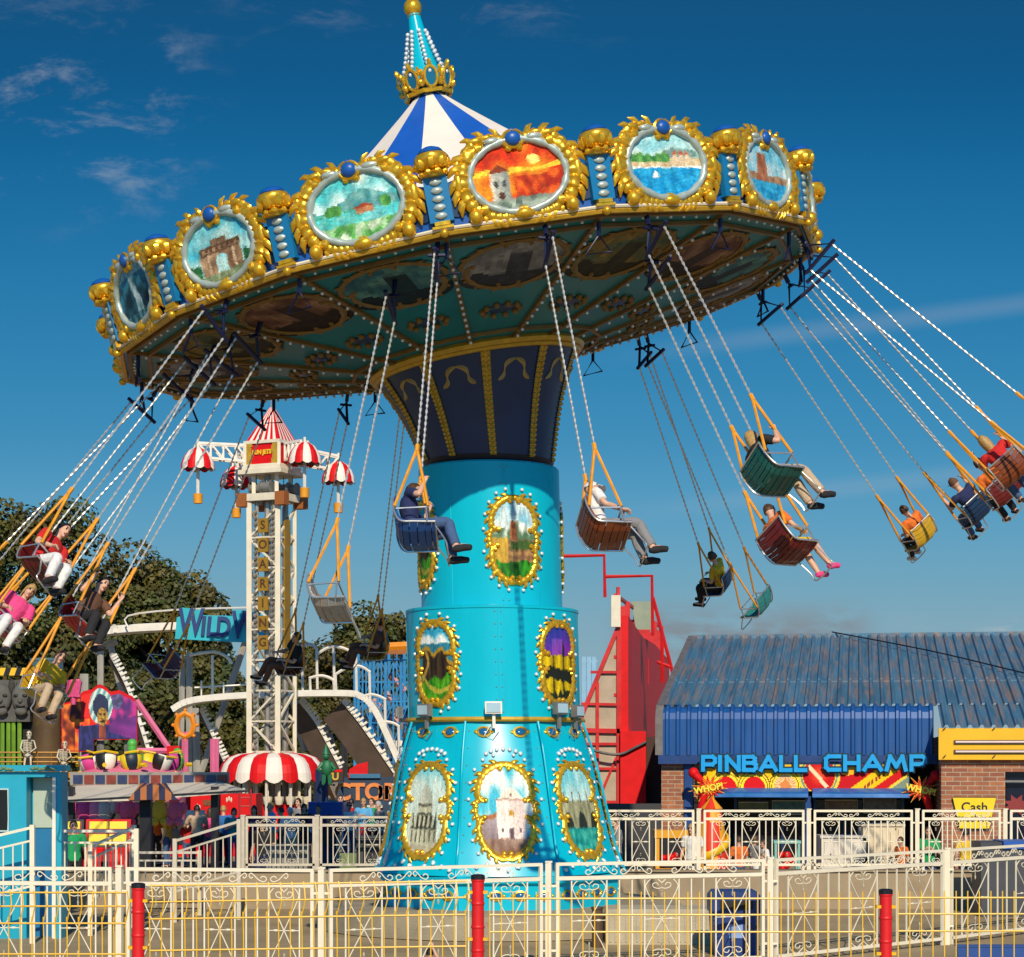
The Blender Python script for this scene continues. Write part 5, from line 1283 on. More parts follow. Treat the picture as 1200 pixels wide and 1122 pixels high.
def forecourt_right():
    # coin rides and cabinets along the arcade front
    D = 41.0
    t = thing('grabber_machine', 'orange framed grabber machine with dark glass beside the brick pier', 'machine', (X(786, D), D, 0)); x = X(786, D)
    b = MB()
    for sx in (-.3, .3):
        for sy in (-.28, .28): b.bbox((x+sx-.04, D+sy-.04, 0), (x+sx+.04, D+sy+.04, 1.3))
    b.bbox((x-.36, D-.34, 1.18), (x+.36, D+.34, 1.34)); b.bbox((x-.33, D-.31, 0), (x+.33, D+.31, .55)); b.build('cabinet', mat('cabinet_orange', (.72, .34, .01), .4, 0, .1), t)
    b = MB(); b.bbox((x-.25, D-.30, .56), (x+.25, D+.26, 1.17)); b.build('glass', mat('grab_glass', (.03, .03, .04), .1, 0, .1), t)
    b = MB(); 
    for i in range(9): b.ball((x+rnd.uniform(-.2, .2), D-.31, .62+rnd.uniform(0, .2)), .07, 7, 5)
    b.build('prize', RED, t, 60)
    x = X(834, D); t = thing('slide_ride', 'toy helter skelter striped in orange and yellow before the arcade', 'kiddie ride', (x, D, 0))
    b = MB(); ST = [h('e8a21a'), h('d8341a'), h('f2c83a')]
    b.lathe([(.42, 0), (.40, .2), (.33, .9), (.25, 1.5), (.20, 1.75), (.23, 1.78), (.0, 2.05)], 24, cx=x, cy=D, cols=lambda j, i: lin(hx('e8a21a')) if (j+i*3) % 8 < 4 else lin(hx('d8341a'))); b.build('tower', VCOL, t, 40)
    b = MB(); pts = [(x+.46*math.sin(a*.45+2.5)*(1-a*.02), D-.46*math.cos(a*.45+2.5)*(1-a*.02), .15+a*.085) for a in range(18)]; b.tube(pts, .085, 6, flat=.5); b.build('chute', YELLOW, t, 50)
    x = X(921, D); t = thing('toy_stand', 'pale teal framed toy stand with red toys inside, before the shop window', 'stand', (x, D, 0)); b = MB()
    for sx in (-.24, .24):
        for sy in (-.2, .2): b.bbox((x+sx-.025, D+sy-.025, 0), (x+sx+.025, D+sy+.025, 1.08))
    b.bbox((x-.28, D-.24, 1.06), (x+.28, D+.24, 1.12)); b.bbox((x-.26, D-.22, .3), (x+.26, D+.22, .34)); b.build('frame', mat('stand_teal', (.22, .48, .44), .4), t)
    b = MB()
    for i in range(7): b.ball((x+rnd.uniform(-.18, .18), D+rnd.uniform(-.15, .1), .42+rnd.uniform(0, .4)), .09, 7, 5)
    b.each('toy', RED, t, 60)
    for px, w_, lab, c in ((1032, .42, 'cream change cabinet with ribbed doors behind the scrolled fence', (.62, .52, .36)), (988, .5, 'white cabinet with a round badge left of the cream cabinet', (.60, .56, .50))):
        x = X(px, D); t = thing('cabinet', lab, 'cabinet', (x, D, 0)); b = MB(); b.bbox((x-w_, D-.3, .0), (x+w_, D+.3, 1.42 if px > 1000 else 1.18)); b.bbox((x-w_-.03, D-.33, 1.42 if px > 1000 else 1.18), (x+w_+.03, D+.33, 1.47 if px > 1000 else 1.23)); b.build('body', mat('cab_%d' % px, c, .5, 0, .1), t)
        b = MB()
        for i in range(5): b.bbox((x-w_+.06+i*w_*.4, D-.325, .75), (x-w_+.03+(i+.8)*w_*.4, D-.302, 1.36 if px > 1000 else 1.1))
        b.each('door', mat('cabd_%d' % px, tuple(q*1.15 for q in c), .45, 0, .1), t)
        b = MB(); b.lathe([(0, 0), (.14, 0), (.14, .02), (0, .02)], 16); b.v = [(x+p, D-.335-r, .45+q) for p, q, r in b.v]; b.build('badge', ORANGE if px > 1000 else DARK, t)
    D = 35.5; x = X(1180, D); t = thing('storage_box', 'grey box with a blue lid behind the fence at the right edge', 'box', (x, D, 0)); b = MB(); b.bbox((x-.55, D-.35, 0), (x+.5, D+.35, 1.22)); b.build('body', mat('box_grey', (.05, .055, .07), .5), t)
    b = MB(); b.bbox((x-.16, D-.4, 1.22), (x+.55, D+.4, 1.36)); b.build('lid', mat('lid_blue', (.012, .09, .40), .4), t)
    b = MB(); b.bbox((x-.56, D-.38, 1.22), (x-.18, D+.38, 1.34)); b.build('dark_lid', mat('lid_dark', (.04, .045, .06), .5), t)
    def pp(kind, px, D, rz, label, **k): person(kind, Matrix.Translation((X(px, D), D, 0)) @ Matrix.Rotation(math.radians(rz), 4, 'Z'), label, **k)
    pp('stand', 811, 39.8, 150, 'person in white top walking past the toy helter skelter', top='white', legs='grey', hc=2, scale=.88, hair='long')
    pp('hold', 866, 39.4, 20, 'child in orange top looking into the arcade window', top='orange', legs='denim', hc=1, scale=.74)
    pp('lean', 884, 39.9, -70, 'child in pale grey top bending beside the child in orange', top='grey', legs='white', hc=1, scale=.74, hair='bob', skin=1)
    pp('stand', 896, 40.2, 100, 'child in white shirt next to the teal toy stand', top='white', legs='beige', hc=1, scale=.68)
    pp('hold', 1088, 39.0, 170, 'person in green shirt between the arcade and the cash sign', top='green', legs='denim', hc=1, scale=.86)
    pp('stand', 1132, 39.0, 10, 'person in yellow top seen from behind below the cash sign', top='yellow', legs='denim', hc=0, scale=.84)
    pp('stand', 1056, 40.0, 120, 'child in orange dress by the cream cabinet', top='orange', legs='brown', hc=1, scale=.72)
    pp('walk', 722, 39.0, 100, 'person in grey hidden partly by the turquoise skirt', top='grey', legs='black', hc=1, skin=0)
forecourt_right()

# ---------------------------------------------------------------- red ride building behind
def red_ride():
    t = thing('red_facade', 'tall red steel backed ride front seen edge on behind the column', 'ride building', (X(727, 62), 62, 0))
    RF = mat('frame_red', (.55, .012, .012), .4, .1, .2, 3, dirt=((.2, .02, .02), .2, 3)); PAN = mat('panel_board', (.42, .34, .25), .7, 0, .2, 2, dirt=((.2, .14, .09), .3, 3))
    x0, x1 = X(727, 62), X(777, 77); top = 7.95
    def fp(s, z, off=0.0): return (x0+(x1-x0)*s-off*.985, 62+15*s-off*.17, z)
    b = MB(); vs = [fp(0, .2), fp(1, .2), fp(1, 6.6), fp(.6, 6.9), fp(.3, 6.9), fp(0, 7.3)]; b.add(vs+[(x+.25, y, z) for x, y, z in vs], [tuple(range(6)), tuple(range(11, 5, -1))]+[(i, i+6, (i+1) % 6+6, (i+1) % 6) for i in range(6)]); b.build('front_wall', RED, t)
    b = MB(); r_ = random.Random(4)
    for i in range(12):
        s = i/11; p = fp(s, 0, .30); tp_ = top-.25*(i % 3 == 1)-.5*(i % 5 == 3)+(.25 if i == 0 else 0); b.box((p[0]+.22, p[1], (3.4+tp_)/2), (.16 if i else .10, .12, tp_-3.4), rz=.13)
    for z in (3.6, 4.8, 6.0, 7.0, top): b.tube([fp(0, z, .16), fp(1, z, .16)], .07, 4); b.tube([fp(0, z, .15), fp(1, z, .15)], .06, 4)
    for s in (0, .22, .44, .66): b.tube([fp(s, 3.6, .18), fp(s+.22, 6.0, .18)], .045, 4); b.tube([fp(s+.22, 6.0, .18), fp(s, 7.8, .18)], .045, 4)
    b.build('stud', RF, t)
    b = MB()
    for s, z, w_, d_, hh in ((.45, 5.8, .9, .8, .9), (.85, 5.0, .8, .8, 1.2)): p = fp(s, z, .3); b.box(p, (w_, d_, hh), rz=.15)
    b.each('motor_box', RED, t)
    b = MB()
    for s in (.25, .62): p = fp(s, 4.6, .16); b.box(p, (.03, 1.1, 2.3), rz=-.16+.0)
    b.each('opening', BLACK, t)
    # raking panel that faces us
    def q(px, py, D=62): return Vector((X(px, D), D, Z(py, D)))
    b = MB(); out_ = [q(725, 732), q(688, 822), q(680, 840), q(680, 955), q(726, 955)]; b.add(out_+[p+Vector((0, .08, 0)) for p in out_], [(0, 1, 2, 3, 4), (9, 8, 7, 6, 5)]+[(i, i+5, (i+1) % 5+5, (i+1) % 5) for i in range(5)]); b.build('side_panel', PAN, t)
    b = MB(); f = Vector((0, -.06, 0))
    for a, c, w_ in ((q(727, 728), q(676, 852), .09), (q(725, 728), q(725, 955), .10), (q(700, 800), q(700, 950), .07), (q(692, 778+10), q(725, 788), .06), (q(681, 825), q(725, 826), .06), (q(678, 856), q(726, 857), .10), (q(678, 872), q(726, 872), .06), (q(684, 901), q(724, 901), .06), (q(700, 940), q(722, 888), .05), (q(690, 940), q(724, 940), .06)): b.tube([a+f, c+f], w_, 4)
    b.build('side_frame', RF, t)
    b = MB(); a, c = q(727, 857, 61.6), q(757, 955, 61.6); b.bbox((a.x, 61.6, 0), (c.x, 63.0, a.z)); b.build('red_hut', RED, t)
    b = MB(); a = q(757, 860, 62.2); c = q(774, 860, 62.2); b.bbox((a.x+.01, 62.2, 0), (c.x+.3, 64, a.z-.1)); b.build('gap_shadow_wall', mat('gap_shadow', (.05, .02, .015), .7), t)  # near-black block: the shadow right of the hut, put in as colour
    b = MB(); b.tube(catmull([q(680, 874, 61.5), q(705, 882, 61.5), q(727, 884, 61.5), q(745, 876, 61.5), q(757, 870, 61.5)], 4), .05, 5); b.build('cable', DARK, t)
    b = MB()
    for pts in (((656, 652), (708, 651), (709, 700)), ((709, 676), (764, 675), (765, 745)), ((765, 700), (776, 742), (790, 795)), ((776, 742), (776, 800)), ((770, 776), (786, 782))): b.tube([q(x, y, 64) for x, y in pts], .065, 6)
    b.build('top_rail', RF, t)
    b = MB(); a = q(716, 700, 61.8); b.bbox((a.x, 61.7, Z(735, 61.8)), (X(727, 61.8), 61.9, Z(698, 61.8))); b.build('white_panel', CREAM, t)
    b = MB(); b.add([q(740, 705, 67), q(768, 705, 67), q(766, 738, 67), q(745, 738, 67)], [(0, 1, 2, 3)]); b.build('lattice_panel', mat('lattice_green', (.25, .30, .22), .6), t)
    # dark hoarding between the ride and the arcade
    b = MB(); b.bbox((X(690, 52), 52, 0), (X(775, 52), 52.15, Z(942, 52))); tag(b.build('hoarding', mat('hoarding_dark', (.03, .03, .035), .6), None), 'low dark hoarding between the red ride front and the brick arcade', 'hoarding')
red_ride()
# ---------------------------------------------------------------- trees beyond the fairground
LEAF = mat('leaf_foliage', rough=.6, attr=True, var=.25, vscale=.8); BARK = mat('bark', (.07, .05, .035), .9, 0, .3, 3, bump=.6)
def tree(px, D, rx, ztop, zlow, label, seed, n=15000, tint=(1, 1, 1), leaf=.25):
    r = np.random.default_rng(seed); x0 = X(px, D); t = thing('broadleaf_tree', label, 'tree', (x0, D, 0), group='trees beyond the fairground')
    b = MB(); hh = zlow+(ztop-zlow)*.55; b.tube([(x0, D, -.2), (x0+.1, D, zlow*.6), (x0-.1, D, zlow), (x0+.2, D, hh), (x0, D, ztop-1)], [.45, .36, .30, .16, .05], 9)
    for i in range(9):
        a = i*2.4; zs = zlow*.8+(hh-zlow*.8)*(i/9); b.tube([(x0, D, zs), (x0+rx*.4*math.cos(a), D+rx*.4*math.sin(a), zs+1.6), (x0+rx*.75*math.cos(a), D+rx*.75*math.sin(a), zs+2.6)], [.16, .10, .04], 6)
    b.build('trunk', BARK, t, 60)
    n = int(n*2.4); K = 110; c = r.normal(size=(K, 3)); c /= np.linalg.norm(c, axis=1)[:, None]; c *= (r.uniform(.35, 1, K)**.5)[:, None]
    zm = (ztop+zlow*.55)/2; hz_ = (ztop-zlow*.55)/2
    C = np.c_[x0+c[:, 0]*rx*.86, D+c[:, 1]*rx*.75, zm+c[:, 2]*hz_*.88]; cr = r.uniform(.14, .29, K)*rx
    tone = r.uniform(.62, 1.3, K); hue = r.uniform(-.25, .35, K)
    k = r.integers(0, K, n); d = r.normal(size=(n, 3)); d /= np.linalg.norm(d, axis=1)[:, None]; rad = r.uniform(.5, 1.05, n)**.6
    p = C[k]+d*(cr[k]*rad)[:, None]*np.array([1.15, 1.0, .9])
    nm = d+r.normal(size=(n, 3))*.55+np.array([0, -.15, .35]); nm /= np.linalg.norm(nm, axis=1)[:, None]
    e1 = np.cross(nm, r.normal(size=(n, 3))); e1 /= np.linalg.norm(e1, axis=1)[:, None]; e2 = np.cross(nm, e1); s = r.uniform(.6, 1.3, n)[:, None]*leaf
    V_ = np.stack([p-e1*s*.5, p+e2*s*.42, p+e1*s*.6, p-e2*s*.42], 1).reshape(-1, 3)-np.array([x0, D, 0])
    me = bpy.data.meshes.new('crown'); me.vertices.add(4*n); me.vertices.foreach_set('co', V_.ravel().astype(np.float32)); me.loops.add(4*n); me.loops.foreach_set('vertex_index', np.arange(4*n, dtype=np.int32))
    me.polygons.add(n); me.polygons.foreach_set('loop_start', np.arange(0, 4*n, 4, dtype=np.int32)); me.update(calc_edges=True)
    lv = tone[k]*r.uniform(.8, 1.25, n); col = np.c_[.062*lv*(1+hue[k]), .066*lv, .010*lv*(1-hue[k])]*np.array(tint)
    ca = me.color_attributes.new('Col', 'FLOAT_COLOR', 'CORNER'); arr = np.ones((4*n, 4), np.float32); arr[:, :3] = np.repeat(col, 4, axis=0); ca.data.foreach_set('color', arr.ravel())
    me.materials.append(LEAF); o = bpy.data.objects.new('crown', me); COL.objects.link(o); o.parent = t
tree(25, 100, 5.6, 16.8, 3.5, 'tallest dark tree at the left edge behind the red swing seats', 1, 20000)
tree(-75, 96, 5.0, 14.5, 3.0, 'tree cut by the left edge of the scene', 11, 9000)
tree(180, 106, 4.4, 14.6, 2.5, 'rounded tree behind the WILD sign, right of the tallest tree', 2, 17000)
tree(105, 110, 4.0, 12.6, 2.0, 'shaded tree filling the gap between the two big left trees', 3, 10000)
tree(238, 98, 2.6, 8.0, .5, 'low dark tree under the WILD sign left of the parachute tower', 4, 9000)
tree(330, 96, 2.6, 7.2, .2, 'low tree seen through the legs of the parachute tower', 5, 8000)
tree(430, 112, 4.0, 11.7, 1.0, 'round tree just left of the column above the blue coaster', 6, 13000, (1.15, 1.05, 1))
tree(372, 118, 3.6, 10.0, .5, 'smaller tree between the parachute tower and the round tree', 7, 9000, (1.1, 1, 1))
tree(150, 92, 3.4, 7.2, .2, 'low dark tree behind the ghost house hood picture', 8, 9000)
tree(290, 120, 3.6, 6.0, .0, 'distant low tree behind the slanting flume legs', 9, 7000)

# ---------------------------------------------------------------- parachute tower
FLW = mat('steel_white', (.74, .70, .62), .4, .1, .08, 4)
def parachute_tower():
    D = 62.0; cx = X(319, D); s = FPX/D; t = thing('parachute_tower', 'slim cream lattice tower ride with red and white parachutes', 'fairground ride', (cx, D, 0)); W = .52
    R = Matrix.Rotation(math.radians(-24), 3, 'Z')
    def w3(x, y, z): q = R @ Vector((x, y, 0)); return Vector((cx+q.x, D+q.y, z))
    zt = Z(585, D); zb = 2.4
    b = MB()
    for x, y in ((-W, -W), (W, -W), (W, W), (-W, W)): b.tube([w3(x, y, 0), w3(x, y, zt)], .115 if y < 0 else .085, 4)
    b.each('leg', CREAM, t)
    b = MB(); n = 8; zs = np.linspace(zb+.6, zt-.3, n+1)
    for i in range(n):
        for j, (p, q) in enumerate((((-W, -W), (W, -W)), ((W, -W), (W, W)), ((W, W), (-W, W)), ((-W, W), (-W, -W)))):
            b.tube([w3(*p, zs[i]), w3(*q, zs[i])], .04, 4); a, c = (p, q) if i % 2 else (q, p); b.tube([w3(*a, zs[i]), w3(*c, zs[i+1])], .045, 4)
    b.build('bracing', CREAM, t)
    b = MB()
    for x in (-.31, .31): b.tube([w3(x, -W+.1, .5), w3(x, -W+.1, zt)], .07, 5); [b.ball(w3(x, -W, 2.6+.18*i), .075, 5, 4) for i in range(int((zt-2.8)/.18))]
    b.tube([w3(0, -W+.25, .5), w3(0, -W+.25, zt+1.0)], .11, 8); b.tube([w3(.36, .2, .5), w3(.36, .2, zt)], .10, 8); b.build('guide_rail', mat('rail_grey', (.34, .32, .28), .35, .5, .2), t)
    # letters on gilt plates down the front
    zl = Z(618, D); p_ = mat('plate_gold', (.36, .20, .015), .4, .2, .15)
    for i, ch in enumerate('SOARING'):
        z = zl-i*.60*1.02; b = MB(); q = w3(0, -W-.02, z); b.box(q, (.36, .06, .44), R=R); o = b.build('letter_plate', p_, t)
        text(ch, .38, mat('letter_brown', (.09, .035, .01), .5), Matrix.Translation(w3(0, -W-.056, z)) @ Matrix.Rotation(math.radians(-24), 4, 'Z') @ UPR, o, 'lettering', .006, .006)
    b = MB(); b.box(w3(W+.02, 0, zl-2.2), (.06, .34, 4.8), R=R); b.build('side_plate', p_, t)
    # platform ring, neck, head box
    b = MB(); z = zt
    for x, y in ((-1, -1), (1, -1), (1, 1), (-1, 1)): b.tube([w3(x*W*1.25, y*W*1.25, z), w3(x*W*1.35, y*W*1.35, z)], .05, 4)
    pts = [(-1.3, -1.1), (1.3, -1.1), (1.3, 1.1), (-1.3, 1.1)]; b.tube([w3(x*W, y*W, z) for x, y in pts], .16, 4, closed=True); b.build('platform', CREAM, t)
    b = MB()
    for x, y in pts: b.box(w3(x*W*1.04, y*W*1.04, z-.08), (.34, .3, .42), R=R)
    b.each('buffer', mat('buffer_rust', (.32, .10, .02), .6), t)
    zh = Z(552, D)
    b = MB()
    for x, y in ((-.8, -.8), (.8, -.8), (.8, .8), (-.8, .8)): b.tube([w3(x*W, y*W, z), w3(x*W, y*W, zh)], .085, 4)
    b.each('neck_post', CREAM, t)
    b = MB()
    for x, y in ((-.4, -.3), (.3, .2), (.1, -.5), (.5, .4)): b.tube([w3(x-.16, y, z+.32), w3(x+.16, y, z+.32)], .15, 10); b.tube([w3(x-.19, y, z+.32), w3(x-.16, y, z+.32)], .21, 10); b.tube([w3(x+.16, y, z+.32), w3(x+.19, y, z+.32)], .21, 10); b.box(w3(x, y+.1, z+.15), (.3, .2, .16), R=R); b.tube([w3(x, y, z+.3), w3(x, y, zh)], .02, 4)
    b.build('winch', GREYM, t, 50)
    b = MB(); hw = .60
    b.box(w3(0, 0, zh-.10), (2*hw+.36, 2*hw+.36, .14), R=R); b.box(w3(0, 0, zh+.02), (2*hw+.18, 2*hw+.18, .14), R=R); b.build('head_tray', CREAM, t)
    zc = Z(523, D); b = MB(); b.box(w3(0, 0, (zh+zc)/2+.05), (2*hw, 2*hw, zc-zh), R=R); b.build('head_box', RED, t)
    b = MB(); zz = (zh+zc)/2+.05
    for x in (-1, 1):
        for k in range(4): b.box(w3(x*(hw-.12)+.02*((k % 2)*2-1), -hw-.02, zh+.20+k*(zc-zh)/4), (.22, .05, .20), R=R)
    b.build('gilt_side', GOLDP, t)
    b = MB()
    for z_ in (zh+.09, zc+.05): b.tube([w3(x*(hw+.02), y*(hw+.02), z_) for x, y in ((-1, -1), (1, -1), (1, 1), (-1, 1))], .07, 4, closed=True)
    for x in (-1, 1): b.tube([w3(x*(hw+.02), -hw-.02, zh), w3(x*(hw+.02), -hw-.02, zc)], .07, 4)
    b.build('head_frame', CREAM, t)
    text('FUN JETS', .185, mat('head_letter', (.80, .50, .02), .4), Matrix.Translation(w3(0, -hw-.03, zz+.06)) @ Matrix.Rotation(math.radians(-24), 4, 'Z') @ UPR, t, 'lettering', .012, .01, sx=.92)
    # striped pyramid
    zp = Z(478, D); b = MB(); hw2 = hw*1.0
    cs = [(-hw2, -hw2), (hw2, -hw2), (hw2, hw2), (-hw2, hw2)]
    for k in range(4):
        a, c = cs[k], cs[(k+1) % 4]; N_ = 11
        for i in range(N_):
            u0, u1 = i/N_, (i+1)/N_; b.m = i % 2
            p = [w3(a[0]+(c[0]-a[0])*u, a[1]+(c[1]-a[1])*u, zc+.08) for u in (u0, u1)]; q = [w3((a[0]+(c[0]-a[0])*u)*.10, (a[1]+(c[1]-a[1])*u)*.10, zp) for u in (u1, u0)]
            b.add(p+q, [(0, 1, 2, 3)])
    b.m = 0; b.build('striped_spire', [RED, MATS['tent_white']], t)
    b = MB(); b.tube([w3(0, 0, zp-.1), w3(0, 0, zp+.25)], .06, 6); b.ball(w3(0, 0, zp+.3), .10, 8, 6); b.build('finial', STEEL, t)
    # arms with parachutes and baskets
    def chute(b, c, r, hgt, n=12):
        P_ = [(1.0, 0), (.97, .22), (.84, .52), (.60, .80), (.30, .96), (0, 1)]; sub = 3
        for k in range(n):
            b.m = k % 2
            for (r0, z0), (r1, z1) in zip(P_, P_[1:]):
                for j in range(sub):
                    q = []
                    for rr, zz_, jj in ((r0, z0, j), (r0, z0, j+1), (r1, z1, j+1), (r1, z1, j)):
                        u = jj/sub; a = 2*math.pi*(k+u)/n; puff = 1+.035*math.sin(u*math.pi)*rr; sc_ = -.10*math.sin(u*math.pi) if zz_ == 0 else 0
                        q.append((c.x+r*rr*puff*math.cos(a), c.y+r*rr*puff*math.sin(a), c.z+hgt*(zz_+sc_)))
                    b.add(q, [(0, 1, 2, 3)])
        b.m = 0
    for px, py, dz, pb, Dk in ((232, 527, 550, 590, D-.5), (277, 548, 571, 607, D+1.2), (357, 520, 544, 583, D-1.0), (396.5, 543, 566, 601, D+.6)):
        c = Vector((X(px, Dk), Dk, Z(dz-1, Dk))); zt_ = Z(py-10 if px != 277 else py-3, Dk)
        at_ = w3(0, 0, zc-.3); d = Vector((c.x-cx, c.y-D, 0)).normalized(); st = Vector((cx, D, 0))+d*hw*1.25
        e = Vector((c.x, c.y, 0)); b = MB(); dz_ = -.25 if px > 380 else (-.15 if px == 277 else 0)
        zA = zc-.02; zB = zh+.25
        tp = [Vector((st.x, st.y, zA)), Vector((e.x, e.y, zA+dz_+.02))]; bt = [Vector((st.x, st.y, zB)), Vector((e.x, e.y, zA+dz_-.42))]
        for o_ in (Vector((-d.y, d.x, 0))*.14, Vector((d.y, -d.x, 0))*.14):
            b.tube([p+o_ for p in tp], .055, 4); b.tube([p+o_ for p in bt], .055, 4)
            for i in range(5): u = i/4; v = min(1, (i+.5)/4); b.tube([tp[0].lerp(tp[1], u)+o_, bt[0].lerp(bt[1], u)+o_], .04, 4); b.tube([bt[0].lerp(bt[1], u)+o_, tp[0].lerp(tp[1], min(1, u+.25))+o_], .04, 4) if i < 4 else None
        b.tube([tp[1]+Vector((0, 0, .12)), Vector((e.x, e.y, c.z+.5))], .05, 5); b.build('arm', FLW, t)
        b = MB(); chute(b, c, .52, .66); o = b.build('parachute', [RED, MATS['tent_white']], t, 20)
        b = MB(); b.lathe([(.0, c.z+.02), (.49, c.z+.01)], 16, cx=c.x, cy=c.y); b.build('lining', mat('lining_dark', (.05, .02, .02), .8), o)
        zk = Z(pb-11, Dk); b = MB(); b.tube([(c.x, c.y, c.z+.05), (c.x, c.y, zk)], .055, 6); b.build('hanging_rod', FLW, t)
        b = MB(); b.lathe([(0, zk-.30), (.14, zk-.30), (.15, zk), (.12, zk), (.11, zk-.2), (0, zk-.2)], 12, cx=c.x, cy=c.y); b.build('basket', mat('basket_orange', (.72, .30, .01), .5), t, 40)
    # big striped canopy over the boarding ring
    zc0 = Z(918, D); c = Vector((cx, D, zc0+.14)); b = MB(); r = (378-255)/2/s; n = 20
    P_ = [(1.0, 0), (.985, .22), (.93, .55), (.82, .82), (.66, .95), (.45, 1.0), (.2, 1.0)]
    for k in range(n):
        b.m = k % 2
        for (r0, z0), (r1, z1) in zip(P_, P_[1:]):
            for j in range(4):
                q = []
                for rr, zz_, jj in ((r0, z0, j), (r0, z0, j+1), (r1, z1, j+1), (r1, z1, j)):
                    u = jj/4; a = 2*math.pi*(k+u)/n; pf = 1+.03*math.sin(u*math.pi); q.append((c.x+r*rr*pf*math.cos(a), c.y+r*rr*pf*math.sin(a), c.z+.80*zz_+(-.13*math.sin(u*math.pi) if zz_ == 0 else .02*math.sin(u*math.pi))))
                b.add(q, [(0, 1, 2, 3)])
    b.m = 0; b.build('striped_canopy', [RED, MATS['tent_white']], t, 20)
    b = MB(); b.lathe([(r*.97, c.z+.02), (.3, c.z+.25)], 24, cx=cx, cy=D); b.build('canopy_lining', MATS['lining_dark'], t)
    b = MB()
    for k in range(12): a = k*math.pi/6; b.tube([(cx+r*.88*math.sin(a), D-r*.88*math.cos(a), -.2), (cx+r*.88*math.sin(a), D-r*.88*math.cos(a), c.z+.1)], .045, 6)
    b.each('canopy_pole', FLW, t)
    b = MB(); b.lathe([(r*.55, 0), (r*.55, 1.3), (r*.5, 1.35), (0, 1.35)], 20, cx=cx, cy=D); b.build('hub', RED, t, 30)
    b = MB()
    for k in range(9):
        a = -1.2+k*.3; x, y = cx+r*.72*math.sin(a), D-r*.72*math.cos(a); b.lathe([(.0, 1.32), (.10, 1.36), (.14, 1.5), (.15, 1.6), (.05, 1.62)], 8, cx=x, cy=y); b.tube([(x, y, 1.6), (x, y, 2.1)], .05, 5)
    b.build('spare_basket', CREAM, t)
parachute_tower()

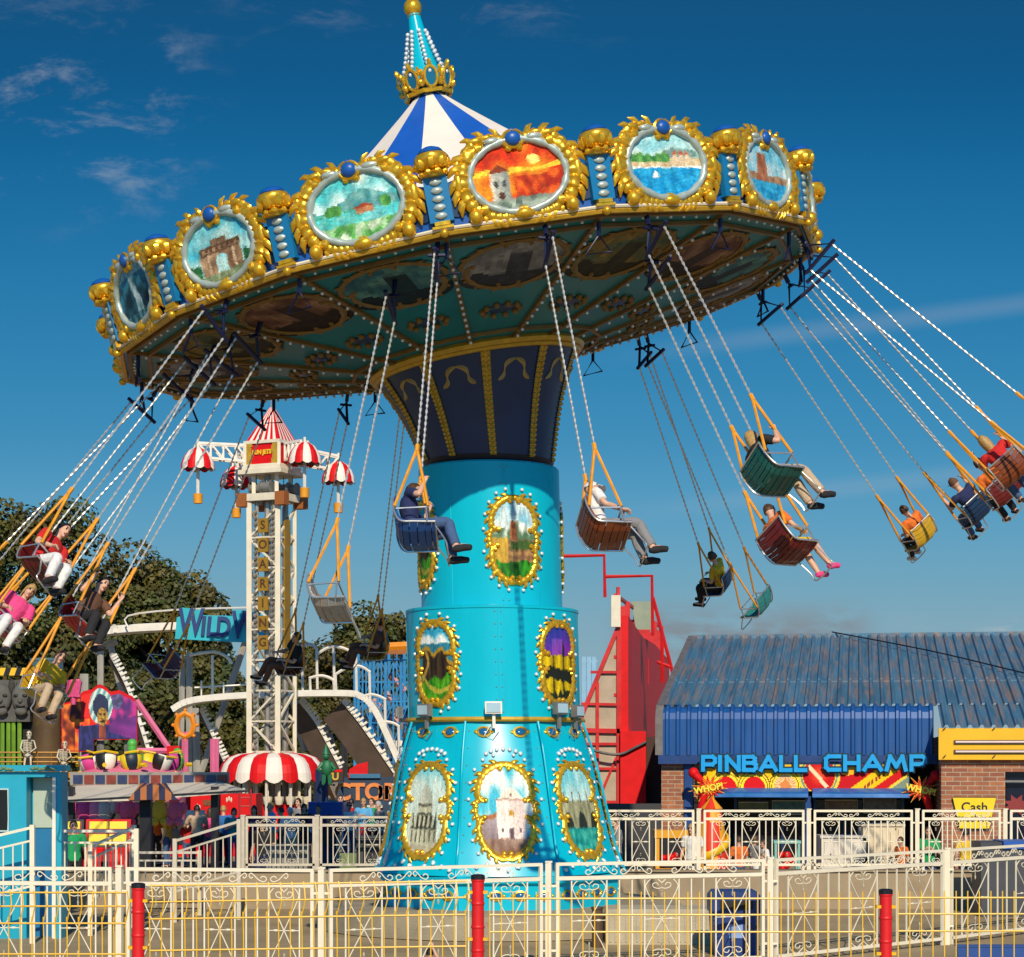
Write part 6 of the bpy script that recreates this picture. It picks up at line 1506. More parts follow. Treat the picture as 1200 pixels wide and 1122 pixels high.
# ---------------------------------------------------------------- log flume, WILD sign, blue coaster
def q3(px, py, D): return Vector((X(px, D), D, Z(py, D)))
def flume():
    D = 72.0; t = thing('flume_ride', 'white water chute ride with curved hoops and steep brown drops', 'fairground ride', (X(330, D), D, 0))
    TB_ = mat('chute_brown', (.085, .055, .04), .7, .1, .25, 2); GP = mat('post_grey', (.36, .34, .30), .5, .1, .12, 3)
    def beam(pts, w_, hgt, mt, nm, dy=0.0, par=None):
        b = MB(); P_ = catmull([q3(x, y, D+dy) for x, y in pts], 5); up = Vector((0, 0, 1))
        for a, c in zip(P_, P_[1:]):
            d = (c-a).normalized(); n_ = up-d*up.dot(d); n_.normalize(); y = Vector((0, w_/2, 0))
            vs = [a-y+n_*hgt/2, a+y+n_*hgt/2, a+y-n_*hgt/2, a-y-n_*hgt/2, c-y+n_*hgt/2, c+y+n_*hgt/2, c+y-n_*hgt/2, c-y-n_*hgt/2]
            b.add(vs, [(0, 1, 5, 4), (1, 2, 6, 5), (2, 3, 7, 6), (3, 0, 4, 7), (0, 3, 2, 1), (4, 5, 6, 7)])
        return b.build(nm, mt, par or t, 35)
    beam([(96, 744), (150, 738), (205, 735), (300, 731)], 1.2, .27, FLW, 'upper_track')
    beam([(205, 832), (230, 821), (300, 815), (400, 813), (425, 817), (440, 832), (455, 862), (475, 908)], 1.3, .22, FLW, 'lower_track', -2)
    # steep drops, dark underneath with white ribs along the edge
    for pts, wd, dy in (([(352, 822), (372, 848), (400, 900)], 1.3, -1), ([(402, 822), (425, 850), (466, 910)], 1.6, -2), ([(132, 770), (152, 810), (176, 884)], .8, -1), ([(236, 832), (255, 872), (268, 900)], .6, -1)):
        b = MB(); P_ = catmull([q3(x, y, D+dy) for x, y in pts], 8); off = Vector((-.46 if wd > 1 else -.3, 0, -.42 if wd > 1 else -.15))
        b.grid(lambda u, v: P_[round(u*(len(P_)-1))]+off*v*wd+Vector((0, .35*v, 0)), len(P_)-1, 2); b.build('drop_chute', TB_, t)
        b = MB(); 
        for a, c in zip(P_, P_[1:]): b.tube([a, c], .09, 4)
        for i in range(len(P_)-1): p = P_[i]; d = (P_[i+1]-P_[i]).normalized(); n_ = Vector((-d.z, 0, d.x)); b.tube([p-n_*.02-Vector((0, .1, 0)), p+n_*.20-Vector((0, .1, 0))], .055, 4)
        b.build('chute_edge', FLW, t)
    b = MB()
    for pts, r in (([(118, 748), (118, 930)], .13), ([(128, 750), (154, 855)], .13), ([(99, 790), (99, 905)], .18), ([(113, 762), (137, 752)], .14), ([(214, 770), (212, 905)], .12), ([(222, 765), (222, 905)], .13), ([(291, 742), (236, 905)], .13), ([(229, 830), (231, 905)], .15), ([(345, 822), (358, 880)], .18), ([(403, 822), (403, 915)], .15), ([(392, 838), (370, 875)], .13), ([(385, 860), (396, 905)], .14), ([(436, 885), (428, 915)], .18), ([(446, 888), (452, 915)], .18)):
        b.tube([q3(x, y, D+.5) for x, y in pts], r, 6)
    b.each('support_post', GP, t, 40)
    b = MB()
    for pts, r in (([(150, 735), (150, 722), (205, 715), (300, 712)], .035), ([(130, 742), (133, 733), (138, 736)], .04), ([(222, 768), (250, 764), (266, 770), (272, 778)], .06), ([(228, 806), (300, 802)], .035), ([(236, 820), (236, 798)], .035), ([(262, 818), (262, 800)], .035), ([(249, 820), (249, 768)], .05)):
        b.tube(catmull([q3(x, y, D-1) for x, y in pts], 3) if len(pts) > 2 else [q3(x, y, D-1) for x, y in pts], r, 5)
    b.build('hand_rail', FLW, t)
    for arc_, legs in ((((344, 762), (354, 757), (366, 756), (372, 762)), ((355, 815, 762), (372, 808, 762))), (((370, 768), (385, 759), (400, 759), (414, 765)), ((392, 812, 760), (418, 814, 764))), (((394, 790), (408, 782), (422, 781), (434, 788)), ((394, 812, 789), (434, 835, 787))), (((424, 817), (434, 814), (444, 816), (452, 820)), ((452, 865, 819),)), (((443, 848), (452, 846), (462, 848), (468, 852)), ((468, 885, 851),)), (((362, 795), (375, 792), (385, 794), (392, 798)), ((364, 812, 795), (392, 812, 798)))):
        b = MB(); b.tube(catmull([q3(x, y, D-2.6) for x, y in arc_], 5), .055, 6)
        for x, y0, y1 in legs: b.tube([q3(x, y0, D-2.6), q3(x-1, y1, D-2.6)], .05, 6)
        b.build('spray_hoop', FLW, t)
    b = MB()
    for i in range(5): b.tube([q3(452+i*4.5, 868, D-2), q3(452+i*4.5, 885, D-2)], .07, 4)
    b.tube([q3(450, 876, D-2), q3(474, 876, D-2)], .06, 4); b.build('white_gate', FLW, t)
    # sign
    Ds = 70.0; s = thing('flume_sign', 'turquoise stepped board with dark blue WILD W lettering', 'sign', tuple(q3(250, 732, Ds)))
    b = MB(); o = [(205, 749), (207, 724), (212, 722), (213, 712), (237, 715), (237, 721), (272, 722), (273, 715), (296, 716), (318, 718), (318, 754), (265, 752)]
    vs = [q3(x, y, Ds) for x, y in o]; k = len(vs); b.add(vs+[v_+Vector((0, .2, 0)) for v_ in vs], [tuple(range(k))[::-1], tuple(range(k, 2*k))]+[(i, (i+1) % k, (i+1) % k+k, i+k) for i in range(k)]); b.build('board', mat('sign_turquoise', (.01, .40, .50), .5, 0, .12, 1.5), s)
    ND = mat('sign_navy', (.006, .03, .16), .5, 0, .1)
    for ch, px, py, sz, sx_ in (('W', 222.5, 731, 1.35, .62), ('I', 237.5, 735, .95, .8), ('L', 247, 735.5, .95, .8), ('D', 261, 736, .98, .72), ('W', 285, 734, 1.35, .62)):
        text(ch, sz, ND, Matrix.Translation(q3(px, py, Ds-.05)) @ UPR, s, 'lettering', .05, .03, shear=.12, sx=sx_)
flume()
def blue_coaster():
    D = 84.0; t = thing('lattice_coaster', 'bright blue lattice coaster with an orange top rail behind the hoops', 'roller coaster', tuple(q3(450, 900, D)))
    BL = mat('lattice_blue', (.012, .20, .46), .4, .1, .15, 2); b = MB()
    r = random.Random(3)
    for dy in (0, 4):
        for i in range(8): px = 416+i*9+dy; b.tube([q3(px, 758+(6 if i < 2 else 0), D+dy), q3(px, 930, D+dy)], .045 if i % 2 else .085, 4)
        for k in range(6):
            y = 775+k*24; b.tube([q3(414, y, D+dy), q3(484, y+r.uniform(-3, 3), D+dy)], .035, 4)
            for i in range(7): x = 416+i*9+dy; b.tube([q3(x, y, D+dy), q3(x+9, y+24, D+dy)] if (i+k) % 2 else [q3(x+9, y, D+dy), q3(x, y+24, D+dy)], .028, 4)
    b.build('lattice', BL, t)
    b = MB(); b.tube([q3(426, 760, D-.4), q3(490, 757, D-.4)], .22, 6); b.tube([q3(426, 766, D-.4), q3(490, 763, D-.4)], .10, 6); b.build('top_rail', ORANGE, t)
    b = MB()
    for i in range(26): x = 427+i*2.4; b.tube([q3(x, 757, D-.5), q3(x, 767, D-.5)], .05, 4)
    b.build('rail_tie', mat('tie_brown', (.3, .10, .02), .6), t)
    b = MB()
    for x, y in ((456, 790), (452, 812), (466, 800), (460, 838), (437, 820)): b.tube([q3(x, y, D+1), q3(x+9, y+10, D+1)], .16, 5)
    b.build('lower_rail', mat('rail_rose', (.5, .22, .20), .5), t)
    b = MB()
    for px in (684, 690, 696): b.tube([q3(px, 770, D), q3(px, 930, D)], .13, 4)
    for y in (775, 800, 825): b.tube([q3(682, y, D), q3(700, y, D)], .08, 4)
    b.each('far_post', mat('far_blue', (.22, .42, .60), .5), t)
blue_coaster()
# ---------------------------------------------------------------- left side: booth, stall, ghost house
def booth():
    D = 31.0; z = lambda y: Z(y, D); x = lambda p: X(p, D)
    t = thing('pay_booth', 'turquoise wooden pay booth with a pale recessed door at the left edge', 'booth', (x(20), D, 0)); BT = mat('booth_turquoise', (.005, .34, .50), .45, 0, .1, 2)
    b = MB(); b.bbox((x(-90), D, 0), (x(31), D+.45, z(905))); b.bbox((x(31), D+.38, 0), (x(62), D+.5, z(905))); b.bbox((x(66), D, 0), (x(72), D+.45, z(905))); b.bbox((x(31), D, z(911)), (x(66), D+.38, z(905))); b.build('wall', BT, t)
    b = MB(); b.bbox((x(-92), D-.08, z(904)), (x(74), D+.5, z(897))); b.build('cornice', BT, t)
    b = MB()
    for px in (2, 52, -40): 
        for i in range(7): a = px-12+i*4; b.ball((x(a), D-.09, z(901)+.015*math.sin(i*2)), .035, 6, 4, (1.4, .5, .7))
    b.build('carved_scroll', mat('scroll_green', (.10, .20, .10), .5, 0, .2), t)
    b = MB(); b.bbox((x(33), D+.33, z(971)), (x(61), D+.37, z(912))); o = b.build('door', mat('door_pale', (.42, .50, .42), .5, 0, .08), t)
    b = MB(); b.bbox((x(33), D+.33, 0), (x(61), D+.37, z(972))); b.build('lower_panel', mat('door_blue', (.005, .16, .36), .5, 0, .1), o)
    b = MB(); b.ball((x(57), D+.30, z(978)), .03, 8, 6); b.build('handle', STEEL, o)
    b = MB(); b.bbox((x(61.5), D-.015, 0), (x(65.5), D+.34, z(911))); b.build('door_post', WHITE, t)
    b = MB(); b.bbox((x(-40), D-.012, z(974)), (x(10), D+.0, z(925))); o = b.build('window', mat('booth_glass', (.01, .014, .018), .08), t)
    b = MB(); b.tube([(x(-40), D-.02, z(974)), (x(10), D-.02, z(974)), (x(10), D-.02, z(925)), (x(-40), D-.02, z(925))], .022, 4, closed=True); b.build('frame', mat('frame_pale', (.45, .6, .62), .4), o)
booth()
def stall():
    D = 39.2; z = lambda y, d=D: Z(y, d); x = lambda p, d=D: X(p, d)
    t = thing('amusement_stall', 'low amusement stall under long cream awnings with a striped gable', 'stall', (x(180), D, 0))
    CA = mat('awning_cream', (.62, .57, .48), .7, 0, .08, 2); D1, D0 = 40.4, 38.7
    def sheet(nm, p, mt):
        b = MB(); p = [Vector(q) for q in p]; b.add(p+[q-Vector((0, 0, .04)) for q in p], [(0, 1, 2, 3), (7, 6, 5, 4), (0, 4, 5, 1), (1, 5, 6, 2), (2, 6, 7, 3), (3, 7, 4, 0)]); return b.build(nm, mt, t)
    sheet('awning', [(x(70, D0), D0, z(938, D0)), (x(168, D0), D0, z(936, D0)), (x(172, D1), D1, z(919, D1)), (x(86, D1), D1, z(921, D1))], CA)
    sheet('awning', [(x(169, D0), D0, z(935.6, D0)), (x(289, D0), D0, z(926, D0)), (x(258, D1), D1, z(916, D1)), (x(173, D1), D1, z(918.6, D1))], CA)
    b = MB(); zf = z(937.5, D0-.1)
    for i in range(8):
        b.m = i % 2; u0, u1 = i/8, (i+1)/8; f = lambda u: Vector((x(150+58*u, D0-.15), D0-.15, zf+.30*math.sin(math.pi*u)**.8)); g_ = lambda u: Vector((x(165+30*u, D1-.2), D1-.2, zf+.30))
        b.add([Vector((x(150+58*u0, D0-.15), D0-.15, zf)), Vector((x(150+58*u1, D0-.15), D0-.15, zf)), f(u1), f(u0), g_(u1), g_(u0)], [(0, 1, 2, 3), (3, 2, 4, 5)])
    b.m = 0; b.build('striped_gable', [mat('gable_orange', (.42, .14, .04), .7), mat('gable_navy', (.015, .02, .07), .7)], t)
    b = MB(); b.bbox((x(82, D1), D1, z(920, D1)), (x(268, D1), D1+.1, z(905, D1))); o = b.build('header_board', mat('header_grey', (.28, .26, .23), .5), t)
    for i in range(14):
        px = 86+i*13; b = MB(); b.bbox((x(px, D1), D1-.03, z(918.5, D1)), (x(px+11, D1), D1-.005, z(908.5, D1))); b.build('header_panel', mat('hp_red', (.22, .035, .02), .4, 0, .3, 8) if i % 2 else mat('hp_blue', (.02, .035, .11), .4, 0, .3, 8), o)
    b = MB()
    for px, w_ in ((84, .05), (171, .11), (252, .07)): b.bbox((x(px)-w_, D-.1, 0), (x(px)+w_, D+.1, z(922)))
    b.tube([(x(70, D0), D0, z(939, D0)), (x(289, D0), D0, z(927, D0))], .025, 4); b.build('post', DARK, t)
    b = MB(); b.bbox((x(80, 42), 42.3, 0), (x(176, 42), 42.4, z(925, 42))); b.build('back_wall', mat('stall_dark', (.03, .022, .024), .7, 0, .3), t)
    b = MB(); b.bbox((x(84), D+.2, 0), (x(170), D+.7, .85)); b.build('counter', mat('counter_grey', (.20, .17, .15), .6, 0, .2), t)
    for px, cc, lab in ((82, 'yellow', 'yellow and black slot machine at the left end of the stall'), (115, 'yellow', 'slot machine with a yellow panel and red base, left of the pair under the awning'), (137, 'yellow', 'slot machine with a yellow panel and red base, right of the pair under the awning')):
        m_ = thing('slot_machine', lab, 'slot machine', (x(px, 38.9), 38.9, 0)); c = Vector((x(px, 38.9), 38.9, 0)); b = MB()
        b.prism([(-.26, 0), (.28, 0), (.28, 1.62), (.10, 1.62), (-.02, 1.05), (-.22, .95), (-.26, .80)], c.x-.26, c.x+.26, 'x'); b.v = [(p, q+c.y, r) for p, q, r in b.v]; b.build('cabinet', RED if px > 90 else DARK, m_)
        f = lambda u, v: Vector((c.x-.22+.44*u, c.y-.035+.11*v, 1.08+.50*v)); b = MB(); b.grid(f, 12, 14, lambda u, v: lin(hx('f2d21a')) if abs(u-.5) < .40 and (v*6) % 1 > .25 else lin(hx('7a1a10') if v > .3 else '000000' and hx('2a2a20'))); b.build('screen', VCOL, m_)
        b = MB(); b.tube([(c.x+.28, c.y-.1, .9), (c.x+.32, c.y-.2, 1.25)], .015, 5); b.ball((c.x+.32, c.y-.2, 1.27), .04, 8, 6); b.build('lever', STEEL, m_)
    # toys and prizes hung at the back
    b = MB(); cs = [('d84a8a', 100), ('e88ab0', 112), ('c8c8c8', 122), ('f06a9a', 150), ('e8d24a', 188), ('f07aa8', 205)]
    t2 = thing('prize_rail', 'row of pink and pale plush prizes hung under the awning', 'prizes', (x(140, 41.5), 41.5, 1.5))
    for cc, px in cs:
        b = MB(); c = Vector((X(px, 41.5), 41.5, Z(950, 41.5))); b.ball(c, .20, 10, 8, (1, .8, 1.2)); b.ball(c+Vector((0, -.03, .30)), .15, 10, 8)
        for sx in (-1, 1): b.ball(c+Vector((sx*.11, 0, .42)), .06, 7, 5); b.ball(c+Vector((sx*.2, -.05, .05)), .08, 7, 5, (1, .8, 1.6)); b.ball(c+Vector((sx*.1, -.1, -.24)), .09, 7, 5)
        b.build('plush_toy', mat('plush_'+cc, h(cc), .9, 0, .15, 20), t2, 60)
    b = MB(); b.tube([(X(90, 41.5), 41.5, Z(940, 41.5)), (X(215, 41.5), 41.5, Z(940, 41.5))], .02, 5); b.build('rail', DARK, t2)
    # bright red games kiosk beside the stall
    Dk = 56.0; k = thing('games_kiosk', 'bright red games kiosk with dark screens right of the stall', 'kiosk', (X(245, Dk), Dk, 0))
    b = MB(); b.bbox((X(197, Dk), Dk, 0), (X(300, Dk), Dk+1.5, Z(931, Dk))); b.build('wall', RED, k)
    b = MB(); b.prism([(X(202, Dk), Z(990, Dk)), (X(246, Dk), Z(990, Dk)), (X(247, Dk), Z(957, Dk)), (X(238, Dk), Z(952, Dk)), (X(206, Dk), Z(950, Dk)), (X(202, Dk), Z(955, Dk))], Dk-.03, Dk-.004); b.build('opening', BLACK, k)
    for px in (183, 199, 222, 233): b = MB(); b.box((X(px, Dk-.4), Dk-.4, Z(958, Dk)), (.36, .08, .44), rz=.2); b.build('screen', mat('kiosk_screen', (.03, .07, .14), .15, 0, .3, 6), k)
    b = MB()
    for px, py in ((206, 938), (229, 945), (266, 936)):
        for i in range(3): b.ball((X(px+i*2.5, Dk), Dk-.01, Z(py-abs(i-1)*-1.5, Dk)), .045, 7, 5, (.6, .3, 1.6))
    b.each('splash_mark', CREAM, k)
    b = MB()
    for px, py, w_ in ((243, 941, .24), (262, 958, .16)): b.box((X(px, Dk), Dk-.012, Z(py, Dk)), (w_, .02, .16))
    b.each('notice', mat('notice_olive', (.18, .06, .015), .5, 0, .4, 20), k)
    b = MB()
    for px in (281, 294): b.tube([(X(px, 54), 54, 0), (X(px, 54), 54, Z(925, 54))], .03, 5)
    for py in (935, 945, 958): b.tube([(X(281, 54), 54, Z(py, 54)), (X(294, 54), 54, Z(py, 54))], .02, 5)
    b.build('side_ladder', mat('ladder_red', (.35, .02, .02), .5), k)
stall()
def ghost_house():
    D = 52.0; x = lambda p, d=D: X(p, d); z = lambda p, d=D: Z(p, d)
    t = thing('ghost_house', 'gloomy grey ghost house front with moulded faces and a hazard striped edge', 'ride building', (x(20), D, 0))
    GR = mat('ghost_stone', (.085, .085, .08), .8, 0, .4, 1.5, bump=.6, bscale=6)
    b = MB(); b.bbox((x(-60), D, z(846)), (x(35), D+.6, z(797))); b.bbox((x(17.5), D-.06, z(846)), (x(19.5), D+.02, z(800))); b.build('upper_front', GR, t)
    for px in (3, 26):      # moulded ghoul faces
        b = MB(); c = Vector((x(px), D-.08, z(818))); b.ball(c, .33, 14, 10, (.8, .45, 1.15)); b.ball(c+Vector((0, -.14, -.08)), .07, 8, 6); b.ball(c+Vector((0, -.06, -.36)), .17, 10, 7, (1, .6, .7))
        for s_ in (-1, 1): b.ball(c+Vector((s_*.26, .0, .30)), .13, 8, 6, (.7, .5, 1.6))
        o = b.build('moulded_face', mat('ghost_grey', (.10, .10, .09), .8, 0, .3, 6), t, 50)
        b = MB()
        for s_ in (-1, 1): b.ball(c+Vector((s_*.11, -.13, .05)), .06, 8, 6, (1.2, .5, .8))
        b.tube([c+Vector((-.12, -.14, -.20)), c+Vector((0, -.17, -.23)), c+Vector((.12, -.14, -.20))], .03, 5); b.build('eye_hollow', BLACK, o)
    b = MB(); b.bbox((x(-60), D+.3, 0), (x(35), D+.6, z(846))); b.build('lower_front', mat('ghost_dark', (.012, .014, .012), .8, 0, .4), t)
    b = MB()
    for px in (2, 9, 15, 22): b.tube([(x(px), D+.1, 0), (x(px), D+.1, z(846))], .06, 6)
    b.each('slime_pillar', mat('slime_green', (.14, .30, .02), .5, 0, .3, 3), t)
    b = MB(); cx = x(55); b.lathe([(.36, 0), (.36, z(800)), (.40, z(798)), (.40, z(788)), (.30, z(785)), (0, z(785))], 24, cx=cx, cy=D); b.lathe([(.35, 0), (.35, z(800))], 4)if False else None
    b.build('drum_tower', mat('drum_brown', (.11, .065, .025), .7, .1, .5, 1.2, bump=.4, dirt=((.30, .20, .02), .4, 1.3)), t, 30)
    b = MB(); b.lathe([(.42, z(789)), (.42, z(776)), (.44, z(775)), (.44, z(772)), (0, z(772))], 24, cx=cx, cy=D); b.build('drum_cap', mat('drum_glass', (.10, .20, .24), .3, .3, .2), t, 30)
    b = MB(); n = 16
    for i in range(n):
        b.m = i % 2; a, c = -60+i*6.5, -60+(i+1)*6.5
        b.add([(x(a), D-.1, z(792)), (x(c), D-.1, z(792)), (x(c+3), D-.1, z(783)), (x(a+3), D-.1, z(783)), (x(a), D+.1, z(792)), (x(c), D+.1, z(792)), (x(c+3), D+.1, z(783)), (x(a+3), D+.1, z(783))], [(0, 1, 2, 3), (3, 2, 6, 7), (0, 4, 5, 1)])
    b.m = 0; b.build('hazard_strip', [DARK, YELLOW], t)
    b = MB(); b.bbox((x(35.5), D-.04, z(830)), (x(50), D+.4, z(795))); b.ball((x(42), D-.1, z(822)), .22, 10, 7); b.build('dark_recess', BLACK, t)
    b = MB(); Db = 50
    for py in (882, 888, 893): b.tube([(x(-40, Db), Db, z(py, Db)), (x(92, Db), Db, z(py, Db))], .022, 5)
    for px in range(-36, 96, 16): b.tube([(x(px, Db), Db, z(905, Db)), (x(px, Db), Db, z(882, Db))], .02, 5)
    b.build('balcony_rail', mat('rail_bronze', (.30, .16, .03), .4, .5, .2), t)
    b = MB(); b.bbox((x(-60, 50.1), 50.05, z(912, 50)), (x(100, 50.1), 51.5, z(905, 50))); b.build('balcony_floor', mat('floor_orange', (.55, .24, .01), .5, 0, .3, 3), t)
    # two skeleton figures
    for px, top, hgt, lab in ((33, 857, 1.05, 'larger pale skeleton figure leaning on the ghost house balcony'), (75, 869, .95, 'smaller pale skeleton figure at the right end of the balcony')):
        Ds = 49.8; k = hgt/1.3; c = Vector((x(px, Ds), Ds, z(top, Ds)-hgt*.98)); b = MB()
        V_ = lambda a, bb, cc: c+Vector((a, bb, cc))*k
        sp = [V_(0, 0, .50), V_(-.03, 0, .68), V_(-.04, 0, .86), V_(.02, -.05, 1.04)]; b.tube(catmull(sp, 4), .028*k, 6)
        b.ball(V_(.05, -.08, 1.17), .105*k, 12, 9, (.85, 1, 1.1)); b.ball(V_(.06, -.13, 1.06), .055*k, 8, 6)
        for i in range(6): zz = .70+i*.05; b.tube(catmull([V_(-.03, .05, zz), V_(-.16, 0, zz-.02), V_(-.02, -.10, zz-.05), V_(.12, 0, zz-.02), V_(-.03, .05, zz)], 3), .014*k, 5)
        b.ball(V_(0, 0, .50), .11*k, 8, 6, (1.2, .7, .6)); b.tube([V_(-.19, 0, .98), V_(.17, 0, .98)], .02*k, 5)
        for s_ in (-1, 1):
            b.tube([V_(s_*.18, 0, .98), V_(s_*.24, .02, .74), V_(s_*.10, -.18, .60)], [.024*k, .028*k, .018*k], 6)
            for j in range(4): b.tube([V_(s_*.10, -.18, .60), V_(s_*(.06-.02*j), -.25, .58)], .007*k, 4)
            b.tube([V_(s_*.08, 0, .48), V_(s_*.10, -.06, .25), V_(s_*.09, 0, .02), V_(s_*.10, -.10, .0)], [.034*k, .030*k, .02*k, .02*k], 6)
        o = b.build('skeleton_figure', mat('bone', (.55, .50, .38), .6, 0, .2, 8), None, 60); tag(o, lab, 'skeleton', 'skeletons on the ghost house balcony')
        b = MB()
        for s_ in (-1, 1): b.ball(V_(.05+s_*.04, -.165, 1.19), .026*k, 6, 5)
        b.build('eye_socket', BLACK, o)
    # hooded phantom picture board
    Dp = 58.0; p = thing('phantom_board', 'big scalloped red board painted with a hooded phantom', 'picture board', tuple(q3(120, 840, Dp)))
    oc = [(72, 882), (72, 825), (84, 822), (92, 815), (98, 810), (108, 808), (114, 803), (117, 802), (124, 806), (129, 811), (140, 809), (147, 813), (154, 816), (160, 823), (161, 880), (152, 880), (151, 867), (110, 867), (109, 881)]
    b = MB(); vs = [q3(a, c, Dp) for a, c in oc]; k_ = len(vs); b.add(vs+[v_+Vector((0, .15, 0)) for v_ in vs], [tuple(range(k_))[::-1], tuple(range(k_, 2*k_))]+[(i, (i+1) % k_, (i+1) % k_+k_, i+k_) for i in range(k_)]); b.build('board', RED, p)
    def ph(px, py):
        n_ = nz(px*.1, py*.1, 1, 3); c = mixc(hx('e81c12'), hx('c40f1c'), .5+n_*1.4)
        if px < 95: c = mixc(hx('f0781a'), hx('5a120c'), .5+nz(px*.12, py*.08, 1.3, 9)*1.8+(px-78)*.03)
        if px > 128: c = mixc(hx('c22a86'), hx('4a1f6e'), .5+nz(px*.15, py*.1, 1, 5)*1.5)
        if 88 < px < 105 and py > 843: c = mixc(hx('f2a31c'), hx('d81c14'), .5+n_)
        if math.hypot((px-137)/7, (py-822)/10) < 1: c = mixc(hx('2a3a5a'), hx('7a5a9a'), .5+nz(px*.3, py*.3, 1, 2))
        if py > 850+abs(px-122)*-.10+.2*max(0, 112-px) and px > 92: c = mixc(hx('2a2f7a'), hx('141a4a'), .5+nz(px*.25, py*.12, 1, 7)*1.6)
        if px > 128 and py > 848-(px-128)*.3 and py < 858+(px-128)*.3: c = mixc(hx('8a2a8e'), hx('5a1f74'), .5+n_)
        d = math.hypot((px-118)/13, (py-828)/20)
        if d < 1.05: c = mixc(hx('5f9aa0'), hx('d7e6dc'), .5+math.sin(px*.9+py*.35)*.6)
        if d < .72: c = hx('1d2a50')
        f = math.hypot((px-120)/6.3, (py-840)/10.5)
        if f < 1: c = mixc(hx('c79a3a'), hx('7a5a1c'), .45+nz(px*.5, py*.5, 1, 4)*1.3)
        if f < 1 and (math.hypot(px-117.5, py-837) < 1.6 or math.hypot(px-122.6, py-837) < 1.6 or (abs(py-845.5) < 1.3 and abs(px-120) < 3)): c = hx('2a1c0a')
        if abs(px-120) < 4 and 851 < py < 868: c = mixc(hx('a8502a'), hx('5a2a3a'), .5+n_)
        return lin(tuple(max(0, min(1, q)) for q in c))
    b = MB()
    for px in range(73, 160):
        top = np.interp(px, [72, 84, 92, 98, 108, 114, 117, 124, 129, 140, 147, 154, 160], [827, 824, 819, 814, 812, 807, 806, 810, 815, 813, 817, 820, 826]); bot = 866 if 109 < px < 152 else 880
        n = 34
        for j in range(n):
            y0 = top+(bot-top)*j/n; y1 = top+(bot-top)*(j+1)/n; b.col = ph(px+.5, (y0+y1)/2); b.add([q3(px, y1, Dp-.02), q3(px+1, y1, Dp-.02), q3(px+1, y0, Dp-.02), q3(px, y0, Dp-.02)], [(0, 1, 2, 3)])
    b.build('phantom_painting', VCOL, p)
    b = MB()
    for px in (100, 118, 150): b.tube([q3(px, 868, Dp+.3), q3(px, 930, Dp+.3)], .12, 6)
    b.each('board_post', GREYM, p)
    b = MB(); Dl = 57
    for a in (0, 1, 2): b.tube([q3(84+a*4.0, 800-abs(a-1)*2, Dl), q3(81+a*4.0, 817, Dl)], .12, 5)
    for y in (799, 808, 817): b.tube([q3(83, y, Dl), q3(94, y-1, Dl)], .07, 5)
    b.tube([q3(86, 816, Dl), q3(86, 826, Dl)], .08, 5); tag(b.build('pink_letter', mat('letter_pink', (.62, .06, .20), .5, 0, .2, 10), None), 'pink dotted sign letter standing left of the phantom board', 'sign')
ghost_house()
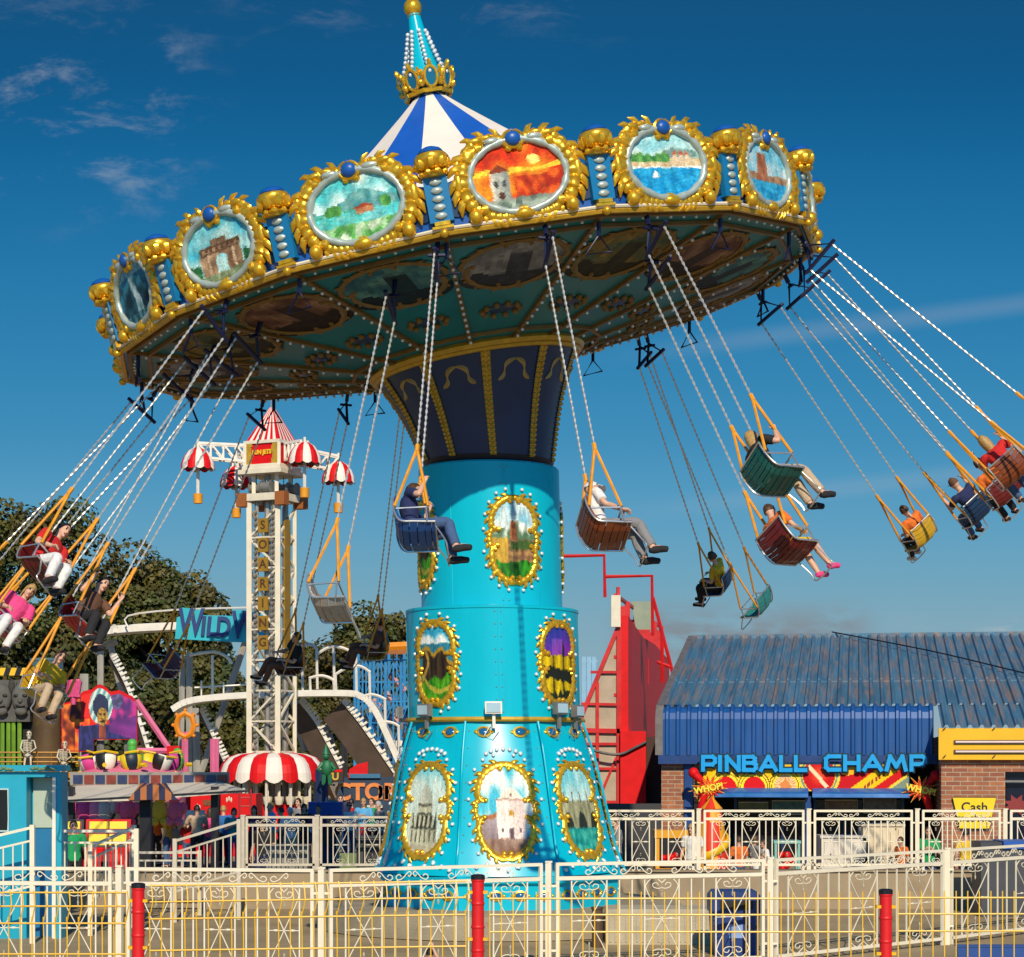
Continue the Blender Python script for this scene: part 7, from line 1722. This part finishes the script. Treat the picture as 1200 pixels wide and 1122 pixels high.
def waltzer():
    D = 50.0; t = thing('waltzer_ride', 'low spinning ride with a pink skirt and gaudy tub cars behind the stall', 'fairground ride', tuple(q3(155, 905, D)))
    c = q3(155, 905, D); b = MB(); R_ = 1.35
    b.lathe([(R_, c.z-1.2), (R_, c.z-.08), (R_*.9, c.z+.04), (.3, c.z+.30), (0, c.z+.32)], 30, cx=c.x, cy=c.y); b.build('pink_skirt', mat('waltzer_pink', (.66, .16, .26), .5, 0, .2, 2), t, 40)
    for k in range(9):
        a = k*2*math.pi/9+.2; o = Vector((c.x+R_*.75*math.sin(a), c.y-R_*.75*math.cos(a), c.z+.06)); cc = ('1d2a3a', 'e8e4da', '141414', '2f9a2a', 'e8c81a', 'd84a9a', '143a4a', 'f0ece0', '1a1a1a')[k]
        c2 = ('e8c81a', '1a1a1a', 'd84a9a', 'f0ece0', '2f9a2a')[k % 5]; M = Matrix.Translation(o) @ Matrix.Rotation(a+.6, 4, 'Z') @ Matrix.Rotation(.3 if k % 2 else -.2, 4, 'X')
        b = MB(); b.M = M; b.lathe([(.16, 0), (.23, .07), (.27, .20), (.28, .33), (.25, .38), (.23, .2), (.16, .12), (0, .11)], 20, a0=-2.3, a1=2.3, cols=lambda j, i: h(cc) if (j//5) % 2 else h(c2)); b.col = h(c2); b.ball((0, .02, .12), .18, 8, 6, (1, 1, .5)); o_ = b.build('tub_car', VCOL, t, 40)
        b = MB(); b.M = M; b.tube([(-.3, -.16, .40), (0, -.34, .42), (.3, -.16, .40)], .03, 6); b.tube([(.0, -.40, .05), (.02, -.55, .02)], .06, 6); b.build('grab_rail', YELLOW, o_)
    b = MB(); b.tube([c+Vector((0, 0, -.8)), c+Vector((0, 0, .7))], .12, 10); b.ball(c+Vector((0, 0, .72)), .13, 12, 8); b.build('centre_post', mat('waltzer_green', (.08, .42, .06), .4), t, 50)
    t = thing('pink_scaffold', 'pink and red framework with a leaning bar and an orange ringed lamp post', 'ride frame', tuple(q3(200, 890, 55)))
    Df = 55; PK = mat('frame_pink', (.66, .14, .28), .45, 0, .1)
    b = MB()
    for a, c2, r in (((160, 821), (202, 883), .09), ((160, 880), (202, 880), .09), ((217, 858), (217, 930), .10), ((249, 866), (249, 930), .07), ((254, 866), (254, 930), .07)): b.tube([q3(*a, Df), q3(*c2, Df)], r, 6)
    b.each('pink_bar', PK, t)
    b = MB(); p_ = q3(204, 884, Df); b.box((p_.x, Df, p_.z-.12), (.36, .3, .7)); b.build('red_block', RED, t)
    b = MB(); p_ = q3(208, 890, Df-.2); b.ball(p_, .2, 10, 8, (.9, .8, 1.6)); b.build('green_lamp', mat('lamp_green', (.06, .42, .06), .4), t)
    b = MB(); p_ = q3(217, 850, Df-.05); b.tube([p_+Vector((.25*math.cos(i*math.pi/4), 0, .33*math.sin(i*math.pi/4))) for i in range(8)], .085, 6, closed=True)
    for i in range(8): b.ball(p_+Vector((.34*math.cos(i*math.pi/4), 0, .42*math.sin(i*math.pi/4))), .055, 6, 5)
    b.build('ring_lamp', ORANGE, t, 50)
waltzer()
def right_of_tower():
    D = 60.0
    t = thing('tractor_kiosk', 'navy kiosk with orange letters ACTOR under the steep drop', 'kiosk', tuple(q3(425, 940, D)))
    NV = mat('kiosk_navy', (.012, .035, .075), .5, 0, .2, 2)
    b = MB(); a, c = q3(396, 975, D), q3(468, 912, D); b.bbox((a.x, D, 0), (c.x, D+3, c.z)); b.build('front', NV, t)
    b = MB(); a, c = q3(410, 912, D), q3(446, 909, D); b.bbox((a.x, D-.1, a.z), (c.x, D+.3, c.z+.05)); b.build('top_trim', mat('trim_blue', (.03, .14, .26), .5), t)
    text('ACTOR', .70, mat('actor_orange', (.70, .22, .05), .5), Matrix.Translation(q3(420, 929, D-.03)) @ UPR, t, 'lettering', .02, .025)
    b = MB()
    for px in (446, 453.5): a = q3(px, 929, D-.03); b.box(a, (.13, .04, .42))
    b.each('orange_block', mat('block_orange', (.42, .17, .06), .5), t)
    b = MB(); b.add([q3(393, 938, D-.1), q3(404, 938, D-.1), q3(398, 921, D-.1), q3(393, 938, D), q3(404, 938, D), q3(398, 921, D)], [(0, 1, 2), (3, 5, 4), (0, 3, 4, 1), (1, 4, 5, 2), (2, 5, 3, 0)]); b.build('pale_pennant', CREAM, t)
    b = MB(); a, c = q3(430, 947, D-.4), q3(448, 944, D-.4); b.bbox((a.x, D-.4, a.z), (c.x, D, c.z)); b.build('shelf', CREAM, t)
    D = 59
    t = thing('small_sign', 'black sign box with gold TU lettering beside the striped canopy', 'sign', tuple(q3(388, 907, D)))
    b = MB(); a, c = q3(379, 917, D), q3(402, 901, D); b.bbox((a.x, D, a.z), (c.x, D+.3, c.z)); b.build('box', mat('sign_black', (.02, .014, .012), .5), t)
    text('TU', .30, mat('tu_gold', (.65, .42, .06), .4, .3), Matrix.Translation(q3(389.5, 910.5, D-.02)) @ UPR, t, 'lettering', .012, .012)
    b = MB(); a, c = q3(381, 905, D), q3(401, 902, D); b.bbox((a.x, D-.02, a.z), (c.x, D-.004, c.z)); b.build('red_strip', RED, t)
    b = MB(); b.tube([q3(375, 902, D), q3(375, 960, D)], .16, 6); b.tube([q3(381, 917, D), q3(381, 960, D)], .1, 6); b.build('post', mat('post_navy', (.015, .03, .09), .5), t)
    D = 60; b = MB(); vs = [q3(408, 914, D), q3(409, 902, D), q3(418, 896, D), q3(431, 893, D), q3(431, 908, D), q3(420, 911, D)]; b.add(vs+[v_+Vector((0, .12, 0)) for v_ in vs], [(5, 4, 3, 2, 1, 0), (6, 7, 8, 9, 10, 11)]+[(i, (i+1) % 6, (i+1) % 6+6, i+6) for i in range(6)]); tag(b.build('red_hoarding', RED, None), 'plain red panel under the steep brown drop', 'panel')
    D = 58; b = MB(); 
    t = thing('green_gnome', 'small green and teal figure ornament behind the striped canopy', 'ornament', tuple(q3(383, 897, D))); c = q3(383, 900, D)
    b.ball(c, .17, 10, 8, (1, .8, 1.5)); b.ball(c+Vector((-.02, -.05, .34)), .11, 10, 8); b.lathe([(.12, c.z+.40), (.06, c.z+.58), (0, c.z+.72)], 10, cx=c.x-.02, cy=c.y-.05)
    for s_ in (-1, 1): b.tube([c+Vector((s_*.13, 0, .14)), c+Vector((s_*.25, -.08, -.04)), c+Vector((s_*.16, -.16, -.1))], [.06, .05, .045], 6); b.tube([c+Vector((s_*.08, 0, -.2)), c+Vector((s_*.09, -.02, -.44)), c+Vector((s_*.1, -.12, -.46))], [.07, .06, .05], 6)
    b.build('figure', mat('orn_green', (.015, .15, .06), .5), t, 50)
    # grey cabinets behind the left fence, rear fence line
    for px, D, w_, y1, nm, cc, lab in ((338, 38.4, .40, 990, 'control_cabinet', (.26, .255, .23), 'light grey control cabinet behind the left scrolled fence'), (437, 38.2, .30, 980, 'control_cabinet', (.055, .06, .06), 'dark grey control cabinet beside the turquoise skirt'), (382, 53, .45, 940, 'blue_crate', (.012, .06, .30), 'blue crate on a post among the visitors')):
        t = thing(nm, lab, 'cabinet' if 'cab' in nm else 'crate', (X(px, D), D, 0)); x, zt = X(px, D), Z(y1, D); zb = 0 if 'cab' in nm else zt-.55
        b = MB(); b.bbox((x-w_, D-.25, zb), (x+w_, D+.25, zt-.03)); b.build('body', mat('c%d' % px, cc, .5, .1, .12), t)
        b = MB(); b.bbox((x-w_-.02, D-.27, zt-.03), (x+w_+.02, D+.27, zt)); b.build('lid', mat('cl%d' % px, tuple(q*1.2 for q in cc), .5), t)
        if zb: b = MB(); b.bbox((x-.2, D-.15, 0), (x+.2, D+.15, zb)); b.build('stand', mat('stand_olive', (.05, .07, .05), .6), t)
    b = MB(); b.bbox((X(455, 41), 41, 0), (X(398, 41), 41.05, Z(1000, 41))); tag(b.build('green_mat', mat('mat_green', (.16, .22, .09), .8), None), 'dull green board low behind the left fence by the skirt', 'board')
    FD_ = MATS['fence_dull']
    stair_rail('crowd_railing', 'white railing in front of the visitors by the navy kiosk', [Vector((X(388, 53), 53, 0)), Vector((X(470, 53), 53, 0))], FW, 1.1)
right_of_tower()

# ---------------------------------------------------------------- visitors
def crowd():
    def pp(kind, px, D, rz, label, z0=0.0, **k): person(kind, Matrix.Translation((X(px, D), D, z0)) @ Matrix.Rotation(math.radians(rz), 4, 'Z'), label, **k)
    pp('lean', 231, 50, 20, 'visitor in beige shirt seen from behind at the red kiosk', top='beige', legs='black', hc=0, skin=1, scale=.95)
    pp('hold', 246, 50.6, -20, 'visitor in pink top next to the one in beige', top='pink', legs='denim', hc=1, hair='long', scale=.9)
    pp('hold', 220, 50.4, 10, 'child in red shirt left of the visitor in beige', top='red', legs='denim', hc=1, scale=.72)
    pp('hold', 183, 51, 40, 'visitor in orange red top at the dark screens', top='orange', legs='black', hc=3, scale=.92)
    pp('stand', 205, 51.4, 60, 'child in beige top between the screens and the kiosk', top='beige', legs='grey', hc=2, scale=.66)
    pp('stand', 308, 40.5, 160, 'visitor with bare arms behind the left scrolled fence', top='black', legs='navy', hc=0, skin=0, hair='long', scale=.93)
    pp('hold', 340, 49, 190, 'visitor in white shirt and pale cap behind the grey cabinet', top='white', legs='beige', hair='cap', headwear='white', scale=.93, bottom='shorts')
    pp('walk', 330, 51, 90, 'visitor in dark top beside the red hub', top='brown', legs='black', hc=0, scale=.9)
    pp('stand', 356, 52, 200, 'visitor in black top with long dark hair in the crowd', top='black', legs='black', hc=0, hair='long', scale=.94)
    pp('stand', 366, 53, 170, 'visitor in white top in the middle of the crowd', top='white', legs='denim', hc=1, hair='bob', scale=.92)
    pp('hold', 350, 54, 150, 'visitor in grey top at the back of the crowd', top='grey', legs='denim', hc=0, scale=1.0)
    pp('hold', 373, 51, 180, 'visitor in maroon top by the blue crate', top='purple', legs='black', hc=1, skin=1, scale=.93)
    pp('hold', 399, 55, 185, 'visitor in navy polo shirt standing before the ACTOR kiosk', top='navy', legs='white', hc=1, scale=1.04)
    pp('stand', 391, 54, 150, 'child in dark top beside the visitor in navy polo', top='black', legs='denim', hc=0, scale=.78)
    pp('hold', 426, 55.5, 175, 'visitor in sky blue top under the ACTOR letters', top='sky', legs='red', hc=2, hair='bob', scale=.98)
    pp('stand', 444, 55, 120, 'bald looking visitor in grey top beside the skirt', top='grey', legs='black', hc=3, skin=0, scale=.94)
    pp('walk', 412, 57, 90, 'visitor in red walking behind the crowd railing', top='red', legs='denim', hc=0, scale=.95)
    pp('stand', 386, 46, 170, 'visitor in black at the fence near the dark cabinet', top='black', legs='navy', hc=0, skin=1, scale=.88)
    pp('stand', 262, 51.5, 30, 'visitor in dark blue top with fair hair at the right end of the red kiosk', top='blue', legs='black', hc=2, scale=.92)
    pp('hold', 274, 50.5, 200, 'visitor in teal top facing the ride beside the red kiosk', top='teal', legs='denim', hc=0, scale=.9, hair='bob')
    pp('stand', 196, 50.2, 80, 'visitor in yellow top side on between the stall posts', top='yellow', legs='denim', hc=1, scale=.85)
    pp('walk', 318, 52.0, 110, 'visitor in sky blue shirt walking before the red hub', top='sky', legs='beige', hc=2, scale=.96)
    pp('hold', 298, 50.8, 180, 'visitor in purple top left of the red hub', top='purple', legs='black', hc=0, hair='long', scale=.93)
    pp('stand', 409, 53.8, 200, 'visitor in white top and red cap below the ACTOR letters', top='white', legs='denim', hair='cap', headwear='red', scale=.94)
    pp('stand', 436, 56.5, 150, 'visitor in green top at the right end of the crowd railing', top='green', legs='black', hc=1, scale=.97)
    pp('stand', 86, 38.2, 200, 'attendant in dark green by the yellow slot machine', top='green', legs='black', hc=0, skin=0, scale=.95)
crowd()
